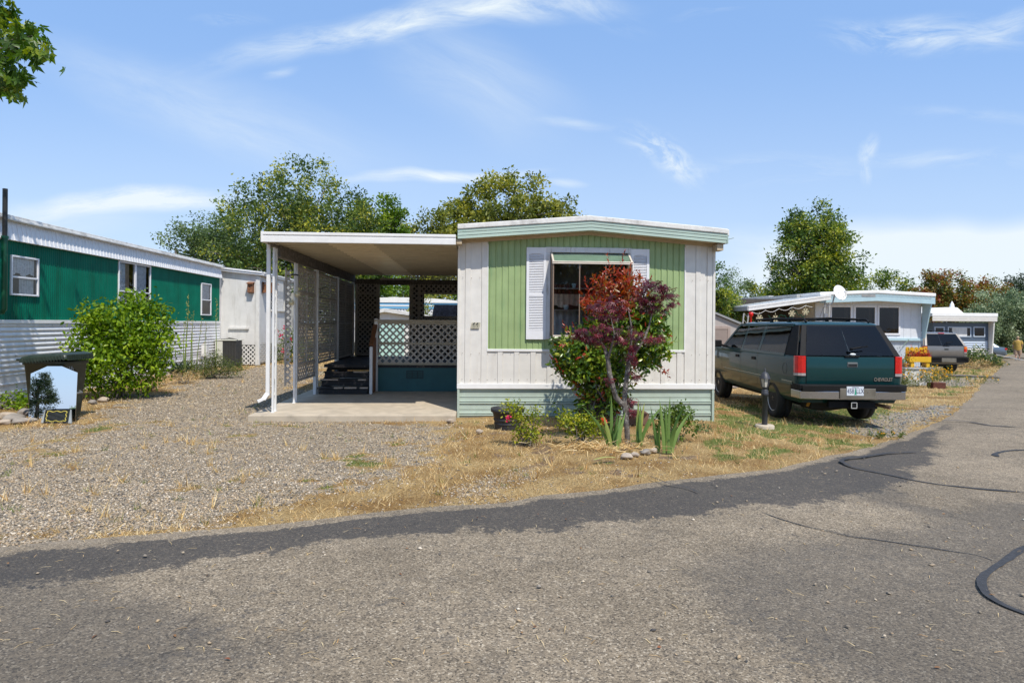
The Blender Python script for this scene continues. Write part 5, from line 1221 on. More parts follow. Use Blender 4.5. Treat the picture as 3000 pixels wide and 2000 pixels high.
def suv(loc, rz, label, paint, lower, green=True, Lk=5.45):
    o = thing('parked_suv', label, 'car', loc, rz)
    YF = Lk; WY = (1.30, 1.30+3.34) if green else (1.15, 4.10)
    def yext(z): return (.165 if z > .5 else .22), YF-(.05 if z < .6 else 0)-(.10 if z > 1.1 else 0)
    m = MB(); rings = []
    for z, x in SIDEP[:-1]:
        a, b = yext(z); rings.append(arc_rect(x, a, b, z, .10))
    rings.append(arc_rect(.95, .17, YF-.16, 1.235, .10)); rings.append(arc_rect(.93, .19, YF-.2, 1.255, .09)); m.loft(rings)
    body = m.build('body', [paint, lower], o)
    c = MB()
    for y in WY:
        for s in (-1, 1): c.lathe([(.47, 0), (.47, .5)], 36, Matrix.Translation((s*.62, y, .40)) @ Matrix.Rotation(R(90)*s, 4, 'Y'), smooth=False)
    boolcut(body, c.build('cutter', M_under))
    body.data.polygons.foreach_set('use_smooth', np.ones(len(body.data.polygons), bool))
    me = body.data
    try: me.set_sharp_from_angle(angle=R(35))
    except Exception: pass
    m = MB(); m.box(-.62, .62, .35, YF-.3, .30, 1.0); 
    for y in WY: m.tube([(-.8, y, .385), (.8, y, .385)], .06, 8); m.lathe([(.0, -.16), (.12, -.13), (.16, 0), (.12, .13), (0, .16)], 12, Matrix.Translation((0, y, .385)) @ Matrix.Rotation(R(90), 4, 'X'))
    m.build('underbody', M_under, o)
    # greenhouse
    FW = YF-1.12
    m = MB(); fr = [arc_rect(.93, .19, FW, 1.252, .10), arc_rect(.865, reary(1.46)+.01, FW-.33, 1.46, .11), arc_rect(.762, reary(1.795), FW-.80, 1.795, .12), arc_rect(.73, reary(1.795)+.05, FW-.86, 1.83, .14), arc_rect(.64, reary(1.795)+.18, FW-1.0, 1.857, .15), arc_rect(.4, reary(1.795)+.4, FW-1.3, 1.867, .15)]
    # roof + pillars: ring strip from 1.70 upward plus pillars as separate bars
    m.loft(fr[2:], smooth=True); roof = m.build('roof', paint, o)
    m = MB()
    P = lambda s, y, z: Vector((s*(sidex(z)-.012), y, z))
    for s in (-1, 1):
        for yb, yt, w in ((2.02, 2.04, .13), (3.0, 3.02, .10)): m.bar(P(s, yb, 1.25), P(s, yt, 1.80), w, .03, (s, 0, .3))
        m.bar(P(s, FW-.03, 1.25), P(s, FW-.80, 1.80), .07, .05, (s, 0, .3))
        m.bar(P(s, .75, 1.245), P(s, FW, 1.245), .05, .04, (s, 0, .3)); m.bar(P(s, .75, 1.79), P(s, FW-.80, 1.79), .05, .05, (s, 0, .3))
    m.build('window_pillar', paint, roof)
    def pan(m, pts, s, d0=.0, d1=.005): m.prism(pts, lambda a, b, d: (s*(sidex(b)+d), a, b), d0, d1)
    m = MB()
    for s in (-1, 1):
        pan(m, [(reary(1.27)+.06, 1.255), (.74, 1.255), (.81, 1.80), (reary(1.80)+.06, 1.80)], s, -.02, .004)
    rp = lambda a, b, d: (a, reary(b)-d, b)
    for s in (-1, 1):
        m.prism([(s*.80, 1.255), (s*.925, 1.255), (s*.735, 1.805), (s*.64, 1.80)], rp, -.02, .004)
    m.prism([(-.67, 1.765), (.67, 1.765), (.645, 1.805), (-.645, 1.805)], rp, -.02, .003)
    m.build('rear_pillar', M_carblk if green else paint, o, .004)
    m = MB(); pan(m, [(.76, 1.275), (1.93, 1.275), (1.96, 1.765), (.84, 1.765)], -1); m2 = m.build('window', M_tint, o)
    m = MB(); pan(m, [(.76, 1.275), (1.93, 1.275), (1.96, 1.765), (.84, 1.765)], 1); m.build('window', M_tint, o)
    for s in (-1, 1):
        for q in ([(2.10, 1.275), (2.94, 1.275), (2.97, 1.765), (2.11, 1.765)], [(3.06, 1.275), (FW-.12, 1.275), (FW-.80, 1.765), (3.08, 1.765)]):
            m = MB(); pan(m, q, s); m.build('window', M_tint, o)
    m = MB(); m.prism([(-.70, 1.275), (.70, 1.275), (.62, 1.785), (-.62, 1.785)], lambda a, b, d: (a, FW-(b-1.25)*1.5+.02-d, b), 0, .005); m.build('windshield', M_tint, o)
    m = MB(); nx, nz = 14, 8; vs = []
    for j in range(nz+1):
        b = 1.265+(1.79-1.265)*j/nz; hw = .815+(.65-.815)*j/nz
        for i in range(nx+1):
            a = -1+2*i/nx; vs.append((a*hw, reary(b)-.006-.028*(1-a*a)-.012*math.sin(math.pi*j/nz), b))
    m.add(vs, [(j*(nx+1)+i, j*(nx+1)+i+1, (j+1)*(nx+1)+i+1, (j+1)*(nx+1)+i) for j in range(nz) for i in range(nx)], True)
    rw = m.build('rear_window', M_tint, o)
    m = MB(); m.bar((.08, .115, 1.40), (.30, .125, 1.43), .012, .02); m.tube([(.0, .10, 1.385), (.16, .11, 1.415)], .016, 6); m.lathe([(.03, 0), (.02, .03)], 10, Matrix.Translation((.0, .13, 1.38)) @ Matrix.Rotation(R(90), 4, 'X')); m.build('wiper', M_carblk, rw)
    m = MB()
    for y in (1.6, 2.6, 3.5):
        for x in (-.45, .45): m.box(x-.25, x+.25, y, y+.12, .95, 1.42); m.box(x-.13, x+.13, y+.02, y+.12, 1.44, 1.62)
    m.build('seat', M_seat, o, .03)
    m = MB(); m.box(-.80, .80, .3, FW-.3, .9, .94); m.build('cargo_floor', M_under, o)
    # tailgate
    m = MB(); m.prism([(-.815, .735), (.815, .735), (.815, 1.25), (-.815, 1.25)], lambda a, b, d: (a, .165-d, b), -.01, .002); m.build('tailgate_gap', M_carblk, o)
    m = MB(); rr_ = []
    for z, d in ((.745, .004), (.76, .012), (1.0, .018), (1.215, .014), (1.238, .004)): rr_.append([Vector((x, .165-d*(1-.25*abs(x)/.8), z)) for x in [-.805+1.61*i/10 for i in range(11)]])
    vs = [p for r in rr_ for p in r]; m.add(vs, [(j*11+i, j*11+i+1, (j+1)*11+i+1, (j+1)*11+i) for j in range(4) for i in range(10)], True)
    tg = m.build('tailgate', paint, o)
    m = MB(); m.box(-.06, .13, .138, .160, 1.06, 1.145); h_ = m.build('handle', pm('grey_handle_bezel', (.13, .14, .14), .4), tg, .008); bx('handle_recess', M_black, tg, -.045, .115, .135, .139, 1.075, 1.115)
    m = MB(); m.box(-.11, .16, .13, .16, 1.235, 1.262); m.build('glass_latch', M_carblk, tg, .006)
    if green:
        m = MB(); m.lathe([(.0, 0), (.05, .0), (.05, .004), (0, .006)], 20, Matrix.Translation((.03, .128, 1.285)) @ Matrix.Rotation(R(90), 4, 'X') @ Matrix.Diagonal((1.15, .45, 1, 1))); m.build('oval_sticker', M_platew, tg)
        text('lettering', 'CHEVROLET', .088, M_chrome, tg, Matrix.Translation((.60, .143, .845)) @ FRONT @ Matrix.Diagonal((.70, .95, 1, 1)), .004, bold=.002)
    # tail lamps
    for s in (-1, 1):
        z0, z1 = (.90, 1.25) if green else (.92, 1.22)
        pl_ = [(s*.822, .145), (s*.90, .140), (s*.955, .165), (s*.993, .215), (s*.993, .275), (s*.95, .275), (s*.822, .18)]
        m = MB(); m.prism(pl_, lambda a, b, d: (a, b, d), z0+.048, z1); tl_ = m.build('tail_lamp', M_tail, o, .006)
        m = MB(); m.prism(pl_, lambda a, b, d: (a, b, d), z0, z0+.046); m.build('reverse_lens', M_rev, tl_, .004)
        if not green: m = MB(); m.prism([(a*1.002, b-.002) for a, b in pl_], lambda a, b, d: (a, b, d), z0+.2, z1-.01); m.build('indicator_lens', pm('amber_lens', (.75, .20, .01), .2), tl_)
    # bumper
    def bump(z0, z1, grow, mat, name, parent):
        pts = []
        for i in range(13): x = -.97+1.94*i/12; pts.append((x*(1+grow), .015-grow+.05*(abs(x)/.97)**4))
        pts = [(-.975-grow*.9, .42), *[(a, b) for a, b in pts], (.975+grow*.9, .42), (.93, .42), (.90, .20), (-.90, .20), (-.93, .42)]
        m = MB(); m.prism(pts, lambda a, b, d: (a, b, d), z0, z1); return m.build(name, mat, parent, .012)
    bmp = bump(.50, .648, 0, M_chrome if green else M_carblk, 'bumper', o)
    bump(.650, .755, .012, M_carblk, 'step_pad', bmp)
    m = MB()
    for k in range(5): m.box(-.94, .94, -.004, .02, .662+k*.018, .670+k*.018)
    m.build('pad_rib', M_under, bmp)
    m = MB(); m.box(-.27, .38, -.008, .05, .515, .70); m.build('plate_recess', pm('dull_chrome', (.30, .27, .22), .3, .8, var=.25, scale=5), bmp, .006)
    if green:
        pl = bx('license_plate', M_platew, o, -.155, .155, -.018, -.010, .575, .735, .003)
        text('plate_digits', '458', .115, M_ink, pl, Matrix.Translation((-.085, -.0185, .650)) @ FRONT @ Matrix.Diagonal((.72, 1, 1, 1)), .001); text('plate_letters', 'LLX', .115, M_ink, pl, Matrix.Translation((.088, -.0185, .650)) @ FRONT @ Matrix.Diagonal((.72, 1, 1, 1)), .001)
        text('plate_heading', 'OREGON', .030, M_ink, pl, Matrix.Translation((0, -.0185, .718)) @ FRONT, .001)
        m = MB()
        for k in range(4): z = .59+k*.028; w = .026-.005*k; m.prism([(-w, z), (w, z), (0, z+.045)], lambda a, b, d: (a+.004, -.0186-d, b), 0, .001+.0002*k)
        m.build('plate_fir_tree', M_fir, pl)
        m = MB(); m.lathe([(.014, 0), (.014, .008)], 10, Matrix.Translation((.24, -.006, .64)) @ Matrix.Rotation(R(90), 4, 'X')); m.build('lock', M_chrome, bmp)
        m = MB(); m.box(-.42, .44, .10, .18, .345, .46); m.box(-.05, .07, .04, .2, .36, .44); 
        m.build('tow_hitch', M_carblk, o, .006); m = MB(); t = .012; z0, z1 = .345, .455
        m.box(-.045, .065, .03, .05, z0, z0+t); m.box(-.045, .065, .03, .05, z1-t, z1); m.box(-.045, -.033, .03, .05, z0, z1); m.box(.053, .065, .03, .05, z0, z1); m.build('hitch_receiver', M_alloy, o)
        m = MB(); m.tube([(.40, .9, .40), (.47, .45, .40), (.62, .15, .375), (.68, .06, .365)], .033, 10); m.build('exhaust_pipe', pm('rusty_pipe', (.15, .10, .07), .5, .6, var=.3), o)
        m = MB(); m.lathe([(.0, -.13), (.2, -.12), (.36, -.08), (.37, 0), (.2, .06), (0, .06)], 20, Matrix.Translation((-.25, .72, .36))); m.build('spare_wheel', M_rubber, o)
        m = MB(); m.bar((-.62, .35, .50), (-.66, .42, .33), .05, .02, (0, 1, 0)); m.build('tie_strap', pm('ochre_strap', (.45, .20, .03), .7), o)
    # side trim
    for s in (-1, 1):
        m = MB()
        for a, b in ((.34, WY[0]-.50), (WY[0]+.50, WY[1]-.50)): pan(m, [(a, .725), (b, .725), (b, .775), (a, .775)], s, 0, .010)
        m.build('side_molding', paint, o, .003); m = MB()
        for a, b in ((.34, WY[0]-.50), (WY[0]+.50, WY[1]-.50)): pan(m, [(a, .776), (b, .776), (b, .786), (a, .786)], s, 0, .009)
        m.build('chrome_strip', M_chrome, o)
        m = MB()
        for y in (2.03, 3.01, FW-.05):
            zz = [.45, .55, .72, .95, 1.15, 1.25]
            lo = WY[0]+.46 if y < 2.2 else 0
            for z0, z1 in zip(zz[:-1], zz[1:]): pan(m, [(y, z0), (y+.010, z0), (y+.010, z1), (y, z1)], s, 0, .0015)
        m.build('door_seam', M_black, o)
        for y in (2.12, 3.10): m = MB(); pan(m, [(y, 1.075), (y+.20, 1.075), (y+.20, 1.135), (y, 1.135)], s, 0, .016); m.build('door_handle', M_carblk, o, .006)
        m = MB(); mx_ = lambda p: (s*p[0], p[1], p[2])
        m.box(*sorted((s*1.06, s*1.30)), FW-.30, FW-.18, 1.27, 1.43); m.bar((s*.93, FW-.22, 1.28), (s*1.08, FW-.24, 1.32), .06, .05); m.build('wing_mirror', M_carblk, o, .025)
    m = MB(); m.tube([(-sidex(1.0+.1*math.sin(t))-.001, .66+.095*math.cos(t), 1.0+.10*math.sin(t)) for t in [2*math.pi*i/24 for i in range(25)]], .004, 4, caps=False); m.build('fuel_flap_seam', M_black, o)
    # roof rack
    for s in (-1, 1):
        m = MB(); m.tube([(s*.60, .62, 1.85), (s*.60, .70, 1.905), (s*.60, 2.0, 1.925), (s*.60, 3.0, 1.905), (s*.60, 3.08, 1.855)], .020, 8)
        for y in (1.35, 2.2): m.box(s*.60-.02, s*.60+.02, y-.05, y+.05, 1.84, 1.91)
        m.build('roof_rail', M_carblk, o)
    m = MB(); m.tube([(-.6, .9, 1.915), (0, .9, 1.935), (.6, .9, 1.915)], .014, 8); m.build('roof_crossbar', M_carblk, o); m = MB(); m.tube([(-.6, 2.6, 1.915), (.6, 2.6, 1.915)], .014, 8); m.build('roof_crossbar', M_carblk, o)
    if not green: bx('brake_lamp', M_tail, o, -.12, .14, reary(1.80)-.02, reary(1.80)+.1, 1.80, 1.835, .004)
    m = MB(); m.box(-.7, .7, YF-.06, YF+.01, .75, 1.05); m.build('front_grille', M_carblk, o, .01)
    m = MB(); m.box(-.95, .95, YF-.1, YF+.09, .48, .68); m.build('front_bumper', M_chrome, o, .03)
    for s in (-1, 1): m = MB(); m.box(*sorted((s*.72, s*.94)), YF-.08, YF+.005, .85, 1.03); m.build('headlight', M_rev, o, .01)
    r, w = (.385, .28)
    for y in WY:
        for s in (-1, 1): wheel(o, s*(.83), y, r-.012, r, w, s)
    return o
SX_, SY_ = 5.93, 11.0
SUV_ = suv(Vector((SX_+.05, SY_, gz(SX_, SY_+1)-.0)), R(-.6), 'dark teal SUV parked facing away beside the cream and green home', M_paint, M_paint)
SUV_.scale = (.955, 1, 1)
M_pewter = pm('pewter_car_paint', (.22, .20, .18), .3, .5, var=.05, coat=.8)
s2Y = 28.6; s2X = 19.75
suv(Vector((s2X, s2Y, gz(s2X, s2Y+1))), R(-2), 'pewter grey SUV parked between the pale blue and the slate blue homes', M_pewter, M_pewter, green=False, Lk=5.05)

# sedan at the far end
def sedan(loc, rz, label):
    o = thing('parked_sedan', label, 'car', loc, rz); mp = pm('silver_blue_paint', (.16, .20, .25), .3, .5, var=.05, coat=.8)
    m = MB(); rings = []
    for z, x, a, b in ((.22, .78, .12, 4.5), (.40, .86, .02, 4.6), (.62, .89, 0, 4.62), (.80, .88, .02, 4.55), (.93, .85, .06, 4.35), (.97, .80, .15, 4.15)): rings.append(arc_rect(x, a, b, z, .16))
    m.loft(rings); body = m.build('body', mp, o); c = MB()
    for y in (.98, 3.68):
        for s in (-1, 1): c.lathe([(.37, 0), (.37, .5)], 28, Matrix.Translation((s*.55, y, .32)) @ Matrix.Rotation(R(90)*s, 4, 'Y'), smooth=False)
    boolcut(body, c.build('cutter', M_under)); body.data.polygons.foreach_set('use_smooth', np.ones(len(body.data.polygons), bool))
    try: body.data.set_sharp_from_angle(angle=R(35))
    except Exception: pass
    m = MB(); m.loft([arc_rect(.80, .35, 3.45, .965, .15), arc_rect(.70, .75, 2.8, 1.25, .2), arc_rect(.60, 1.05, 2.5, 1.40, .2), arc_rect(.4, 1.3, 2.2, 1.44, .2)]); m.build('cabin', mp, o)
    m = MB()
    for s in (-1, 1): m.prism([(.75, .99), (3.2, .99), (2.6, 1.30), (1.0, 1.30)], lambda a, b, d: (s*(.80-(b-.965)*.36+d), a, b), 0, .006)
    m.prism([(-.66, 1.0), (.66, 1.0), (.5, 1.33), (-.5, 1.33)], lambda a, b, d: (a, .35+(b-.965)*1.45-d-.01, b), 0, .006); m.build('window', M_tint, o)
    for s in (-1, 1):
        m = MB(); m.box(*sorted((s*.55, s*.885)), -.012, .16, .76, .90); m.build('tail_lamp', M_tail, o, .02)
        for y in (.98, 3.68): wheel(o, s*.78, y, .32, .325, .2, s, 7)
    m = MB(); m.box(-.84, .84, -.03, .2, .36, .52); m.build('bumper', mp, o, .04); m = MB(); m.box(-.5, .5, .6, 4, .18, .5); m.build('underbody', M_under, o); return o
sp_ = ground(2942, 1052); sedan(Vector((sp_.x-.3, 49.5, gz(sp_.x, 49.5))), R(68), 'silver blue sedan half hidden under the drooping grey green tree')
# ================================================================== pale blue home on the right
M_blue = pm('pale_blue_trim', (.42, .57, .62), .5, var=.06, stain=(.2, .33, .4), samt=.4, sscale=3)
M_wsid = pm('white_blue_siding', (.66, .68, .71), .5, var=.05, stain=(.4, .4, .4), samt=.35, sscale=2, streak=True)
M_greyw = pm('grey_weathered_edge', (.38, .38, .37), .7, var=.15, stain=(.2, .2, .2), samt=.4)
bp_ = at(2387, 1100, 25.0); BF = Frame(Vector((bp_.x, 25.0, -.44)), R(2.6)); bq = lambda u, v, yl=0.: (lambda t: (t[0], t[1]))(BF.on_y(u, v, yl))
BW = bq(2699, 1000)[0]
bh = thing('mobile_home', 'white mobile home with pale blue trim and a patio awning behind the teal SUV', 'mobile home', BF.O, BF.rz)
BT = bq(2550, 880)[1]; zB = bq(2600, 994)[1]; BR = .10
def bgab(x, base): return base+BR*(1-abs(x-BW/2)/(BW/2))
cols = [bq(2436, 945), bq(2491, 945), bq(2506, 945), bq(2562, 945), bq(2575, 945), bq(2632, 945)]
wz1 = bq(2500, 900)[1]; wz0 = bq(2600, 976)[1]
wins = [(cols[0][0], cols[1][0], bq(2460, 946)[1]-.35, wz1), (cols[2][0], cols[3][0], bq(2530, 965)[1]-.3, wz1), (cols[4][0], cols[5][0], wz0, wz1)]
m = MB(); ed = [0]+[e for w in wins for e in w[:2]]+[BW]
def plank(x0, x1, per=.30):
    p = [(x0, 0)]; k = math.floor(x0/per)+1
    while k*per < x1-.03: p += [(k*per, 0), (k*per+.006, .01), (k*per+.012, 0)]; k += 1
    p.append((x1, 0)); return p
for i in range(len(ed)-1):
    if i % 2 == 0: m.sheet(plank(ed[i], ed[i+1]), fxz, zB, BT)
    else:
        w = wins[i//2]; m.sheet(plank(ed[i], ed[i+1]), fxz, zB, w[2]); m.sheet(plank(ed[i], ed[i+1]), fxz, w[3], BT)
m.build('front_wall', M_wsid, bh)
m = MB(); m.sheet(plank(0, BW, .25), lambda a, b, c: (a, b+.05, c), -.3, zB-.05); m.build('skirting', pm('grey_blue_skirting', (.48, .52, .56), .5, var=.05, stain=(.35, .36, .36), samt=.4), bh)
m = MB(); m.box(-.03, BW+.03, -.05, .03, zB-.05, zB+.055); m.build('blue_band', M_blue, bh, .006)
m = MB()
n = 12; OVB = .55
def gstrip(m, y0, y1, h0, h1, x0=-.12, x1=None):
    x1 = BW+.16 if x1 is None else x1; rings = []
    for i in range(n+1):
        x = x0+(x1-x0)*i/n; rings.append([Vector((x, y0, bgab(x, h0))), Vector((x, y1, bgab(x, h0))), Vector((x, y1, bgab(x, h1))), Vector((x, y0, bgab(x, h1)))])
    m.loft(rings, smooth=False)
ZFa = bq(2550, 881, -OVB)[1]-BR; ZFb = bq(2550, 859, -OVB)[1]-BR
gstrip(m, -OVB, -OVB+.03, ZFa, ZFb); m.build('fascia', M_blue, bh, .005)
m = MB(); gstrip(m, -OVB-.03, 14, ZFb+.002, ZFb+.13); m.build('roof', M_roofclean, bh, .02)
m = MB(); gstrip(m, -OVB+.031, 0, ZFa+.02, ZFa+.04); m.build('soffit', M_wsid, bh)
m = MB(); k = 0
for i in range(34):
    x = BW*(i+.3)/34; m.tube([(x, -OVB-.036, bgab(x, ZFb)-.01), (x+.05, -OVB-.045, bgab(x, ZFb)-.04), (x+.11, -OVB-.036, bgab(x, ZFb)-.005)], .008, 4)
m.build('light_string', M_greyw, bh)
m = MB(); m.prism([(-OVB+.03, ZFa+.02), (0, ZFa+.02), (0, zB+.06), (-.16, zB+.06)], lambda a, b, d: (d, a, b), BW+.02, BW+.06); m.build('end_fin', M_blue, bh)
m = MB()
for a, b, c, d in wins:
    t = .07
    m.box(a-t, a, -.03, .02, c-t, d+t); m.box(b, b+t, -.03, .02, c-t, d+t); m.box(a, b, -.03, .02, d, d+t); m.box(a, b, -.03, .02, c-t, c)
    wo = m.build('window', M_shutter, bh, .006); m = MB()
    m.quad((a, .0, c), (b, .0, c), (b, .0, d), (a, .0, d)); m.build('pane', M_glassd, wo); m = MB()
    if d-c < .99: m.box(a, b, -.012, .012, c+.18, c+.25); m.build('sash_bar', M_shutter, wo); m = MB()
    cm = MB(); cloth(cm, b-.16, b-.03, c, d, .12, .02); cm.build('curtain', M_curt, wo)
bx('room_wall', M_dark, bh, .05, BW-.05, 2.0, 2.05, 0, BT); bx('floor', M_dark, bh, .05, BW-.05, .1, 2, .0, .05)
m = MB(); m.box(0, .04, .06, 13.5, -.2, BT-.02); m.box(BW-.04, BW, .06, 13.5, -.2, BT-.02); m.box(.04, BW-.04, 13.4, 13.5, -.2, BT+.06); m.build('side_wall', M_wsid, bh)
m = MB(); m.box(-.30, -.12, .9, 3.4, ZFb-.14, ZFb+.10); m.box(-.32, -.10, 3.4, 13.5, ZFb-.05, ZFb+.16); m.build('eave_box', M_greyw, bh, .01)
m = MB()
for i in range(9):
    x = bq(2640, 970)[0]+.03*i; m.tube([(x, -.06, zB-.3+.035*i), (x+.02, -.09, zB-.27+.035*i), (x+.035, -.06, zB-.29+.035*i)], .012, 4)
m.build('loose_light_cord', pm('pale_green_cord', (.3, .42, .36), .5), bh)
m = MB(); nmx, nmz = BF.on_y(2545, 866, -OVB-.01); m.box(nmx-.27, nmx+.27, -OVB-.012, -OVB, nmz-.045, nmz+.045); m.build('maker_plate', M_greyw, bh)
# patio awning
aw = thing('patio_awning', 'white sloping patio awning hung with snowflakes on the left of the pale blue home', 'awning', (0, 0, 0))
A = at(2192, 909, 24.2); B = at(2434, 876, 24.2); C_ = at(2192, 918, 24.2)
dp = BF.w(0, 1, 0)-BF.w(0, 0, 0); dp.z = 0
up = Vector((0, 0, 1)); m = MB()
ln = 7.5
for h0, h1, off in ((-.02, .06, .0), (.065, .10, .012), (.105, .17, .0)): m.bar(A+up*(h0+h1)/2+Vector((0, off, 0)), B+up*(h0+h1)/2+Vector((0, off, 0)), .06, h1-h0)
m.build('front_gutter', M_car, aw, .004)
m = MB(); m.quad(A+up*.15, B+up*.15, B+up*.15+dp*ln, A+up*.15+dp*ln); m.quad(A+up*.05, B+up*.05, B+up*.05+dp*ln, A+up*.05+dp*ln)
nr = 26
for i in range(nr+1):
    t = i/nr; p = A.lerp(B, t)+up*.165; m.bar(p, p+dp*ln, .02, .03)
m.build('roof', M_roofclean, aw)
m = MB(); m.bar(A+up*.07, A+up*.07+dp*ln, .08, .16); m.build('side_gutter', M_greyw, aw)
def apost(u0, v0, u1, v1, Y, name='post'):
    m = MB(); t, b = at(u0, v0, Y), at(u1, v1, Y); b = t+(b-t)*((t.z-(gz(t.x, Y)))/(t.z-b.z)); m.bar(t+Vector((-.09, 0, 0)), b+Vector((-.09, 0, 0)), .045, .045, (0, 1, 0)); m.bar(t+Vector((.09, 0, 0)), b+Vector((.09, 0, 0)), .045, .045, (0, 1, 0))
    for i in range(10):
        p = t.lerp(b, (i+.3)/10); m.tube([p+Vector((-.07, 0, .08)), p+Vector((.0, 0, .0)), p+Vector((.07, 0, -.08))], .012, 5)
    m.build(name, M_greyw, aw)
apost(2186, 918, 2179, 985, 24.3); apost(2424, 885, 2419, 960, 24.3)
m = MB(); q = at(2180, 918, 30); m.bar(q, Vector((q.x, 30, gz(q.x, 30))), .1, .1, (0, 1, 0)); m.build('post', M_car, aw)
m = MB(); pts = []
for i in range(41):
    t = i/40; p = at(2203, 915, 24.15).lerp(at(2380, 893, 24.15), t); p.z += -.10*abs(math.sin(t*math.pi*4.5))+.02; pts.append(p)
m.tube(pts, .008, 5); m.build('garland', M_belt, aw)
m = MB(); pts = []
for i in range(60):
    t = i/59; p = at(2250, 925, 24.6).lerp(at(2372, 906, 24.6), t); p.z += -.22*abs(math.sin(t*math.pi*3))+.05*math.sin(t*50); pts.append(p)
m.tube(pts, .016, 5); m.build('green_garland', pm('green_tinsel', (.02, .16, .10), .5, var=.4, scale=20), aw)
# awning shade put into dark colours: the door and an added brown panel
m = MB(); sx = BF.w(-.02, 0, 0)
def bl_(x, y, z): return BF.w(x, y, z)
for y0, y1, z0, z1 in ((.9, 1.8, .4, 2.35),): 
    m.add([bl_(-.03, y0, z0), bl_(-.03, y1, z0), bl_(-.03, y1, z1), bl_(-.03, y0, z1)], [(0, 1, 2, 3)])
m.build('shaded_door', M_room, aw); m = MB(); p, q = A+dp*2.6, B+dp*2.6; m.bar(Vector((p.x, p.y, 1.0)), Vector((q.x, q.y, 1.0)), .05, 3.4); m.build('added_shade_panel', pm('brown_shaded_boards', (.05, .042, .036), .8, var=.3, scale=3), aw)
# snowflakes
def snow(loc, label, r=.135):
    o = None; m = MB()
    for k in range(6):
        a = math.pi*k/3; c, s = math.cos(a), math.sin(a); m.bar((0, 0, 0), (c*r, 0, s*r), .012, .014, (0, 1, 0))
        for f in (.45, .72):
            for d in (-1, 1): a2 = a+d*R(55); p = Vector((c*r*f, 0, s*r*f)); m.bar(p, p+Vector((math.cos(a2), 0, math.sin(a2)))*r*.33, .011, .012, (0, 1, 0))
    for k in range(6):
        a, b = math.pi*k/3, math.pi*(k+1)/3; m.bar((math.cos(a)*r*.35, 0, math.sin(a)*r*.35), (math.cos(b)*r*.35, 0, math.sin(b)*r*.35), .011, .012, (0, 1, 0))
    m.bar((0, 0, r), (0, 0, r*1.7), .01, .01, (0, 1, 0))
    o = m.build('snowflake_ornament', M_cream); o.location = loc; return tag(o, label, 'ornament', 'snowflake ornaments under the awning')
s0 = snow(at(2225, 931.5, 24.1), 'white snowflake ornament nearest the red funnel lamp')
for (u, v), lb in (((2271.5, 933), 'lowest hanging snowflake, second from the red lamp'), ((2320, 918), 'cream snowflake hanging in the middle right of the garland'), ((2360, 913), 'snowflake ornament hanging closest to the pale blue corner')):
    dup(s0, at(u, v, 24.1), label=lb)
m = MB(); p = at(2200, 921, 24.0); m.lathe([(.03, -.45), (.035, -.1), (.07, -.06), (.085, .0), (.085, .06), (.05, .09)], 12); o = m.build('red_lantern', pm('red_plastic', (.60, .01, .008), .3)); o.location = p+Vector((0, 0, 0)); tag(o, 'bright red funnel shaped lamp hanging at the low corner of the awning', 'lamp')
# satellite dish
dz = at(2461, 857, 23.6); ds = thing('satellite_dish', 'white oval satellite dish standing above the awning end', 'satellite dish', dz)
DM = Matrix.Rotation(R(24), 4, 'Z') @ Matrix.Rotation(R(78), 4, 'X')
m = MB(); m.lathe([(.001, .05), (.10, .044), (.18, .03), (.25, .008), (.285, -.01), (.29, -.004), (.25, .018), (.18, .042), (.10, .056), (.001, .062)], 28, Vector((.28, -.93, .32)).to_track_quat('Z', 'Y').to_matrix().to_4x4() @ Matrix.Diagonal((1.0, 1.03, -1, 1))); m.build('reflector', M_belt, ds)
m = MB(); m.tube([(.02, -.06, -.2), (.08, -.25, -.12), (.06, -.30, .0)], .014, 6); m.box(.02, .10, -.33, -.26, -.03, .05); m.build('feed_arm', M_white, ds); m = MB(); m.tube([(-.02, .05, 0), (-.15, .12, -.1), (-.20, .15, -.40)], .028, 8); m.tube([(-.2, .15, -.4), (-.45, .35, -.55), (-.5, .5, -.9)], .015, 6); m.build('mast', M_greyw, ds)

# ================================================================== grey resin shed
sr = at(2166, 949, 19.0); SF = Frame(Vector((sr.x, 19.0, gz(sr.x, 19))), R(2.5))
sh = thing('garden_shed', 'small beige plastic garden shed between the cream home and the teal SUV', 'shed', SF.O, SF.rz)
M_resin = pm('beige_resin', (.42, .37, .34), .6, var=.05); M_resd = pm('taupe_resin_door', (.28, .22, .19), .6, var=.05)
ze = sr.z-SF.O.z; sw = 2.15; za = ze+.42
m = MB(); pr_ = []
z = 0
m.prism([(-sw, 0), (-.22, 0), (-.22, ze), (-.06, ze), (-sw/2, za-.03), (-sw+.06, ze), (-sw, ze)], lambda a, b, d: (a, d, b), .0, .04)
m.prism([(-.22, 0), (0, 0), (0, ze-.01), (-.22, ze-.001)], lambda a, b, d: (a, d, b), .0, .04); m.box(-.04, 0, .04, 2.2, 0, ze); m.box(-sw, -sw+.04, .04, 2.2, 0, ze); m.box(-sw+.04, -.04, 2.16, 2.2, 0, ze)
for k in range(12): m.box(-.215, -.0, -.008, .0, .02+k*.13, .125+k*.13); m.box(.0, .008, .02, 2.2, .02+k*.13, .125+k*.13)
m.build('wall', M_resin, sh)
m = MB(); m.box(-sw+.25, -.36, -.02, .0, .03, ze-.16); m.build('door', M_resd, sh, .01)
m = MB(); m.box(-.36, -.28, -.03, .0, 0, ze-.08); m.box(-sw+.17, -.36, -.03, .0, ze-.16, ze-.06); m.build('door_frame', pm('tan_resin_trim', (.36, .28, .24), .6), sh, .006)
m = MB()
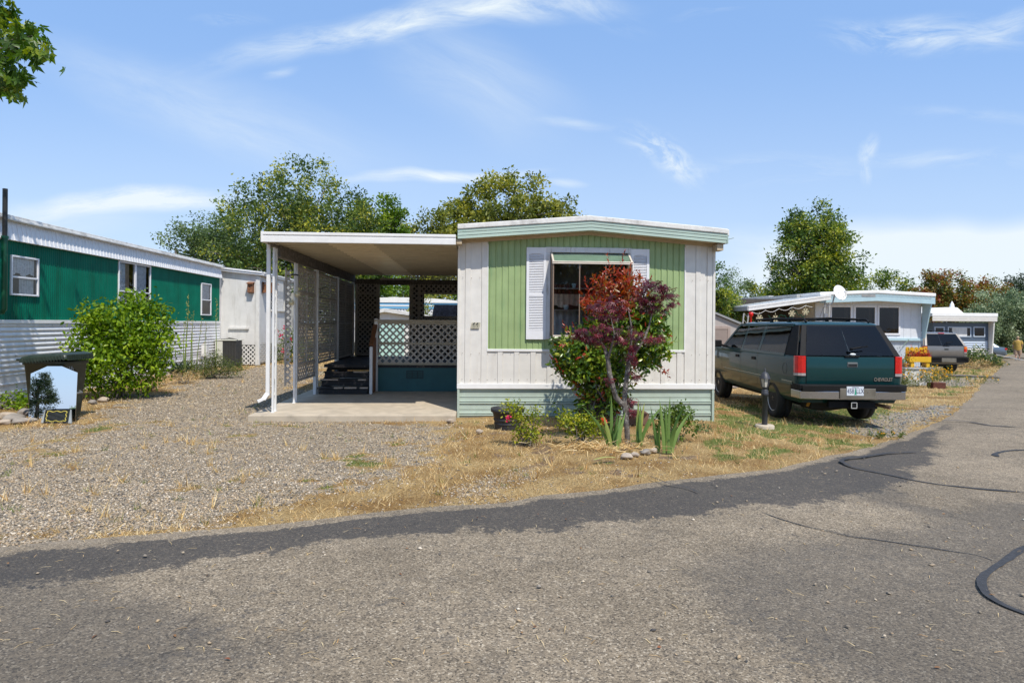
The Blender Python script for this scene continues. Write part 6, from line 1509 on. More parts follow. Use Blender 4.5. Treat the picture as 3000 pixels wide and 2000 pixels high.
for s in (0, 1):
    pts = [(.10, ze-.05), (-sw/2, za), (-sw/2, za+.06), (.12, ze+.01)] if s == 0 else [(-sw-.10, ze-.05), (-sw/2, za), (-sw/2, za+.06), (-sw-.12, ze+.01)]
    m.prism(pts, lambda a, b, d: (a, d, b), -.08, 2.3)
m.build('roof', pm('grey_resin_roof', (.27, .27, .27), .7, var=.05), sh)

# ================================================================== slate blue home further right
M_slate = pm('slate_blue_siding', (.085, .12, .17), .5, var=.05); M_lbl = pm('pale_blue_corrugated', (.50, .57, .66), .45, var=.04); M_crm = pm('cream_white_corrugated', (.70, .67, .62), .45, var=.05, stain=(.5, .42, .33), samt=.3)
gp_ = at(2733, 1068, 42.0); GF = Frame(Vector((gp_.x, 42.0, gz(gp_.x, 42))), R(2.0)); gq = lambda u, v, yl=0.: GF.on_y(u, v, yl)
gh = thing('mobile_home', 'slate blue mobile home with white corrugated lower wall at far right', 'mobile home', GF.O, GF.rz)
GW = gq(2893, 1000)[0]; b0 = gq(2800, 997)[1]; b1 = gq(2800, 1020)[1]; gt = gq(2800, 945)[1]
m = MB(); m.box(0, GW, 0, .05, b0, gt); m.build('front_wall', M_slate, gh)
hs = lambda z0, z1, per, amp: [(z0+(z1-z0)*i/int((z1-z0)/per*6), amp*math.sin(2*math.pi*(z0+(z1-z0)*i/int((z1-z0)/per*6))/per)) for i in range(int((z1-z0)/per*6)+1)]
m = MB(); m.sheet(hs(b1, b0, .15, .022), lambda a, b, c: (c, b, a), 0, GW, True); m.build('blue_corrugated_band', M_lbl, gh)
m = MB(); m.sheet(hs(-.2, b1, .15, .022), lambda a, b, c: (c, b+.01, a), 0, GW, True); m.build('white_corrugated_skirting', M_crm, gh)
GO = .5; f0 = gq(2830, 941, -GO)[1]; f1 = gq(2830, 927, -GO)[1]; f2 = gq(2830, 917, -GO)[1]; fx_0 = gq(2731, 930, -GO)[0]; fx_1 = gq(2921, 930, -GO)[0]
m = MB(); m.sheet([(f0, 0), (f0+.02, -.03), (f0+.12, -.03), (f0+.14, 0), (f0+.16, -.03), (f1, -.03)], lambda a, b, c: (c, -GO+b, a), fx_0, fx_1); m.build('fascia', M_crm, gh)
m = MB(); m.box(fx_0-.03, fx_1+.03, -GO-.05, 12, f1, f2); m.prism([(fx_0-.2, f2), (fx_0+2.2, f2+.42), (fx_1-1.4, f2+.42), (fx_1-.9, f2)], lambda a, b, d: (a, d, b), 1.2, 12)
m.lathe([(.25, 0), (.25, .12), (.42, .14), (.42, .26)], 10, Matrix.Translation((fx_0+.55, 2, f2+.2))); m.lathe([(.16, 0), (.12, .25), (0, .5)], 10, Matrix.Translation((fx_0+3.2, 2, f2+.4))); m.build('roof', M_roofclean, gh, .02)
m = MB(); m.box(fx_0, fx_1, -GO+.02, 0, f0-.02, f0+.0); m.build('soffit', M_crm, gh)
m = MB(); x = GW; m.prism([(-GO+.04, f0-.02), (.0, f0-.02), (.0, -.2), (-.25, -.2)], lambda a, b, d: (d, a, b), x+.05, x+.12); m.build('end_fin', M_crm, gh)
m = MB(); m.box(GW, GW+.05, -.0, .05, -.2, gt); m.build('corner_panel', M_slate, gh)
for (u0, u1) in ((2737, 2766), (2776, 2844), (2851, 2885)):
    a, zt = gq(u0, 957); b, zb = gq(u1, 987); m = MB(); t = .06
    m.box(a, a+t, -.04, .01, zb, zt); m.box(b-t, b, -.04, .01, zb, zt); m.box(a+t, b-t, -.04, .01, zt-t, zt); m.box(a+t, b-t, -.04, .01, zb, zb+t); wo = m.build('window', M_lbl, gh)
    m = MB(); m.box(a+t, b-t, -.02, -.012, zb+t, zt-t); m.build('pane', pm('dark_pane', (.01, .013, .016), .08, var=.2), wo)
    if u0 == 2776: m = MB(); m.box(a+.28, b-.28, -.035, -.022, zb+t, zt-t); m.build('blind', M_ply, wo)
m = MB(); m.box(0, .05, .05, 12, -.3, gt); m.box(GW-.05, GW, .05, 12, -.3, gt); m.box(.05, GW-.05, 11.9, 12, -.3, gt); m.build('side_wall', M_slate, gh)
m = MB(); x0 = gq(2690, 950, 1.5)[0]; m.box(x0, -.02, 1.5, 1.55, -.2, gq(2700, 935, 1.5)[1]); m.build('annex_wall', M_crm, gh)
m = MB(); m.bar(Vector((GW+.2, -.5, .55)), Vector((GW+1.9, -2.4, .04)), .05, .05); m.build('ground_pipe', M_crm, gh)

# ================================================================== things behind, seen through the porch
M_sky_b = pm('bright_blue_stripe', (.16, .42, .66), .5, var=.04); M_mint = pm('mint_board', (.42, .66, .60), .6, var=.05)
tb = at(1075, 905, 34.0); tr_ = thing('travel_trailer', 'white and blue striped trailer seen through the porch doorway', 'trailer', Vector((tb.x, 34, 0)), R(2))
X1 = 5.2; z_ = lambda v: at(1156, v, 34.0).z
m = MB(); m.box(-1.5, X1, 0, 7, .5, z_(904)); m.build('wall', M_ribw, tr_)
m = MB(); m.box(-1.55, X1+.05, -.06, .0, z_(904), z_(885)); m.build('blue_fascia', M_sky_b, tr_); m = MB(); m.box(-1.56, X1+.06, -.075, -.061, z_(897), z_(893)); m.build('white_stripe', M_belt, tr_)
m = MB()
ring = lambda y: [Vector((-1.6+(X1+1.7)*i/14, y, z_(885)+.26*math.sin(math.pi*min(1, max(0, (i/14)*1.0)))**.6)) for i in range(15)]
a, b = ring(-.1), ring(7); m.add(a+b, [(i, i+1, 16+i, 15+i) for i in range(14)]); m.add(a+[Vector((p.x, p.y, z_(885)-.02)) for p in a], [(i, i+1, 16+i, 15+i) for i in range(14)]); m.build('roof', M_roofclean, tr_)
vx = at(1146, 876, 34.5).x-tb.x; m = MB(); m.lathe([(.2, z_(880)), (.2, z_(874)), (.3, z_(873)), (.3, z_(867))], 12, Matrix.Translation((vx, 1.5, 0))); m.build('roof_vent', M_ac, tr_)
m = MB(); m.sheet(sine(-1.5, X1, .16, .02), lambda a, b, c: (a, -.02+b, c), z_(911), z_(903), True); m.build('corrugated_band', M_ribw, tr_)
gb = at(1095, 930, 28.0); gs = thing('garden_shed', 'white gabled shed with a pale mint door behind the porch lattice', 'shed', Vector((gb.x, 28, 0)), R(2))
zz = lambda v: at(1140, v, 28.0).z; wx = at(1230, 930, 28).x-gb.x; ax_ = at(1128, 912, 28).x-gb.x
m = MB(); m.prism([(-.6, -.1), (wx, -.1), (wx, zz(931)), (ax_, zz(914)), (-.6, zz(931))], lambda a, b, d: (a, d, b), 0, 2.5); m.build('wall', M_white, gs)
m = MB()
for p in ([(-.8, zz(934)), (ax_, zz(914)+.0), (ax_, zz(914)+.16), (-.85, zz(934)+.14)], [(wx+.4, zz(932)), (ax_, zz(914)), (ax_, zz(914)+.16), (wx+.45, zz(932)+.14)]): m.prism(p, lambda a, b, d: (a, d, b), -.25, 2.6)
m.build('roof', M_roofw, gs, .01)
m = MB(); m.box(-.4, at(1184, 940, 28).x-gb.x, -.03, 0, 0, zz(938)); m.build('door', M_mint, gs, .01)
dk = at(1320, 900, 26); dt_ = thing('tarped_load', 'load under a dark slate tarp seen through the back lattice opening', 'tarp', Vector((dk.x, 26, 0)), 0)
m = MB(); vs = []; nx, nz = 14, 8
for j in range(nz+1):
    for i in range(nx+1):
        x = -1.1+2.6*i/nx; z = 2.35*j/nz; vs.append((x+.35*(z/2.3)*(1 if i < nx/2 else .2), -.05*math.sin(x*9+z*3)+.6*(z/2.35), z))
nn = len(vs); vs += [(v[0], 1.6-v[1]*.5, v[2]) for v in vs]
fc = [(j*(nx+1)+i, j*(nx+1)+i+1, (j+1)*(nx+1)+i+1, (j+1)*(nx+1)+i) for j in range(nz) for i in range(nx)]
m.add(vs, fc+[tuple(k+nn for k in f) for f in fc]+[(nz*(nx+1)+i, nz*(nx+1)+i+1, nn+nz*(nx+1)+i+1, nn+nz*(nx+1)+i) for i in range(nx)], True); m.build('cover', pm('dark_slate_tarp', (.008, .010, .016), 1.0, var=.5, scale=14, spec=.05), dt_)
# utility pole far left behind
pp = at(516, 746, 60); up_ = thing('utility_pole', 'short dark utility pole top showing over the long green roof', 'pole', Vector((pp.x, 60, 0)))
m = MB(); m.tube([(0, 0, -.2), (0, 0, at(516, 727, 60).z)], .12, 8); m.build('shaft', M_bark, up_); m = MB(); m.box(-.1, .5, -.06, .06, at(516, 733, 60).z, at(516, 731, 60).z); m.build('crossarm', M_bark, up_)

# ================================================================== lamp post
lq = ground(2240, 1251); lpz = thing('lamp_post', 'short black lantern post on a concrete disc at the rear corner of the teal SUV', 'lamp', lq)
M_lamp = pm('dark_grey_cast_iron', (.035, .037, .045), .5, var=.2, stain=(.12, .12, .12), samt=.3)
k_ = lq.y/1850
hz = lambda v: (1251-v)*k_
m = MB(); m.lathe([(.155, -.05), (.155, .03), (.14, .045), (0, .045)], 20); m.build('base', M_conc, lpz)
m = MB(); m.lathe([(.046, .04), (.044, hz(1160)), (.058, hz(1159)), (.058, hz(1150)), (.05, hz(1148)), (.05, hz(1143)), (.04, hz(1140))], 14); m.build('post', M_lamp, lpz)
m = MB(); m.lathe([(.035, hz(1142)), (.05, hz(1137)), (.055, hz(1133))], 6)
m.lathe([(.095, hz(1109)), (.09, hz(1106)), (.075, hz(1100)), (.055, hz(1093)), (.03, hz(1090)), (.014, hz(1088)), (.02, hz(1085)), (.012, hz(1082)), (.003, hz(1077))], 6)
for i in range(6): t = math.pi*i/3; c, s = math.cos(t), math.sin(t); m.bar((.052*c, .052*s, hz(1133)), (.078*c, .078*s, hz(1109)), .010, .010)
m.build('lantern_frame', M_lamp, lpz)
m = MB(); m.lathe([(.046, hz(1133)), (.070, hz(1109))], 6, smooth=False); m.build('lantern_pane', pm('frosted_lantern_glass', (.55, .52, .45), .3, var=.1), lpz)

# ================================================================== planter bench etc. beside the pale blue home
M_yel = pm('yellow_painted_wood', (.70, .40, .012), .5, var=.06)
q = ground(2690, 1126); tk = q.y/1850
tb_ = thing('planter_box', 'white raised wooden planter box right of the teal SUV', 'planter', q, R(4))
m = MB(); m.box(-.50, .45, -.05, .5, -.05, 45*tk); m.build('box', M_ply2, tb_, .01); m = MB(); m.box(-.54, .49, -.09, .54, 45*tk+.002, 45*tk+.05); m.build('top_board', M_greyw, tb_, .006)
b0_ = q+Vector((.12, .15, 45*tk+.052)); be = thing('bench_planter', 'yellow wooden bench planter with scalloped back holding red flowers', 'planter', b0_, R(-4))
m = MB(); m.box(-.36, .34, -.10, -.07, .18, .36); m.box(-.36, .34, .2, .23, .18, .36); m.box(-.36, -.33, -.07, .2, .18, .36); m.box(.31, .34, -.07, .2, .18, .36); m.box(-.33, .31, -.07, .2, .18, .20); m.build('trough', M_yel, be, .006)
for x in (-.30, .20): m = MB(); m.box(x, x+.11, -.07, .2, 0, .178); m.build('leg', M_yel, be, .006)
m = MB()
for i in range(5): x = -.33+i*.145; m.prism([(x, .362), (x+.13, .362)]+[(x+.065+.065*math.cos(t), .62+.06*math.sin(t)) for t in [math.pi*k/8 for k in range(9)]], lambda a, b, d: (a, d, b), .205, .225)
m.build('scalloped_back', M_yel, be)
pt_ = q+Vector((-.36, .1, 45*tk+.052)); po = thing('flower_pot', 'terracotta flower pot on the white planter box', 'pot', pt_); m = MB(); m.lathe([(.06, 0), (.085, .10), (.095, .10), (.095, .135), (.08, .135), (.07, .11)], 14); m.build('pot', pm('terracotta', (.42, .17, .08), .8, var=.15), po)
po2 = thing('flower_pot', 'small dark green plant pot behind the terracotta pot', 'pot', pt_+Vector((.04, .2, .0))); m = MB(); m.lathe([(.06, 0), (.08, .26), (.07, .26), (.06, .2)], 14); m.build('pot', pm('dark_green_pot', (.02, .10, .06), .5), po2)
q2 = ground(2753, 1136); rb = thing('rusty_planter', 'low rusty metal trough under yellow flowers near the road', 'planter', q2, R(3)); m = MB(); k2 = q2.y/1850; m.box(-19*k2, 19*k2, 0, .3, -.05, 15*k2); m.build('trough', pm('rusty_metal', (.10, .03, .018), .9, var=.3, scale=14), rb, .01)
q3 = ground(2650, 1132); m = MB(); m.bar(Vector((-.6, 0, .02)), Vector((.5, .05, .02)), .05, .05); o = m.build('edging_timber', M_oldw); o.location = q3; tag(o, 'dark timber edging below the weeds right of the teal SUV', 'timber')
q4 = ground(2848, 1105); m = MB(); m.tube([(-1.0, .35, .04), (-.3, .15, .05), (.9, -.3, .03)], [.06, .05, .03], 7); o = m.build('fallen_branch', M_bark); o.location = q4; tag(o, 'fallen branch lying on dry grass before the slate blue home', 'branch')

# ================================================================== black tub and barrel
q = ground(1487, 1250); k_ = q.y/1850; r_ = 49*k_
tub = thing('planter_tub', 'black plastic half barrel tub in front of the mint skirting', 'tub', q)
hh = 56*k_; m = MB(); m.lathe([(r_*.74, -.03), (r_*.80, hh*.35), (r_*.90, hh*.78), (r_*1.0, hh*.80), (r_*1.02, hh), (r_*.95, hh), (r_*.90, hh*.80), (r_*.78, hh*.3)], 28); m.build('tub', M_pot, tub)
m = MB(); m.lathe([(r_*.825, hh*.36), (r_*.84, hh*.37), (r_*.86, hh*.44), (r_*.845, hh*.46)], 28); m.lathe([(r_*.79, hh*.16), (r_*.80, hh*.17), (r_*.815, hh*.22), (r_*.80, hh*.24)], 28); m.build('moulded_band', M_pot, tub); m = MB(); m.lathe([(0, hh*.7), (r_*.86, hh*.7)], 20); m.build('soil', M_soil, tub)
qb = Vector((1.33, 9.85, gz(1.33, 9.85))); br = thing('barrel_planter', 'weathered broken wooden half barrel under the red tipped shrub', 'barrel', qb)
m = MB()
for i in range(20):
    t0, t1 = 2*math.pi*i/20, 2*math.pi*(i+.94)/20; hb = .44*(1-.22*random.random()); rr_ = .28
    ring = lambda z, r: [Vector((r*math.cos(t0), r*math.sin(t0), z)), Vector((r*math.cos(t1), r*math.sin(t1), z)), Vector(((r-.03)*math.cos(t1), (r-.03)*math.sin(t1), z)), Vector(((r-.03)*math.cos(t0), (r-.03)*math.sin(t0), z))]
    m.loft([ring(-.05, rr_*.9), ring(.2, rr_*1.03), ring(hb, rr_*1.06)], smooth=False)
m.build('staves', M_barrel, br); m = MB(); m.lathe([(rr_*1.02, .12), (rr_*1.035, .12), (rr_*1.05, .16), (rr_*1.03, .16)], 24); m.build('hoop', pm('rusty_hoop', (.12, .06, .035), .8), br); m = MB(); m.lathe([(0, .3), (.26, .3)], 16); m.build('soil', M_soil, br)
qb = Vector((2.05, 10.3, gz(2.05, 10.3))); m = MB(); m.box(-.16, .16, -.15, .15, -.02, .17); m.box(-.13, .13, -.12, .12, .171, .18); o = m.build('wooden_box', pm('reddish_wood', (.16, .09, .06), .8, var=.3), None, .008); o.location = qb; tag(o, 'small reddish wooden box behind the maple trunk by the skirting', 'box')

# ================================================================== person walking away
def person(loc, rz):
    o = thing('person', 'person in mustard top and patterned tan shorts walking away along the road', 'person', loc, rz)
    me = bpy.data.meshes.new('body'); V_ = [(0, 0, .90), (0, .0, 1.10), (0, .01, 1.30), (0, .0, 1.44), (0, .02, 1.52), (0, .03, 1.60), (0, .03, 1.68),
        (.10, 0, .84), (.105, .03, .48), (.10, -.06, .10), (.10, .08, .05), (-.10, 0, .84), (-.105, -.05, .48), (-.10, -.20, .13), (-.10, -.06, .07),
        (.19, 0, 1.39), (.26, -.03, 1.14), (.25, .10, .93), (.24, .15, .84), (-.19, 0, 1.39), (-.27, .0, 1.14), (-.27, -.02, .92), (-.27, .0, .83)]
    E = [(0, 1), (1, 2), (2, 3), (3, 4), (4, 5), (5, 6), (0, 7), (7, 8), (8, 9), (9, 10), (0, 11), (11, 12), (12, 13), (13, 14), (3, 15), (15, 16), (16, 17), (17, 18), (3, 19), (19, 20), (20, 21), (21, 22)]
    rad = [.17, .165, .17, .12, .055, .085, .085, .11, .075, .045, .04, .11, .075, .045, .04, .065, .05, .04, .035, .065, .05, .04, .035]
    me.from_pydata(V_, E, []); b = bpy.data.objects.new('body', me); COL.objects.link(b)
    b.modifiers.new('skin', 'SKIN'); sv = me.skin_vertices[0].data
    for i, r in enumerate(rad): sv[i].radius = (r, r*.85)
    sv[0].use_root = True; sub = b.modifiers.new('sub', 'SUBSURF'); sub.levels = 2; sub.render_levels = 2
    bpy.context.view_layer.update(); nm = to_mesh(b); b.modifiers.clear(); b.data = nm; nm.materials.clear(); nm.materials.append(pm('skin', (.48, .27, .19), .6, var=.05)); b.parent = o
    nm.polygons.foreach_set('use_smooth', np.ones(len(nm.polygons), bool))
    el = lambda rx, ry, z, y=0., x=0., n=20: [Vector((x+rx*math.cos(2*math.pi*i/n), y+ry*math.sin(2*math.pi*i/n), z)) for i in range(n)]
    m = MB(); m.loft([el(.235, .20, .74), el(.235, .21, .90), el(.215, .19, 1.10), el(.225, .19, 1.28), el(.20, .16, 1.40), el(.10, .10, 1.49)])
    for s, hx, hy in ((1, .25, -.03), (-1, -.255, 0)): m.tube([(s*.15, 0, 1.42), (s*.22, 0, 1.33), (hx*1.0, hy, 1.18)], [.095, .085, .078], 12)
    m.build('shirt', pm('mustard_shirt', (.42, .27, .06), .9, var=.25, scale=14), o)
    m = MB(); m.loft([el(.13, .14, .42, -.0, .115), el(.14, .16, .60, 0, .11), el(.15, .18, .80, 0, .09)]); m.loft([el(.13, .14, .42, -.07, -.115), el(.14, .16, .60, -.03, -.11), el(.15, .18, .80, 0, -.09)]); m.loft([el(.225, .195, .70), el(.225, .2, .90)]); m.build('shorts', pm('patterned_tan_shorts', (.36, .25, .17), .9, var=.5, scale=22), o)
    m = MB(); m.lathe([(.0, -.09), (.06, -.085), (.098, -.03), (.105, .03), (.085, .085), (.04, .11), (0, .115)], 16, Matrix.Translation((0, .015, 1.655)) @ Matrix.Rotation(R(8), 4, 'X')); m.build('hair', pm('grey_blond_hair', (.38, .28, .17), .9, var=.25, scale=30), o)
    for x, y, z in ((.10, .03, 0.03), (-.10, -.14, .06)): m = MB(); m.box(x-.05, x+.05, y-.10, y+.16, -.01 if x > 0 else .0, z+.03); m.build('shoe', pm('pale_shoe', (.35, .34, .33), .8), o, .02)
    return o
qp = ground(2982, 1050); Yp = 46.5; person(Vector(((2982-1500)/1850*Yp, Yp, gz(37, Yp)+.03)), R(-38))
# ================================================================== trees
def T(u, Y, vtop=None):                      # base point and height
    a, b = ray(u, 940); x = a*Y; z = gz(x, Y); return Vector((x, Y, z)), (H+ray(u, vtop)[1]*Y-z) if vtop else None
G_dark = leafmat('dark_mottled_leaves', [(0.030, 0.060, 0.014), (0.063, 0.109, 0.023), (0.103, 0.161, 0.032), (0.172, 0.213, 0.040), (0.483, 0.460, 0.057)], .45, .34)
G_mid = leafmat('mid_green_leaves', [(0.027, 0.061, 0.011), (0.061, 0.115, 0.020), (0.115, 0.189, 0.030), (0.216, 0.270, 0.041), (0.432, 0.432, 0.047)], .42, .32)
G_bright = leafmat('bright_green_leaves', [(0.042, 0.090, 0.010), (0.096, 0.180, 0.017), (0.156, 0.252, 0.024), (0.288, 0.360, 0.036)], .45, .38)
G_olive = leafmat('yellow_green_leaves', [(0.060, 0.083, 0.016), (0.134, 0.166, 0.026), (0.240, 0.256, 0.037), (0.406, 0.374, 0.060)], .5, .32)
G_feather = leafmat('blue_green_leaves', [(0.036, 0.072, 0.029), (0.086, 0.143, 0.051), (0.172, 0.243, 0.086), (0.272, 0.343, 0.114)], .5, .32)
G_red = leafmat('reddish_leaves', [(.04, .07, .016), (.10, .13, .028), (.18, .19, .035), (.27, .21, .04), (.32, .11, .03), (.20, .04, .02)], .45, .3)
G_grey = leafmat('grey_green_leaves', [(0.067, 0.106, 0.044), (0.150, 0.210, 0.097), (0.284, 0.346, 0.180), (0.450, 0.496, 0.316)], .5, .3)
G_con = leafmat('conifer_needles', [(0.015, 0.033, 0.013), (0.030, 0.060, 0.022), (0.053, 0.090, 0.030), (0.105, 0.135, 0.045)], .6, .15)
# A  large tree behind the long green home
b, h = T(880, 34, 452)
tree('broadleaf_tree', 'tallest dark green tree with yellow flecks behind the carport', 'tree', b, [(0, 0, h*.72, 3.0, 2.6, h*.28, 3), (-1.6, 0, h*.52, 2.6, 2.4, h*.26, 2.2), (1.5, 0, h*.52, 2.6, 2.4, h*.26, 2.2), (-.3, 0, h*.33, 3.3, 2.6, h*.2, 2), (-2.9, .3, h*.34, 1.8, 2, h*.2, 1.1), (2.6, 0, h*.62, 1.4, 1.6, h*.16, .8)], 260, 62, .36, .19, G_dark, M_bark, .22, 101, 'trees behind the homes', shell=.35, nlimb=46)
# B  feathery tree leaning left
b, h = T(715, 37, 590)
tree('broadleaf_tree', 'spreading feathery tree reaching left above the long green home', 'tree', b, [(-2.6, 0, h*.72, 1.7, 1.5, h*.15, 1.2), (-.9, 0, h*.78, 1.9, 1.6, h*.2, 1.6), (-1.8, 0, h*.5, 2.2, 1.6, h*.2, 1.4), (.4, 0, h*.55, 2.0, 1.6, h*.28, 1.5)], 120, 56, .34, .18, G_feather, M_bark, .15, 102, 'trees behind the homes', shell=.3, nlimb=40)
# C  upright bright shoots
b, h = T(1095, 38, 545)
sh_ = [(x, y, h*z, (.42), .42, h*.19, 1) for x, y, z in ((-1.0, 0, .82), (-.45, .2, .72), (.55, -.1, .80), (1.0, .2, .79), (1.5, 0, .66), (-1.4, .1, .66), (.1, 0, .62))]
tree('broadleaf_tree', 'bright green tree with tall upright shoots right of the tallest tree', 'tree', b, sh_+[(0, 0, h*.45, 2.4, 1.8, h*.24, 6)], 140, 50, .26, .21, G_bright, M_bark, .14, 103, 'trees behind the homes', shell=.1, nlimb=30)
# C2 yellowish lower tree
b, h = T(1235, 41, 603)
tree('broadleaf_tree', 'low yellow green tree between the upright shoots and the round plane tree', 'tree', b, [(.7, 0, h*.84, .9, .8, h*.15, .8), (-.9, 0, h*.76, 1.5, 1.2, h*.2, 1.4), (.6, 0, h*.6, 1.7, 1.4, h*.22, 1.6), (0, 0, h*.35, 2.2, 1.6, h*.2, 1.5)], 95, 52, .32, .22, G_olive, M_bark, .14, 104, 'trees behind the homes', shell=.2)
# E  round plane tree behind the cream home
b, h = T(1490, 45, 515)
tree('broadleaf_tree', 'round yellow green tree rising behind the cream and green home roof', 'tree', b, [(0, 0, h*.72, 3.3, 2.8, h*.28, 3), (2.6, 0, h*.62, 2.3, 2.2, h*.25, 2), (-2.7, 0, h*.60, 2.1, 2.2, h*.24, 1.6), (0, 0, h*.45, 3.9, 2.8, h*.22, 2)], 270, 50, .40, .30, G_olive, M_bark, .24, 105, 'trees behind the homes', shell=.5)
# F  bushy tree seen through the porch
b, h = T(1150, 46, 800)
tree('broadleaf_tree', 'bright leafy tree filling the porch doorway behind the striped trailer', 'tree', b, [(0, 0, h*.6, 3.6, 2, h*.4, 2), (3.6, 0, h*.55, 2.6, 2, h*.4, 1.4), (-3.2, 0, h*.5, 2.6, 2, h*.38, 1.2)], 130, 46, .36, .26, G_bright, M_bark, .15, 106, 'trees behind the homes', shell=.5)
b, h = T(1262, 29, 855)
tree('tall_shrub', 'yellow green shrub left of the dark tarp seen through the back lattice', 'shrub', b, [(-.3, 0, h*.6, .6, .5, h*.42, 1), (-.1, 0, h*.3, .7, .5, h*.3, 1)], 44, 46, .16, .10, G_olive, M_bark, .05, 107, shell=.4, nlimb=8)
# more distant foliage low between the homes (hedge-like trees)
b, h = T(840, 42, 770)
tree('broadleaf_tree', 'dark low tree seen between carport post and white porch', 'tree', b, [(0, 0, h*.6, 3.4, 2, h*.4, 2), (2.5, 0, h*.5, 2, 2, h*.4, 1)], 90, 46, .36, .22, G_dark, M_bark, .15, 108, 'trees behind the homes', shell=.5)
# G  big tree right
b, h = T(2385, 46, 598)
tree('broadleaf_tree', 'large rounded tree standing behind the pale blue home roof', 'tree', b, [(.1, 0, h*.76, 1.9, 1.9, h*.23, 2.4), (-.9, 0, h*.60, 2.1, 2.2, h*.26, 2.2), (1.1, 0, h*.60, 2.0, 2.2, h*.25, 2.2), (-1.1, 0, h*.38, 2.1, 2.2, h*.22, 1.8), (1.3, 0, h*.38, 2.0, 2.2, h*.22, 1.8), (-2.7, 0, h*.44, .8, 1.0, h*.07, .35), (-1.5, 0, h*.84, .4, .6, h*.11, .3)], 270, 56, .36, .23, G_mid, M_bark, .24, 109, 'trees behind the homes', shell=.4, nlimb=44)
# H  small trees right behind the cream home
b, h = T(2112, 26, 772)
tree('broadleaf_tree', 'small leafy tree tucked against the right edge of the cream home', 'tree', b, [(-.3, 0, h*.66, .75, .8, h*.34, 2), (.1, 0, h*.42, 1.1, .9, h*.26, 1.6)], 90, 60, .18, .12, G_mid, M_bark, .07, 110, 'trees behind the homes', shell=.4)
b, h = T(2150, 42, 792)
tree('birch_tree', 'thin wispy birch behind the small tree by the cream home', 'tree', b, [(0, 0, h*.75, .8, .8, h*.25, 1), (.3, 0, h*.5, 1.2, .9, h*.25, 1)], 46, 30, .26, .13, G_feather, M_bark, .06, 111, 'trees behind the homes', shell=.2)
b, h = T(2195, 44, 832)
tree('broadleaf_tree', 'dark low tree left of the large rounded tree', 'tree', b, [(0, 0, h*.7, 1.0, 1, h*.3, 1), (.6, 0, h*.45, 1.5, 1, h*.3, 1)], 46, 40, .28, .2, G_dark, M_bark, .08, 112, 'trees behind the homes', shell=.4)
# I  distant trees
b, h = T(2600, 62, 803)
tree('broadleaf_tree', 'distant green tree above the right end of the pale blue roof', 'tree', b, [(0, 0, h*.62, 2.8, 2, h*.38, 2), (-2.4, 0, h*.52, 2.2, 2, h*.34, 1.4)], 100, 46, .42, .28, G_mid, M_bark, .2, 113, 'trees behind the homes', shell=.5)
b, h = T(2690, 66, 838)
tree('broadleaf_tree', 'lower distant tree between the green tree and the reddish trees', 'tree', b, [(0, 0, h*.6, 2.6, 2, h*.4, 2), (-2, 0, h*.5, 2, 2, h*.36, 1)], 80, 44, .42, .28, G_mid, M_bark, .2, 114, 'trees behind the homes', shell=.5)
b, h = T(2790, 58, 793)
tree('photinia_tree', 'tall reddish orange leaved tree behind the slate blue home', 'tree', b, [(-.3, 0, h*.72, 1.5, 1.4, h*.28, 2), (-2.2, 0, h*.52, 1.8, 1.6, h*.30, 1.6), (1.7, 0, h*.56, 1.7, 1.6, h*.30, 1.7), (0, 0, h*.38, 3.4, 2, h*.28, 2), (-1.9, 0, h*.90, .3, .3, h*.08, .18)], 170, 52, .34, .25, G_red, M_bark, .16, 115, 'trees behind the homes', shell=.55)
b, h = T(2905, 62, 815)
tree('photinia_tree', 'second reddish tree, right of the tall one and above the grey green tree', 'tree', b, [(0, 0, h*.66, 1.9, 1.6, h*.34, 2), (-1.2, 0, h*.45, 1.8, 1.6, h*.32, 1.5)], 90, 48, .34, .25, G_red, M_bark, .15, 116, 'trees behind the homes', shell=.55)
b, h = T(2930, 52, 848)
tree('weeping_tree', 'grey green weeping tree drooping over the silver blue sedan', 'tree', b, [(0, 0, h*.66, 2.2, 1.9, h*.32, 2.4), (-1.6, -.4, h*.46, 1.6, 1.5, h*.30, 1.5), (1.6, -.2, h*.5, 1.9, 1.6, h*.34, 1.8), (.2, -.6, h*.30, 2.2, 1.2, h*.16, 1), (1.9, .3, h*.75, 1.6, 1.4, h*.22, 1.0)], 190, 56, .30, .19, G_grey, M_bark, .14, 117, 'trees behind the homes', shell=.6, droop=.9)
for i, (u, Y, v, lb) in enumerate(((2965, 80, 812, 'dark conifer left of the pair at the far right'), (3015, 76, 800, 'tallest dark conifer at the far right edge'), (2925, 90, 842, 'far dark conifer behind the weeping tree'))):
    b, h = T(u, Y, v); tree('conifer_tree', lb, 'tree', b, [(0, 0, h*.30, 2.6, 2.6, h*.28, 3), (0, 0, h*.55, 2.0, 2.0, h*.28, 2.2), (0, 0, h*.80, 1.1, 1.1, h*.2, 1)], 120, 46, .40, .34, G_con, M_bark, .2, 120+i, 'conifers at the far right', shell=.5, LW=.4, nlimb=12)
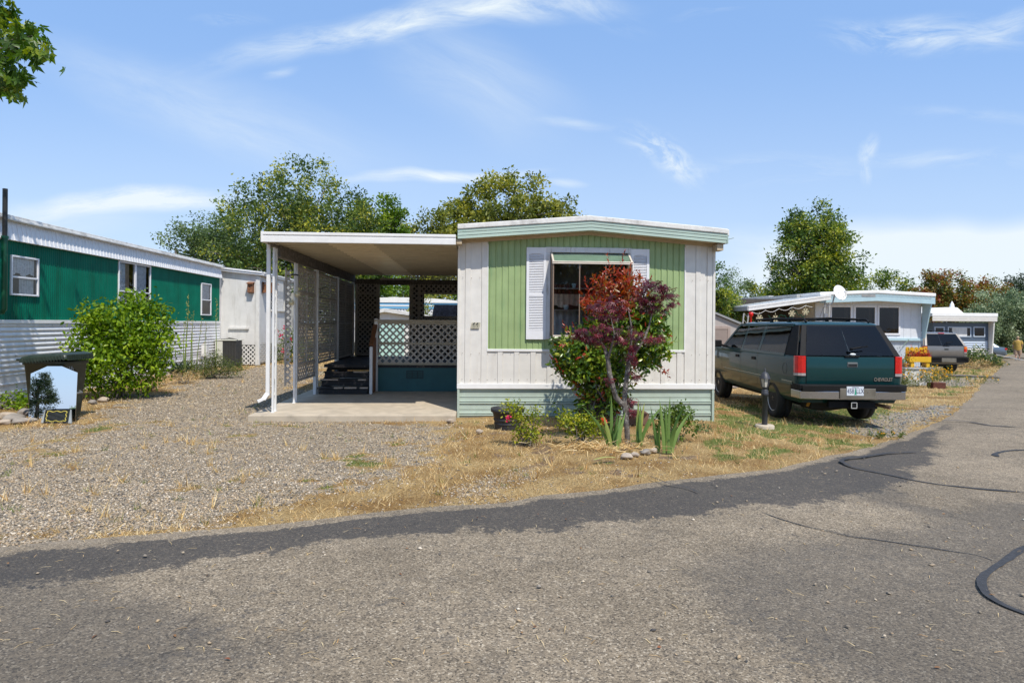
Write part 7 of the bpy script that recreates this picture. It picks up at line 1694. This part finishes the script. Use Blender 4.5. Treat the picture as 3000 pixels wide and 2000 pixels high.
# shade tree right of the road, out of the frame, and trees across the road that the glass and mirror reflect
tree('broadleaf_tree', 'leafy roadside tree shading the far road from the right', 'tree', Vector((46.5, 44, gz(46, 44))), [(0, 0, 4.2, 3.2, 3, 2.4, 2), (-1.5, 0, 3.4, 2.4, 2.2, 1.6, 1.2)], 90, 40, .42, .3, G_mid, M_bark, .2, 130, shell=.5)
tree('conifer_tree', 'broad dark evergreen far across the road reflected in the leaning mirror', 'tree', Vector((-32.7, -55.4, 0)), [(-.6, .2, 1.3, 2.3, 1.6, 1.4, 3), (-.3, .1, 2.6, 1.5, 1.2, 1.4, 2), (.25, 0, 3.9, .55, .55, 1.0, .8), (-1.1, .3, 3.6, .5, .5, 1.0, .7), (.9, -.2, 2.4, .7, .7, .8, .6)], 150, 34, .20, .2, G_con, M_bark, .2, 131, 'trees across the road', shell=.5, LW=.4)
tree('broadleaf_tree', 'small bright tree far across the road beside the reflected evergreen', 'tree', Vector((-29.6, -56.6, 0)), [(0, 0, .6, .6, .6, .55, 1)], 40, 26, .2, .16, G_bright, M_bark, .08, 132, 'trees across the road', shell=.5)
for i, (x, y, h, lb) in enumerate(((-6, -24, 9.5, 'round tree across the road, farthest left of the row'), (1.5, -27, 8.5, 'second round tree of the row across the road'), (7, -25, 10, 'tallest round tree of the row across the road'), (13, -28, 9, 'last round tree at the right of the row across the road'))):
    tree('broadleaf_tree', lb, 'tree', Vector((x, y, 0)), [(0, 0, h*.62, 3.2, 3, h*.36, 2), (-1.5, 0, h*.42, 2.4, 2.4, h*.3, 1.3), (1.6, 0, h*.45, 2.4, 2.4, h*.3, 1.3)], 80, 40, .5, .34, G_dark, M_bark, .2, 140+i, 'trees across the road', shell=.5)

# ---- sweet gum at upper left, only branch tips in view
G_star = leafmat('sweetgum_leaves', [(.03, .075, .008), (.06, .13, .012), (.10, .18, .018), (.24, .30, .03)], .4, .38)
rng = np.random.default_rng(61); sg = thing('sweetgum_tree', 'overhanging star leaved tree at the upper left corner', 'tree', Vector((-9.0, 8.8, 0)))
main = [(-.4, -.2, 8.0, 2.0, 2.0, 2.2, 3), (-.8, .3, 6.6, 1.8, 1.8, 1.4, 1.5), (.1, -.6, 6.6, 1.3, 1.6, 1.4, 1)]
C, Cd = in_lobes(rng, main, 120, .5)
tips = []
def tipat(u, v, Y): p = at(u, v, Y); return p-Vector((-9.0, 8.8, 0))
for u, v, Y in ((20, 25, 6.2), (30, 55, 6.3), (10, 90, 6.2), (60, 95, 6.1), (95, 105, 6.1), (115, 140, 6.0), (75, 135, 6.1), (35, 135, 6.2), (45, 165, 6.1), (85, 165, 6.0), (10, 180, 6.2), (20, 215, 6.2), (50, 235, 6.1), (15, 260, 6.2), (35, 265, 6.1), (-10, 120, 6.3), (-20, 220, 6.3), (-30, 40, 6.3), (-40, 160, 6.4), (5, 235, 6.2)): tips.append(tipat(u, v, Y*1.55))
tips = np.array([tuple(t) for t in tips])
k = ~((C[:, 0] > 1.25) | ((C[:, 2] < 5.6) & (C[:, 0] > .3))); C, Cd = C[k], Cd[k]
CC = np.vstack([C, tips]); CD = np.vstack([Cd, unit(tips-np.array([0, 0, 5.5]))])
P, D, Nn, Ln, Wd, t = foliage(rng, C, Cd, 30, .34, .15, droop=.6); leaves('crown', P, D, Nn, Ln, Ln, G_star, sg, t, 'star')
P, D, Nn, Ln, Wd, t = foliage(rng, tips, CD[-len(tips):], 18, .09, .135, droop=.9, up=.6); leaves('branch_tip_leaves', P, D, Nn, Ln, Ln, G_star, sg, t, 'star')
m = MB(); m.tube([(0, 0, -.1), (0, 0, .1), (.05, 0, 2.8), (0, .1, 5.6), (0, 0, 9.0)], [.24, .19, .15, .11, .03], 10)
for i in rng.choice(len(C), 30, replace=False): limb(m, (0, .05, min(4.0+abs(C[i][2]-4)*.5, 8)), C[i], .045, .008, rng)
for q in tips[::2]: limb(m, (.02, .05, 4.9), q, .03, .004, rng, bend=.05)
m.build('trunk', M_bark, sg)

# ---- green shrub beside the bin
G_shrub = leafmat('fresh_green_leaves', [(.05, .11, .006), (.12, .22, .010), (.21, .33, .015), (.34, .44, .03)], .42, .36, .3)
def shrub(name, label, base, lobes, ncl, per, cr, L0, mat, seed, shape='oval', LW=.5, nst=14, shell=.5, droop=.2, stem=.016, out=.5, group=None, flat=.8, cat='shrub'):
    rng = np.random.default_rng(seed); o = thing(name, label, cat, base, 0, group); C, Cd = in_lobes(rng, lobes, ncl, shell)
    P, D, Nn, Ln, Wd, t = foliage(rng, C, Cd, per, cr, L0, droop=droop, LW=LW, out=out, flat=flat); k = P[:, 2] > .01
    leaves('foliage', P[k], D[k], Nn[k], Ln[k], Wd[k], mat, o, t[k], shape)
    m = MB()
    for i in rng.choice(ncl, min(nst, ncl), replace=False): limb(m, (rng.normal()*.06, rng.normal()*.06, 0), C[i], stem, stem*.3, rng, bend=.1)
    m.build('stems', M_bark, o); return o
q = ground(350, 1163); sY = q.y; k_ = sY/1850
W2 = lambda u0, u1: (u1-u0)*k_
shrub('green_shrub', 'large bright green leafy shrub beside the bin', q, [(0, 0, .85, .95, .75, .80, 3), (.15, 0, 1.45, .62, .55, .55, 1.4), (-.45, .0, 1.2, .45, .5, .55, 1), (.62, 0, 1.1, .5, .5, .6, 1), (-.75, .1, .45, .45, .5, .42, .8), (.35, 0, 1.9, .22, .25, .22, .35), (-.55, 0, 1.72, .16, .2, .18, .2), (.75, 0, 1.75, .14, .2, .18, .2)], 330, 34, .11, .085, G_shrub, 201, shell=.6, droop=.5)
# yucca
G_yuc = leafmat('yucca_blades', [(.035, .06, .04), (.07, .11, .07), (.12, .17, .11)], .5, .15)
q = ground(528, 1101); rng = np.random.default_rng(5); yu = thing('yucca_plant', 'spiky yucca with tall budding flower stalks before the white skirting', 'plant', q)
n = 190; D = rdirs(rng, n); D[:, 2] = np.abs(D[:, 2])*.8+.22; leaves('blades', np.tile([0, 0, .06], (n, 1))+rng.normal(size=(n, 3))*[.16, .1, .03], D, rdirs(rng, n)*.3+[0, 0, 1], .42+.22*rng.random(n), .035, G_yuc, yu, rng.random(n), 'blade')
M_stalk = pm('green_flower_stalk', (.16, .22, .05), .6, var=.25); G_bud = leafmat('yucca_buds', [(.20, .25, .06), (.42, .38, .12), (.50, .36, .10)], .6, .3)
P_, m = [], MB(); k_ = q.y/1850
for u0, u1, v in ((545, 556, 858), (548, 560, 905), (536, 540, 935), (555, 563, 905), (575, 588, 925), (560, 566, 930), (598, 606, 942)):
    x0, x1, z1 = (u0-528)*k_, (u1-528)*k_, (1098-v)*k_; y0 = rng.normal()*.12
    pts = [Vector((x0+(x1-x0)*t+.02*math.sin(t*5+u0), y0, z1*t)) for t in [i/8 for i in range(9)]]; m.tube(pts, [.017*(1-.75*i/8) for i in range(9)], 6)
    nb = 40 if v < 870 else 20
    for _ in range(nb): t = .60+.4*rng.random(); P_.append((x0+(x1-x0)*t+rng.normal()*.022, y0+rng.normal()*.022, z1*t))
m.build('flower_stalk', M_stalk, yu); P_ = np.array(P_); n = len(P_); leaves('buds', P_, rdirs(rng, n)+[0, 0, -.2], rdirs(rng, n), .04+.03*rng.random(n), .022, G_bud, yu, rng.random(n), 'oval')
q = ground(632, 1085); m = MB(); m.tube([(0, 0, 0), (.02, 0, .8), (-.01, 0, 1.6), (.02, 0, 2.3)], [.014, .012, .008, .004], 6); st = thing('flower_stalk', 'single thin yucca stalk standing before the air conditioner', 'plant', q); m.build('stalk', M_stalk, st)
P_ = np.array([(.01+rng.normal()*.02, rng.normal()*.02, 1.6+.7*rng.random()) for _ in range(26)]); leaves('buds', P_, rdirs(rng, 26), rdirs(rng, 26), .05, .024, G_bud, st, rng.random(26), 'oval')
G_jun = leafmat('juniper_foliage', [(.03, .055, .012), (.07, .10, .022), (.13, .165, .035), (.22, .23, .06)], .6, .25)
q = ground(618, 1106); shrub('low_shrub', 'low spreading olive green shrub in front of the air conditioner', q, [(0, 0, .28, .55, .45, .30, 2), (-.4, -.1, .22, .35, .35, .26, 1), (.45, .1, .25, .45, .4, .24, 1.2), (.1, 0, .48, .3, .3, .2, .6)], 110, 46, .075, .045, G_jun, 205, shape='diamond', LW=.4, shell=.6, out=.9)
q = ground(430, 1142); shrub('dry_weed_clump', 'dry brown weed clump at the right foot of the bright green shrub', q, [(0, 0, .18, .35, .3, .22, 1)], 30, 20, .07, .07, M_straw, 206, shape='diamond', LW=.2)
q = ground(540, 1122); shrub('dry_weed_clump', 'orange dry grass clump in front of the yucca', q, [(0, 0, .12, .45, .3, .16, 1)], 40, 22, .07, .09, M_straw, 207, shape='tri', LW=.08, out=.9)
q = ground(20, 1196); shrub('ground_cover', 'leafy green ground cover at the left edge below the skirting', q, [(0, 0, .14, .5, .3, .18, 1), (.5, 0, .1, .4, .25, .14, 1), (-.7, 0, .14, .5, .3, .18, 1)], 70, 24, .07, .06, G_shrub, 208)
G_rose = leafmat('rose_leaves', [(.04, .08, .012), (.09, .15, .02), (.16, .22, .03)], .5, .3)
G_pink = leafmat('crimson_petals', [(.45, .01, .05), (.6, .02, .10), (.75, .06, .16)], .5, .3)
q = ground(838, 1062); ro = shrub('rose_bush', 'rose bush with crimson blooms beside the white porch end post', q, [(0, 0, .5, .45, .4, .5, 1), (.1, 0, .95, .3, .3, .35, .6), (.55, .3, .5, .4, .4, .5, .8)], 70, 26, .11, .07, G_rose, 209)
rng = np.random.default_rng(8); n = 60; C = np.array([(.1, -.35, 1.3), (-.1, -.3, 1.05), (.3, -.3, .9), (-.25, -.35, 1.2), (.05, -.4, .45)]); P = C[rng.integers(0, 5, n)]+rng.normal(size=(n, 3))*.035
leaves('blooms', P, rdirs(rng, n), rdirs(rng, n), .07, .06, G_pink, ro, rng.random(n), 'oval')

# ---- red tipped photinia in front of the bay window
G_ph = leafmat('glossy_green_leaves', [(.022, .055, .007), (.055, .12, .011), (.12, .21, .017), (.22, .32, .028), (.32, .35, .04)], .28, .22, .6)
G_phr = leafmat('red_new_leaves', [(.18, .022, .012), (.31, .036, .018), (.42, .06, .024), (.38, .12, .032), (.20, .13, .025)], .30, .38, .55)
YP = 9.75; fb = Vector((1.42, YP, gz(1.42, YP)+.1)); rng = np.random.default_rng(77)
ph = thing('photinia_shrub', 'red tipped glossy shrub growing from the barrel before the bay window', 'shrub', fb)
def fz(v): return at(1780, v, YP).z-fb.z
def fx(u): return at(u, 950, YP).x-fb.x
gl = [(fx(1695), -.05, fz(1045), .38, .38, .40, 2.2), (fx(1800), 0, fz(1000), .58, .45, .58, 3), (fx(1900), 0, fz(1005), .30, .38, .40, 1.5), (fx(1775), -.03, fz(1120), .48, .40, .40, 2.4), (fx(1875), .05, fz(930), .34, .38, .30, 1.3), (fx(1755), 0, fz(1185), .30, .3, .26, 1.0)]
C, Cd = in_lobes(rng, gl, 520, .6); P, D, Nn, Ln, Wd, t = foliage(rng, C, Cd, 24, .055, .080, droop=.1, LW=.44, out=.7)
leaves('green_foliage', P, D, Nn, Ln, Wd, G_ph, ph, t, 'oval')
# red growth: the upper dome and tips scattered round the outside
Cr, Crd = in_lobes(rng, [(fx(1800), -.1, fz(900), .34, .3, .2, 1.2), (fx(1790), -.05, fz(850), .30, .32, .30, 1.6), (fx(1730), -.05, fz(890), .18, .25, .2, .7), (fx(1850), -.05, fz(850), .22, .25, .22, .8)], 95, .4)
P, D, Nn, Ln, Wd, t = foliage(rng, Cr, Crd, 17, .06, .085, droop=-.5, LW=.34, out=.5)
sh = []
for u0, v0, u1, v1 in ((1800, 850, 1828, 735), (1790, 860, 1768, 752), (1760, 900, 1762, 800), (1830, 850, 1842, 770), (1740, 930, 1710, 815), (1725, 960, 1695, 880), (1850, 850, 1870, 800), (1815, 850, 1800, 790), (1690, 1000, 1645, 945), (1700, 990, 1675, 950), (1690, 1100, 1612, 1045), (1700, 1130, 1625, 1080), (1880, 860, 1900, 810), (1690, 1030, 1650, 960), (1930, 1090, 1965, 1085), (1920, 1060, 1955, 1100), (1930, 960, 1960, 985), (1750, 1180, 1680, 1150), (1760, 1170, 1690, 1140)):
    a, b = Vector((fx(u0), -.1+rng.normal()*.08, fz(v0))), Vector((fx(u1), -.15+rng.normal()*.1, fz(v1))); n = max(8, int((b-a).length/.028))
    for i in range(n):
        s = (i+.5)/n; p = a.lerp(b, s); d = (b-a).normalized(); ang = i*2.4; e1 = d.orthogonal().normalized(); e2 = d.cross(e1); o_ = e1*math.cos(ang)+e2*math.sin(ang)
        sh.append((tuple(p), tuple(d*.9+o_*(1.1-.6*s)), tuple(o_*-1+d), .085*(1-.3*s)))
Ps = np.array([s[0] for s in sh]); Ds = np.array([s[1] for s in sh]); Ns = np.array([s[2] for s in sh]); Ls = np.array([s[3] for s in sh])
# red tips over the whole outside
Ct, Ctd = in_lobes(rng, gl, 60, .98); Pt_, Dt, Nt, Lt, Wt, tt = foliage(rng, Ct, Ctd, 5, .03, .07, droop=-.2, LW=.36, out=.8)
leaves('red_foliage', np.vstack([P, Ps, Pt_]), np.vstack([D, Ds, Dt]), np.vstack([Nn, Ns, Nt]), np.concatenate([Ln, Ls, Lt]), np.concatenate([Wd, Ls*.34, Wt]), G_phr, ph, np.concatenate([t, rng.random(len(Ps))*.6, .2+.6*rng.random(len(Pt_))]), 'oval')
m = MB()
for i in range(22): c = C[rng.integers(len(C))]; limb(m, (rng.normal()*.1, rng.normal()*.08, .1), c*np.array([.8, .8, .85]), .02, .007, rng)
m.build('stems', M_bark, ph)

# ---- Japanese maple
G_map = leafmat('purple_maple_leaves', [(.035, .009, .015), (.075, .015, .026), (.13, .022, .035), (.22, .028, .04), (.08, .03, .035)], .38, .25, .45)
YM = 8.55; mb_ = Vector((at(1835, 1300, YM).x, YM, 0)); mb_.z = gz(mb_.x, YM); rng = np.random.default_rng(88)
jm = thing('maple_tree', 'purple leaved Japanese maple with mottled grey trunk before the red tipped shrub', 'tree', mb_)
def mp(u, v, dy=0.): p = at(u, v, YM+dy); return p-mb_
m = MB()
def mtube(px, r): m.tube([mp(*p) for p in px], r, 9)
mtube([(1838, 1320, 0), (1838, 1290, 0), (1836, 1240, 0), (1832, 1200, 0), (1828, 1175, 0)], [.050, .038, .036, .040, .036])
mtube([(1829, 1190, 0), (1805, 1165, -.02), (1795, 1130, -.05), (1785, 1090, -.06), (1782, 1060, -.06), (1772, 1020, -.04), (1755, 990, .0)], [.036, .036, .034, .032, .030, .022, .012])
mtube([(1829, 1185, 0), (1832, 1140, .03), (1838, 1090, .05), (1843, 1050, .06), (1848, 1010, .06)], [.036, .034, .032, .030, .022])
mtube([(1843, 1060, .06), (1862, 1030, .10), (1885, 1000, .14), (1900, 960, .16), (1915, 900, .18)], [.024, .02, .016, .012, .006])
mtube([(1780, 1055, -.06), (1790, 1020, -.12), (1800, 980, -.16), (1790, 930, -.14)], [.02, .016, .012, .006]); mtube([(1848, 1015, .06), (1850, 960, .05), (1840, 900, .05)], [.02, .014, .006]); mtube([(1848, 1030, .06), (1875, 985, 0), (1905, 960, -.05)], [.016, .011, .005])
m.build('trunk', M_mbark, jm)
cl = []
def layer(u0, u1, v0, v1, dy, n):
    for _ in range(n):
        while True:
            a, b = rng.random()*2-1, rng.random()*2-1
            if a*a+b*b < 1: break
        cl.append(tuple(mp((u0+u1)/2+a*(u1-u0)/2, (v0+v1)/2+b*(v1-v0)/2, dy+rng.normal()*.10)))
layer(1685, 1830, 945, 1005, -.12, 46); layer(1715, 1835, 870, 935, -.05, 34); layer(1865, 1955, 825, 895, .15, 28); layer(1880, 1975, 860, 925, .15, 26); layer(1800, 1900, 960, 1020, .0, 22); layer(1830, 1870, 1020, 1065, -.08, 10); layer(1880, 1935, 975, 1000, -.1, 9); layer(1840, 1862, 1140, 1215, -.05, 9); layer(1775, 1800, 1100, 1125, -.1, 3); layer(1850, 1870, 1080, 1120, -.05, 3); layer(1900, 1960, 835, 850, .15, 8); layer(1930, 1985, 855, 875, .15, 7)
C = np.array(cl); n = len(C)*7; idx = np.repeat(np.arange(len(C)), 7); P = C[idx]+rng.normal(size=(n, 3))*[.035, .035, .02]
D = unit(rng.normal(size=(n, 3))*[1, 1, .3]+[.15, -.15, -.55]); Nn = unit(rng.normal(size=(n, 3))*.4+[0, -.3, 1]); Ln = .07*(.6+.7*rng.random(n))
leaves('crown', P, D, Nn, Ln, Ln, G_map, jm, np.clip(rng.random(len(C))[idx]*.9+rng.normal(size=n)*.1, 0, 1), 'palm')

# ---- irises, roses and bushes at the foot of it
G_iris = leafmat('iris_blades', [(.06, .13, .035), (.13, .23, .06), (.22, .33, .09), (.40, .42, .11)], .42, .3, .4)
def iris(label, base, specs, seed):
    rng = np.random.default_rng(seed); o = thing('iris_clump', label, 'plant', base, 0, 'iris clumps under the maple'); V, Fc, tt = [], [], []
    for (dx, lean, h, w) in specs:
        k0 = len(V); y0 = rng.normal()*.05; seg = 7; w *= 1.25; h *= 1.15; ly = rng.normal()*.06; tint = rng.random()*.8
        for i in range(seg+1):
            t = i/seg; ww = w*(1-.25*abs(t-.35))*(1 if t < .6 else max(0.02, (1-t)/.4)**.7); x = dx+lean*t**1.5*h; z = h*(t-.12*abs(lean)*t**3); y = y0+ly*t*t
            V += [(x-ww/2, y, z), (x, y-.006, z+.002), (x+ww/2, y, z)]; tt += [tint]*3
        for i in range(seg):
            a = k0+3*i; Fc += [(a, a+1, a+4, a+3), (a+1, a+2, a+5, a+4)]
    fast_mesh('blades', np.array(V), np.array(Fc), G_iris, o, np.array(tt), True); return o
q = ground(1795, 1312); iris('leftmost iris clump with wide leaning blades at the foot of the maple', q, [(-.05, -.62, .52, .034), (-.03, -.25, .40, .036), (-.01, -.02, .58, .034), (.01, .10, .40, .034), (.03, .22, .42, .034), (.05, .12, .36, .03), (.08, .16, .44, .026), (-.02, -.4, .3, .03), (.0, .05, .3, .03), (.09, .05, .36, .03)], 301)
q = ground(1872, 1308); iris('middle iris clump right of the maple trunk', q, [(-.02, .0, .52, .036), (.0, .02, .48, .034), (.02, .12, .50, .032), (.03, .55, .50, .044), (.01, -.03, .40, .034), (.04, .28, .36, .03), (-.01, -.06, .34, .03)], 302)
q = ground(1955, 1325); iris('rightmost iris clump with a browning blade', q, [(-.05, -.10, .58, .034), (-.03, .02, .52, .036), (.0, .0, .62, .030), (.02, .30, .56, .032), (.04, .42, .42, .048), (.03, .10, .38, .04), (-.10, -.22, .42, .028), (-.09, -.05, .36, .03), (-.12, -.14, .50, .024), (.05, .5, .5, .032)], 303)
q = ground(1745, 1352); o = thing('fallen_iris_blade', 'pale yellow green iris leaf lying flat on the dry grass', 'leaf', q); V = []; 
for i in range(8): t = i/7; w = .03*(1-.6*abs(t-.4)); V += [(-.02+.26*t, -.03+.11*t+w, .03+.02*math.sin(t*3)), (-.02+.26*t, -.03+.11*t-w, .03+.02*math.sin(t*3))]
fast_mesh('blade', np.array(V), np.array([(2*i, 2*i+1, 2*i+3, 2*i+2) for i in range(7)]), leafmat('pale_iris', [(.42, .46, .14), (.5, .5, .2)], .5, .3), o, np.zeros(16)+.5)
G_yb = leafmat('yellow_green_small_leaves', [(.05, .09, .008), (.13, .19, .015), (.28, .32, .02), (.45, .42, .03)], .45, .35)
q = ground(1700, 1303); shrub('rose_bush', 'yellow green rose bush left of the iris clumps', q, [(-.06, .05, .28, .20, .18, .13, 1.6), (.14, .05, .28, .18, .16, .12, 1), (-.22, .05, .40, .11, .12, .14, .7), (.05, .05, .13, .26, .18, .12, .8)], 72, 17, .045, .042, G_yb, 310, nst=16, stem=.008)
q = ground(1540, 1302); rb_ = shrub('rose_bush', 'sprawling thorny rose bush in front of the black tub', q, [(0, .0, .18, .18, .16, .16, 1.6), (-.08, 0, .42, .14, .14, .14, 1), (.1, 0, .38, .14, .14, .16, 1), (-.2, 0, .5, .07, .08, .06, .4), (.14, 0, .14, .2, .16, .12, .6)], 78, 15, .045, .038, G_yb, 311, nst=16, stem=.007)
rng = np.random.default_rng(9); n = 16; leaves('pink_buds', np.array([(-.22, -.12, .36)])+rng.normal(size=(n, 3))*.02, rdirs(rng, n), rdirs(rng, n), .035, .03, G_pink, rb_, rng.random(n), 'oval')
q = ground(1976, 1290); shrub('green_bush', 'fresh green bush behind the right hand irises', q, [(0, .1, .22, .26, .22, .22, 1.5), (.1, .1, .36, .18, .18, .14, .8)], 70, 18, .05, .045, G_rose, 312, nst=10, stem=.006)
q = ground(2060, 1262); shrub('green_bush', 'tiny grey green weed at the right corner of the skirting', q, [(0, 0, .06, .16, .12, .07, 1)], 24, 12, .03, .03, G_feather, 313, nst=4, stem=.004)
G_org = leafmat('orange_pink_petals', [(.75, .20, .04), (.85, .32, .08), (.85, .22, .16), (.8, .12, .2)], .5, .35)
fq = at(1767, 1230, 8.35); fl = thing('orange_rose', 'orange pink rose bloom beside the leftmost iris blades', 'flower', Vector((fq.x, 8.35, gz(fq.x, 8.35)))); n = 90; hz_ = fq.z-fl.location.z
Dv = rdirs(rng, n); leaves('bloom', np.array([(0, 0, hz_)])+Dv*.022*rng.random((n, 1))+np.array([(.012, 0, -.03)])*(rng.random((n, 1)) < .35), Dv+[0, 0, .3], rdirs(rng, n), .035, .034, G_org, fl, rng.random(n), 'oval'); m = MB(); m.tube([(.06, .02, 0), (.05, .01, hz_*.5), (0, 0, hz_-.02)], .006, 6); m.build('stem', M_stalk, fl)
# dry straw heap round the maple's foot
q = ground(1760, 1315); rng = np.random.default_rng(12); n = 520; P = np.array([q.x, q.y, q.z])+np.stack([rng.normal(size=n)*.35, rng.normal(size=n)*.16, .02+np.abs(rng.normal(size=n))*.03], 1); D = np.stack([rng.normal(size=n), rng.normal(size=n), .25*rng.normal(size=n)+.1], 1)
tag(leaves('dead_iris_litter', P, D, rdirs(rng, n), .08+.12*rng.random(n), .008, M_straw, None, .3+.7*rng.random(n), 'blade'), kind='stuff')
# ---- plants near the pale blue home
G_yf = leafmat('yellow_flower_petals', [(.75, .36, .01), (.85, .50, .02), (.9, .58, .03)], .6, .35)
G_weed = leafmat('weedy_stems', [(.06, .10, .02), (.13, .17, .035), (.25, .25, .07)], .6, .3)
def flowering(label, base, w, d, h, nst, nfl, seed, fl_h=(.5, 1.), name='flower_patch', fs=.034):
    rng = np.random.default_rng(seed); o = thing(name, label, 'flowers', base); n = nst*16
    x = rng.uniform(-w, w, nst); y = rng.uniform(-d, d, nst); hh = h*(.5+.5*rng.random(nst)); i_ = np.repeat(np.arange(nst), 16); tt = rng.random(n); lx = rng.normal(size=nst)*.18
    P = np.stack([x[i_]+lx[i_]*tt*hh[i_], y[i_], hh[i_]*tt], 1); leaves('foliage', P, rdirs(rng, n)+[0, 0, .5], rdirs(rng, n), .05+.05*rng.random(n), .016, G_weed, o, rng.random(n), 'diamond')
    j = rng.integers(0, nst, nfl); t2 = rng.uniform(*fl_h, nfl); C = np.stack([x[j]+lx[j]*hh[j]*t2+rng.normal(size=nfl)*.04, y[j]-.05, hh[j]*t2+.03], 1); k = np.repeat(np.arange(nfl), 7); m_ = len(k)
    leaves('blooms', C[k], np.stack([rng.normal(size=m_), rng.normal(size=m_)-.3, rng.normal(size=m_)*.6+.2], 1), rdirs(rng, m_)+[0, -1, .6], fs, fs*.75, G_yf, o, rng.random(m_), 'oval'); return o
q = ground(2748, 1128); flowering('dense yellow flowers above the rusty trough', q+Vector((-.05, .15, .12)), .42, .25, .55, 60, 62, 401)
q = ground(2690, 1134); flowering('sparse yellow flowers in front of the white planter box', q, .5, .2, .62, 46, 26, 402)
q = ground(2652, 1130); flowering('tall leafy flower stems between the teal SUV and the white planter box', q, .16, .12, 1.45, 14, 14, 403, (.3, .8)); flowering('low yellow flowers at the right bumper of the teal SUV', ground(2655, 1128)+Vector((.0, -.1, 0)), .3, .15, .3, 24, 12, 404)
flowering('thin yellow flowers on the verge beyond the slate blue fin', ground(2905, 1075), .8, .4, .5, 30, 8, 405); flowering('sparse yellow flowers in the grass past the rusty trough', ground(2850, 1122), .8, .3, .3, 20, 8, 406); flowering('yellow dandelions at the road edge in the foreground right', ground(2600, 1282), .25, .1, .09, 8, 5, 407, fs=.016)
rng = np.random.default_rng(15); G_rf = leafmat('red_and_bronze_flowers', [(.10, .03, .02), (.28, .05, .02), (.5, .10, .02), (.6, .03, .05), (.15, .16, .03)], .6, .3); bq_ = thing('bench_flowers', 'red and bronze flowers growing in the yellow bench planter', 'flowers', b0_+Vector((0, .05, .34)), R(-4)); n = 420; P = np.stack([rng.uniform(-.33, .38, n), rng.uniform(-.08, .12, n), np.abs(rng.normal(size=n))*.11], 1); leaves('foliage', P, rdirs(rng, n)+[0, 0, .4], rdirs(rng, n), .06, .035, G_rf, bq_, rng.random(n), 'oval')
q = ground(2825, 1074); shrub('green_shrub', 'leafy green shrub before the white corrugated wall of the slate blue home', q, [(-.4, 0, .5, .7, .6, .5, 2), (.6, 0, .55, .6, .5, .5, 1.5), (1.3, -.1, .3, .5, .4, .3, .7)], 110, 26, .15, .12, leafmat('dark_shrub_leaves', [(.025, .055, .015), (.06, .11, .03), (.12, .17, .05), (.3, .3, .08)], .4, .3), 320)
q = ground(2858, 1080); shrub('dry_weed_clump', 'brown dry weeds at the foot of the slate blue home shrub', q, [(0, 0, .2, .9, .4, .25, 1)], 40, 18, .12, .12, M_straw, 321, shape='diamond', LW=.15)
q = ground(2094, 1125); shrub('flower_plant', 'small yellow and pink flowers beside the teal SUV front wheel', q, [(0, 0, .3, .15, .2, .35, 1)], 20, 16, .06, .05, G_yf, 322)

# ================================================================== tidy: loose pairs become parts of their own; lettering becomes mesh
def islands(me):
    n = len(me.vertices); par = list(range(n))
    def f(a):
        while par[a] != a: par[a] = par[par[a]]; a = par[a]
        return a
    for e in me.edges:
        a, b = f(e.vertices[0]), f(e.vertices[1])
        if a != b: par[a] = b
    return [f(i) for i in range(n)]
def split(o):
    me = o.data; lab = islands(me); roots = sorted(set(lab))
    if len(roots) < 2 or len(roots) > 8: return
    src = o.data; first = True
    for r in roots:
        bm = bmesh.new(); bm.from_mesh(src); bm.verts.ensure_lookup_table(); bmesh.ops.delete(bm, geom=[v for v in bm.verts if lab[v.index] != r], context='VERTS'); nm = bpy.data.meshes.new(o.name); bm.to_mesh(nm); bm.free()
        for mt in src.materials: nm.materials.append(mt)
        if first: o.data = nm; first = False
        else:
            c = o.copy(); c.data = nm; COL.objects.link(c)
for o in list(bpy.data.objects):
    if o.type == 'MESH' and o.name.split('.')[0] in ('skirting_post', 'corner_trim', 'stand', 'side_wall', 'eave_bracket', 'stringer', 'side_panel', 'baluster', 'side_skirting', 'rear_wall', 'window_pillar', 'rear_pillar', 'worn_edge', 'vent_frame', 'glass_dish') and o.parent: split(o)
for o in [o for o in bpy.data.objects if o.type == 'FONT']:
    bpy.context.view_layer.update(); me = to_mesh(o); c = bpy.data.objects.new(o.name, me); COL.objects.link(c); c.parent = o.parent; c.matrix_local = o.matrix_local.copy(); nm = o.name; bpy.data.objects.remove(o); c.name = nm
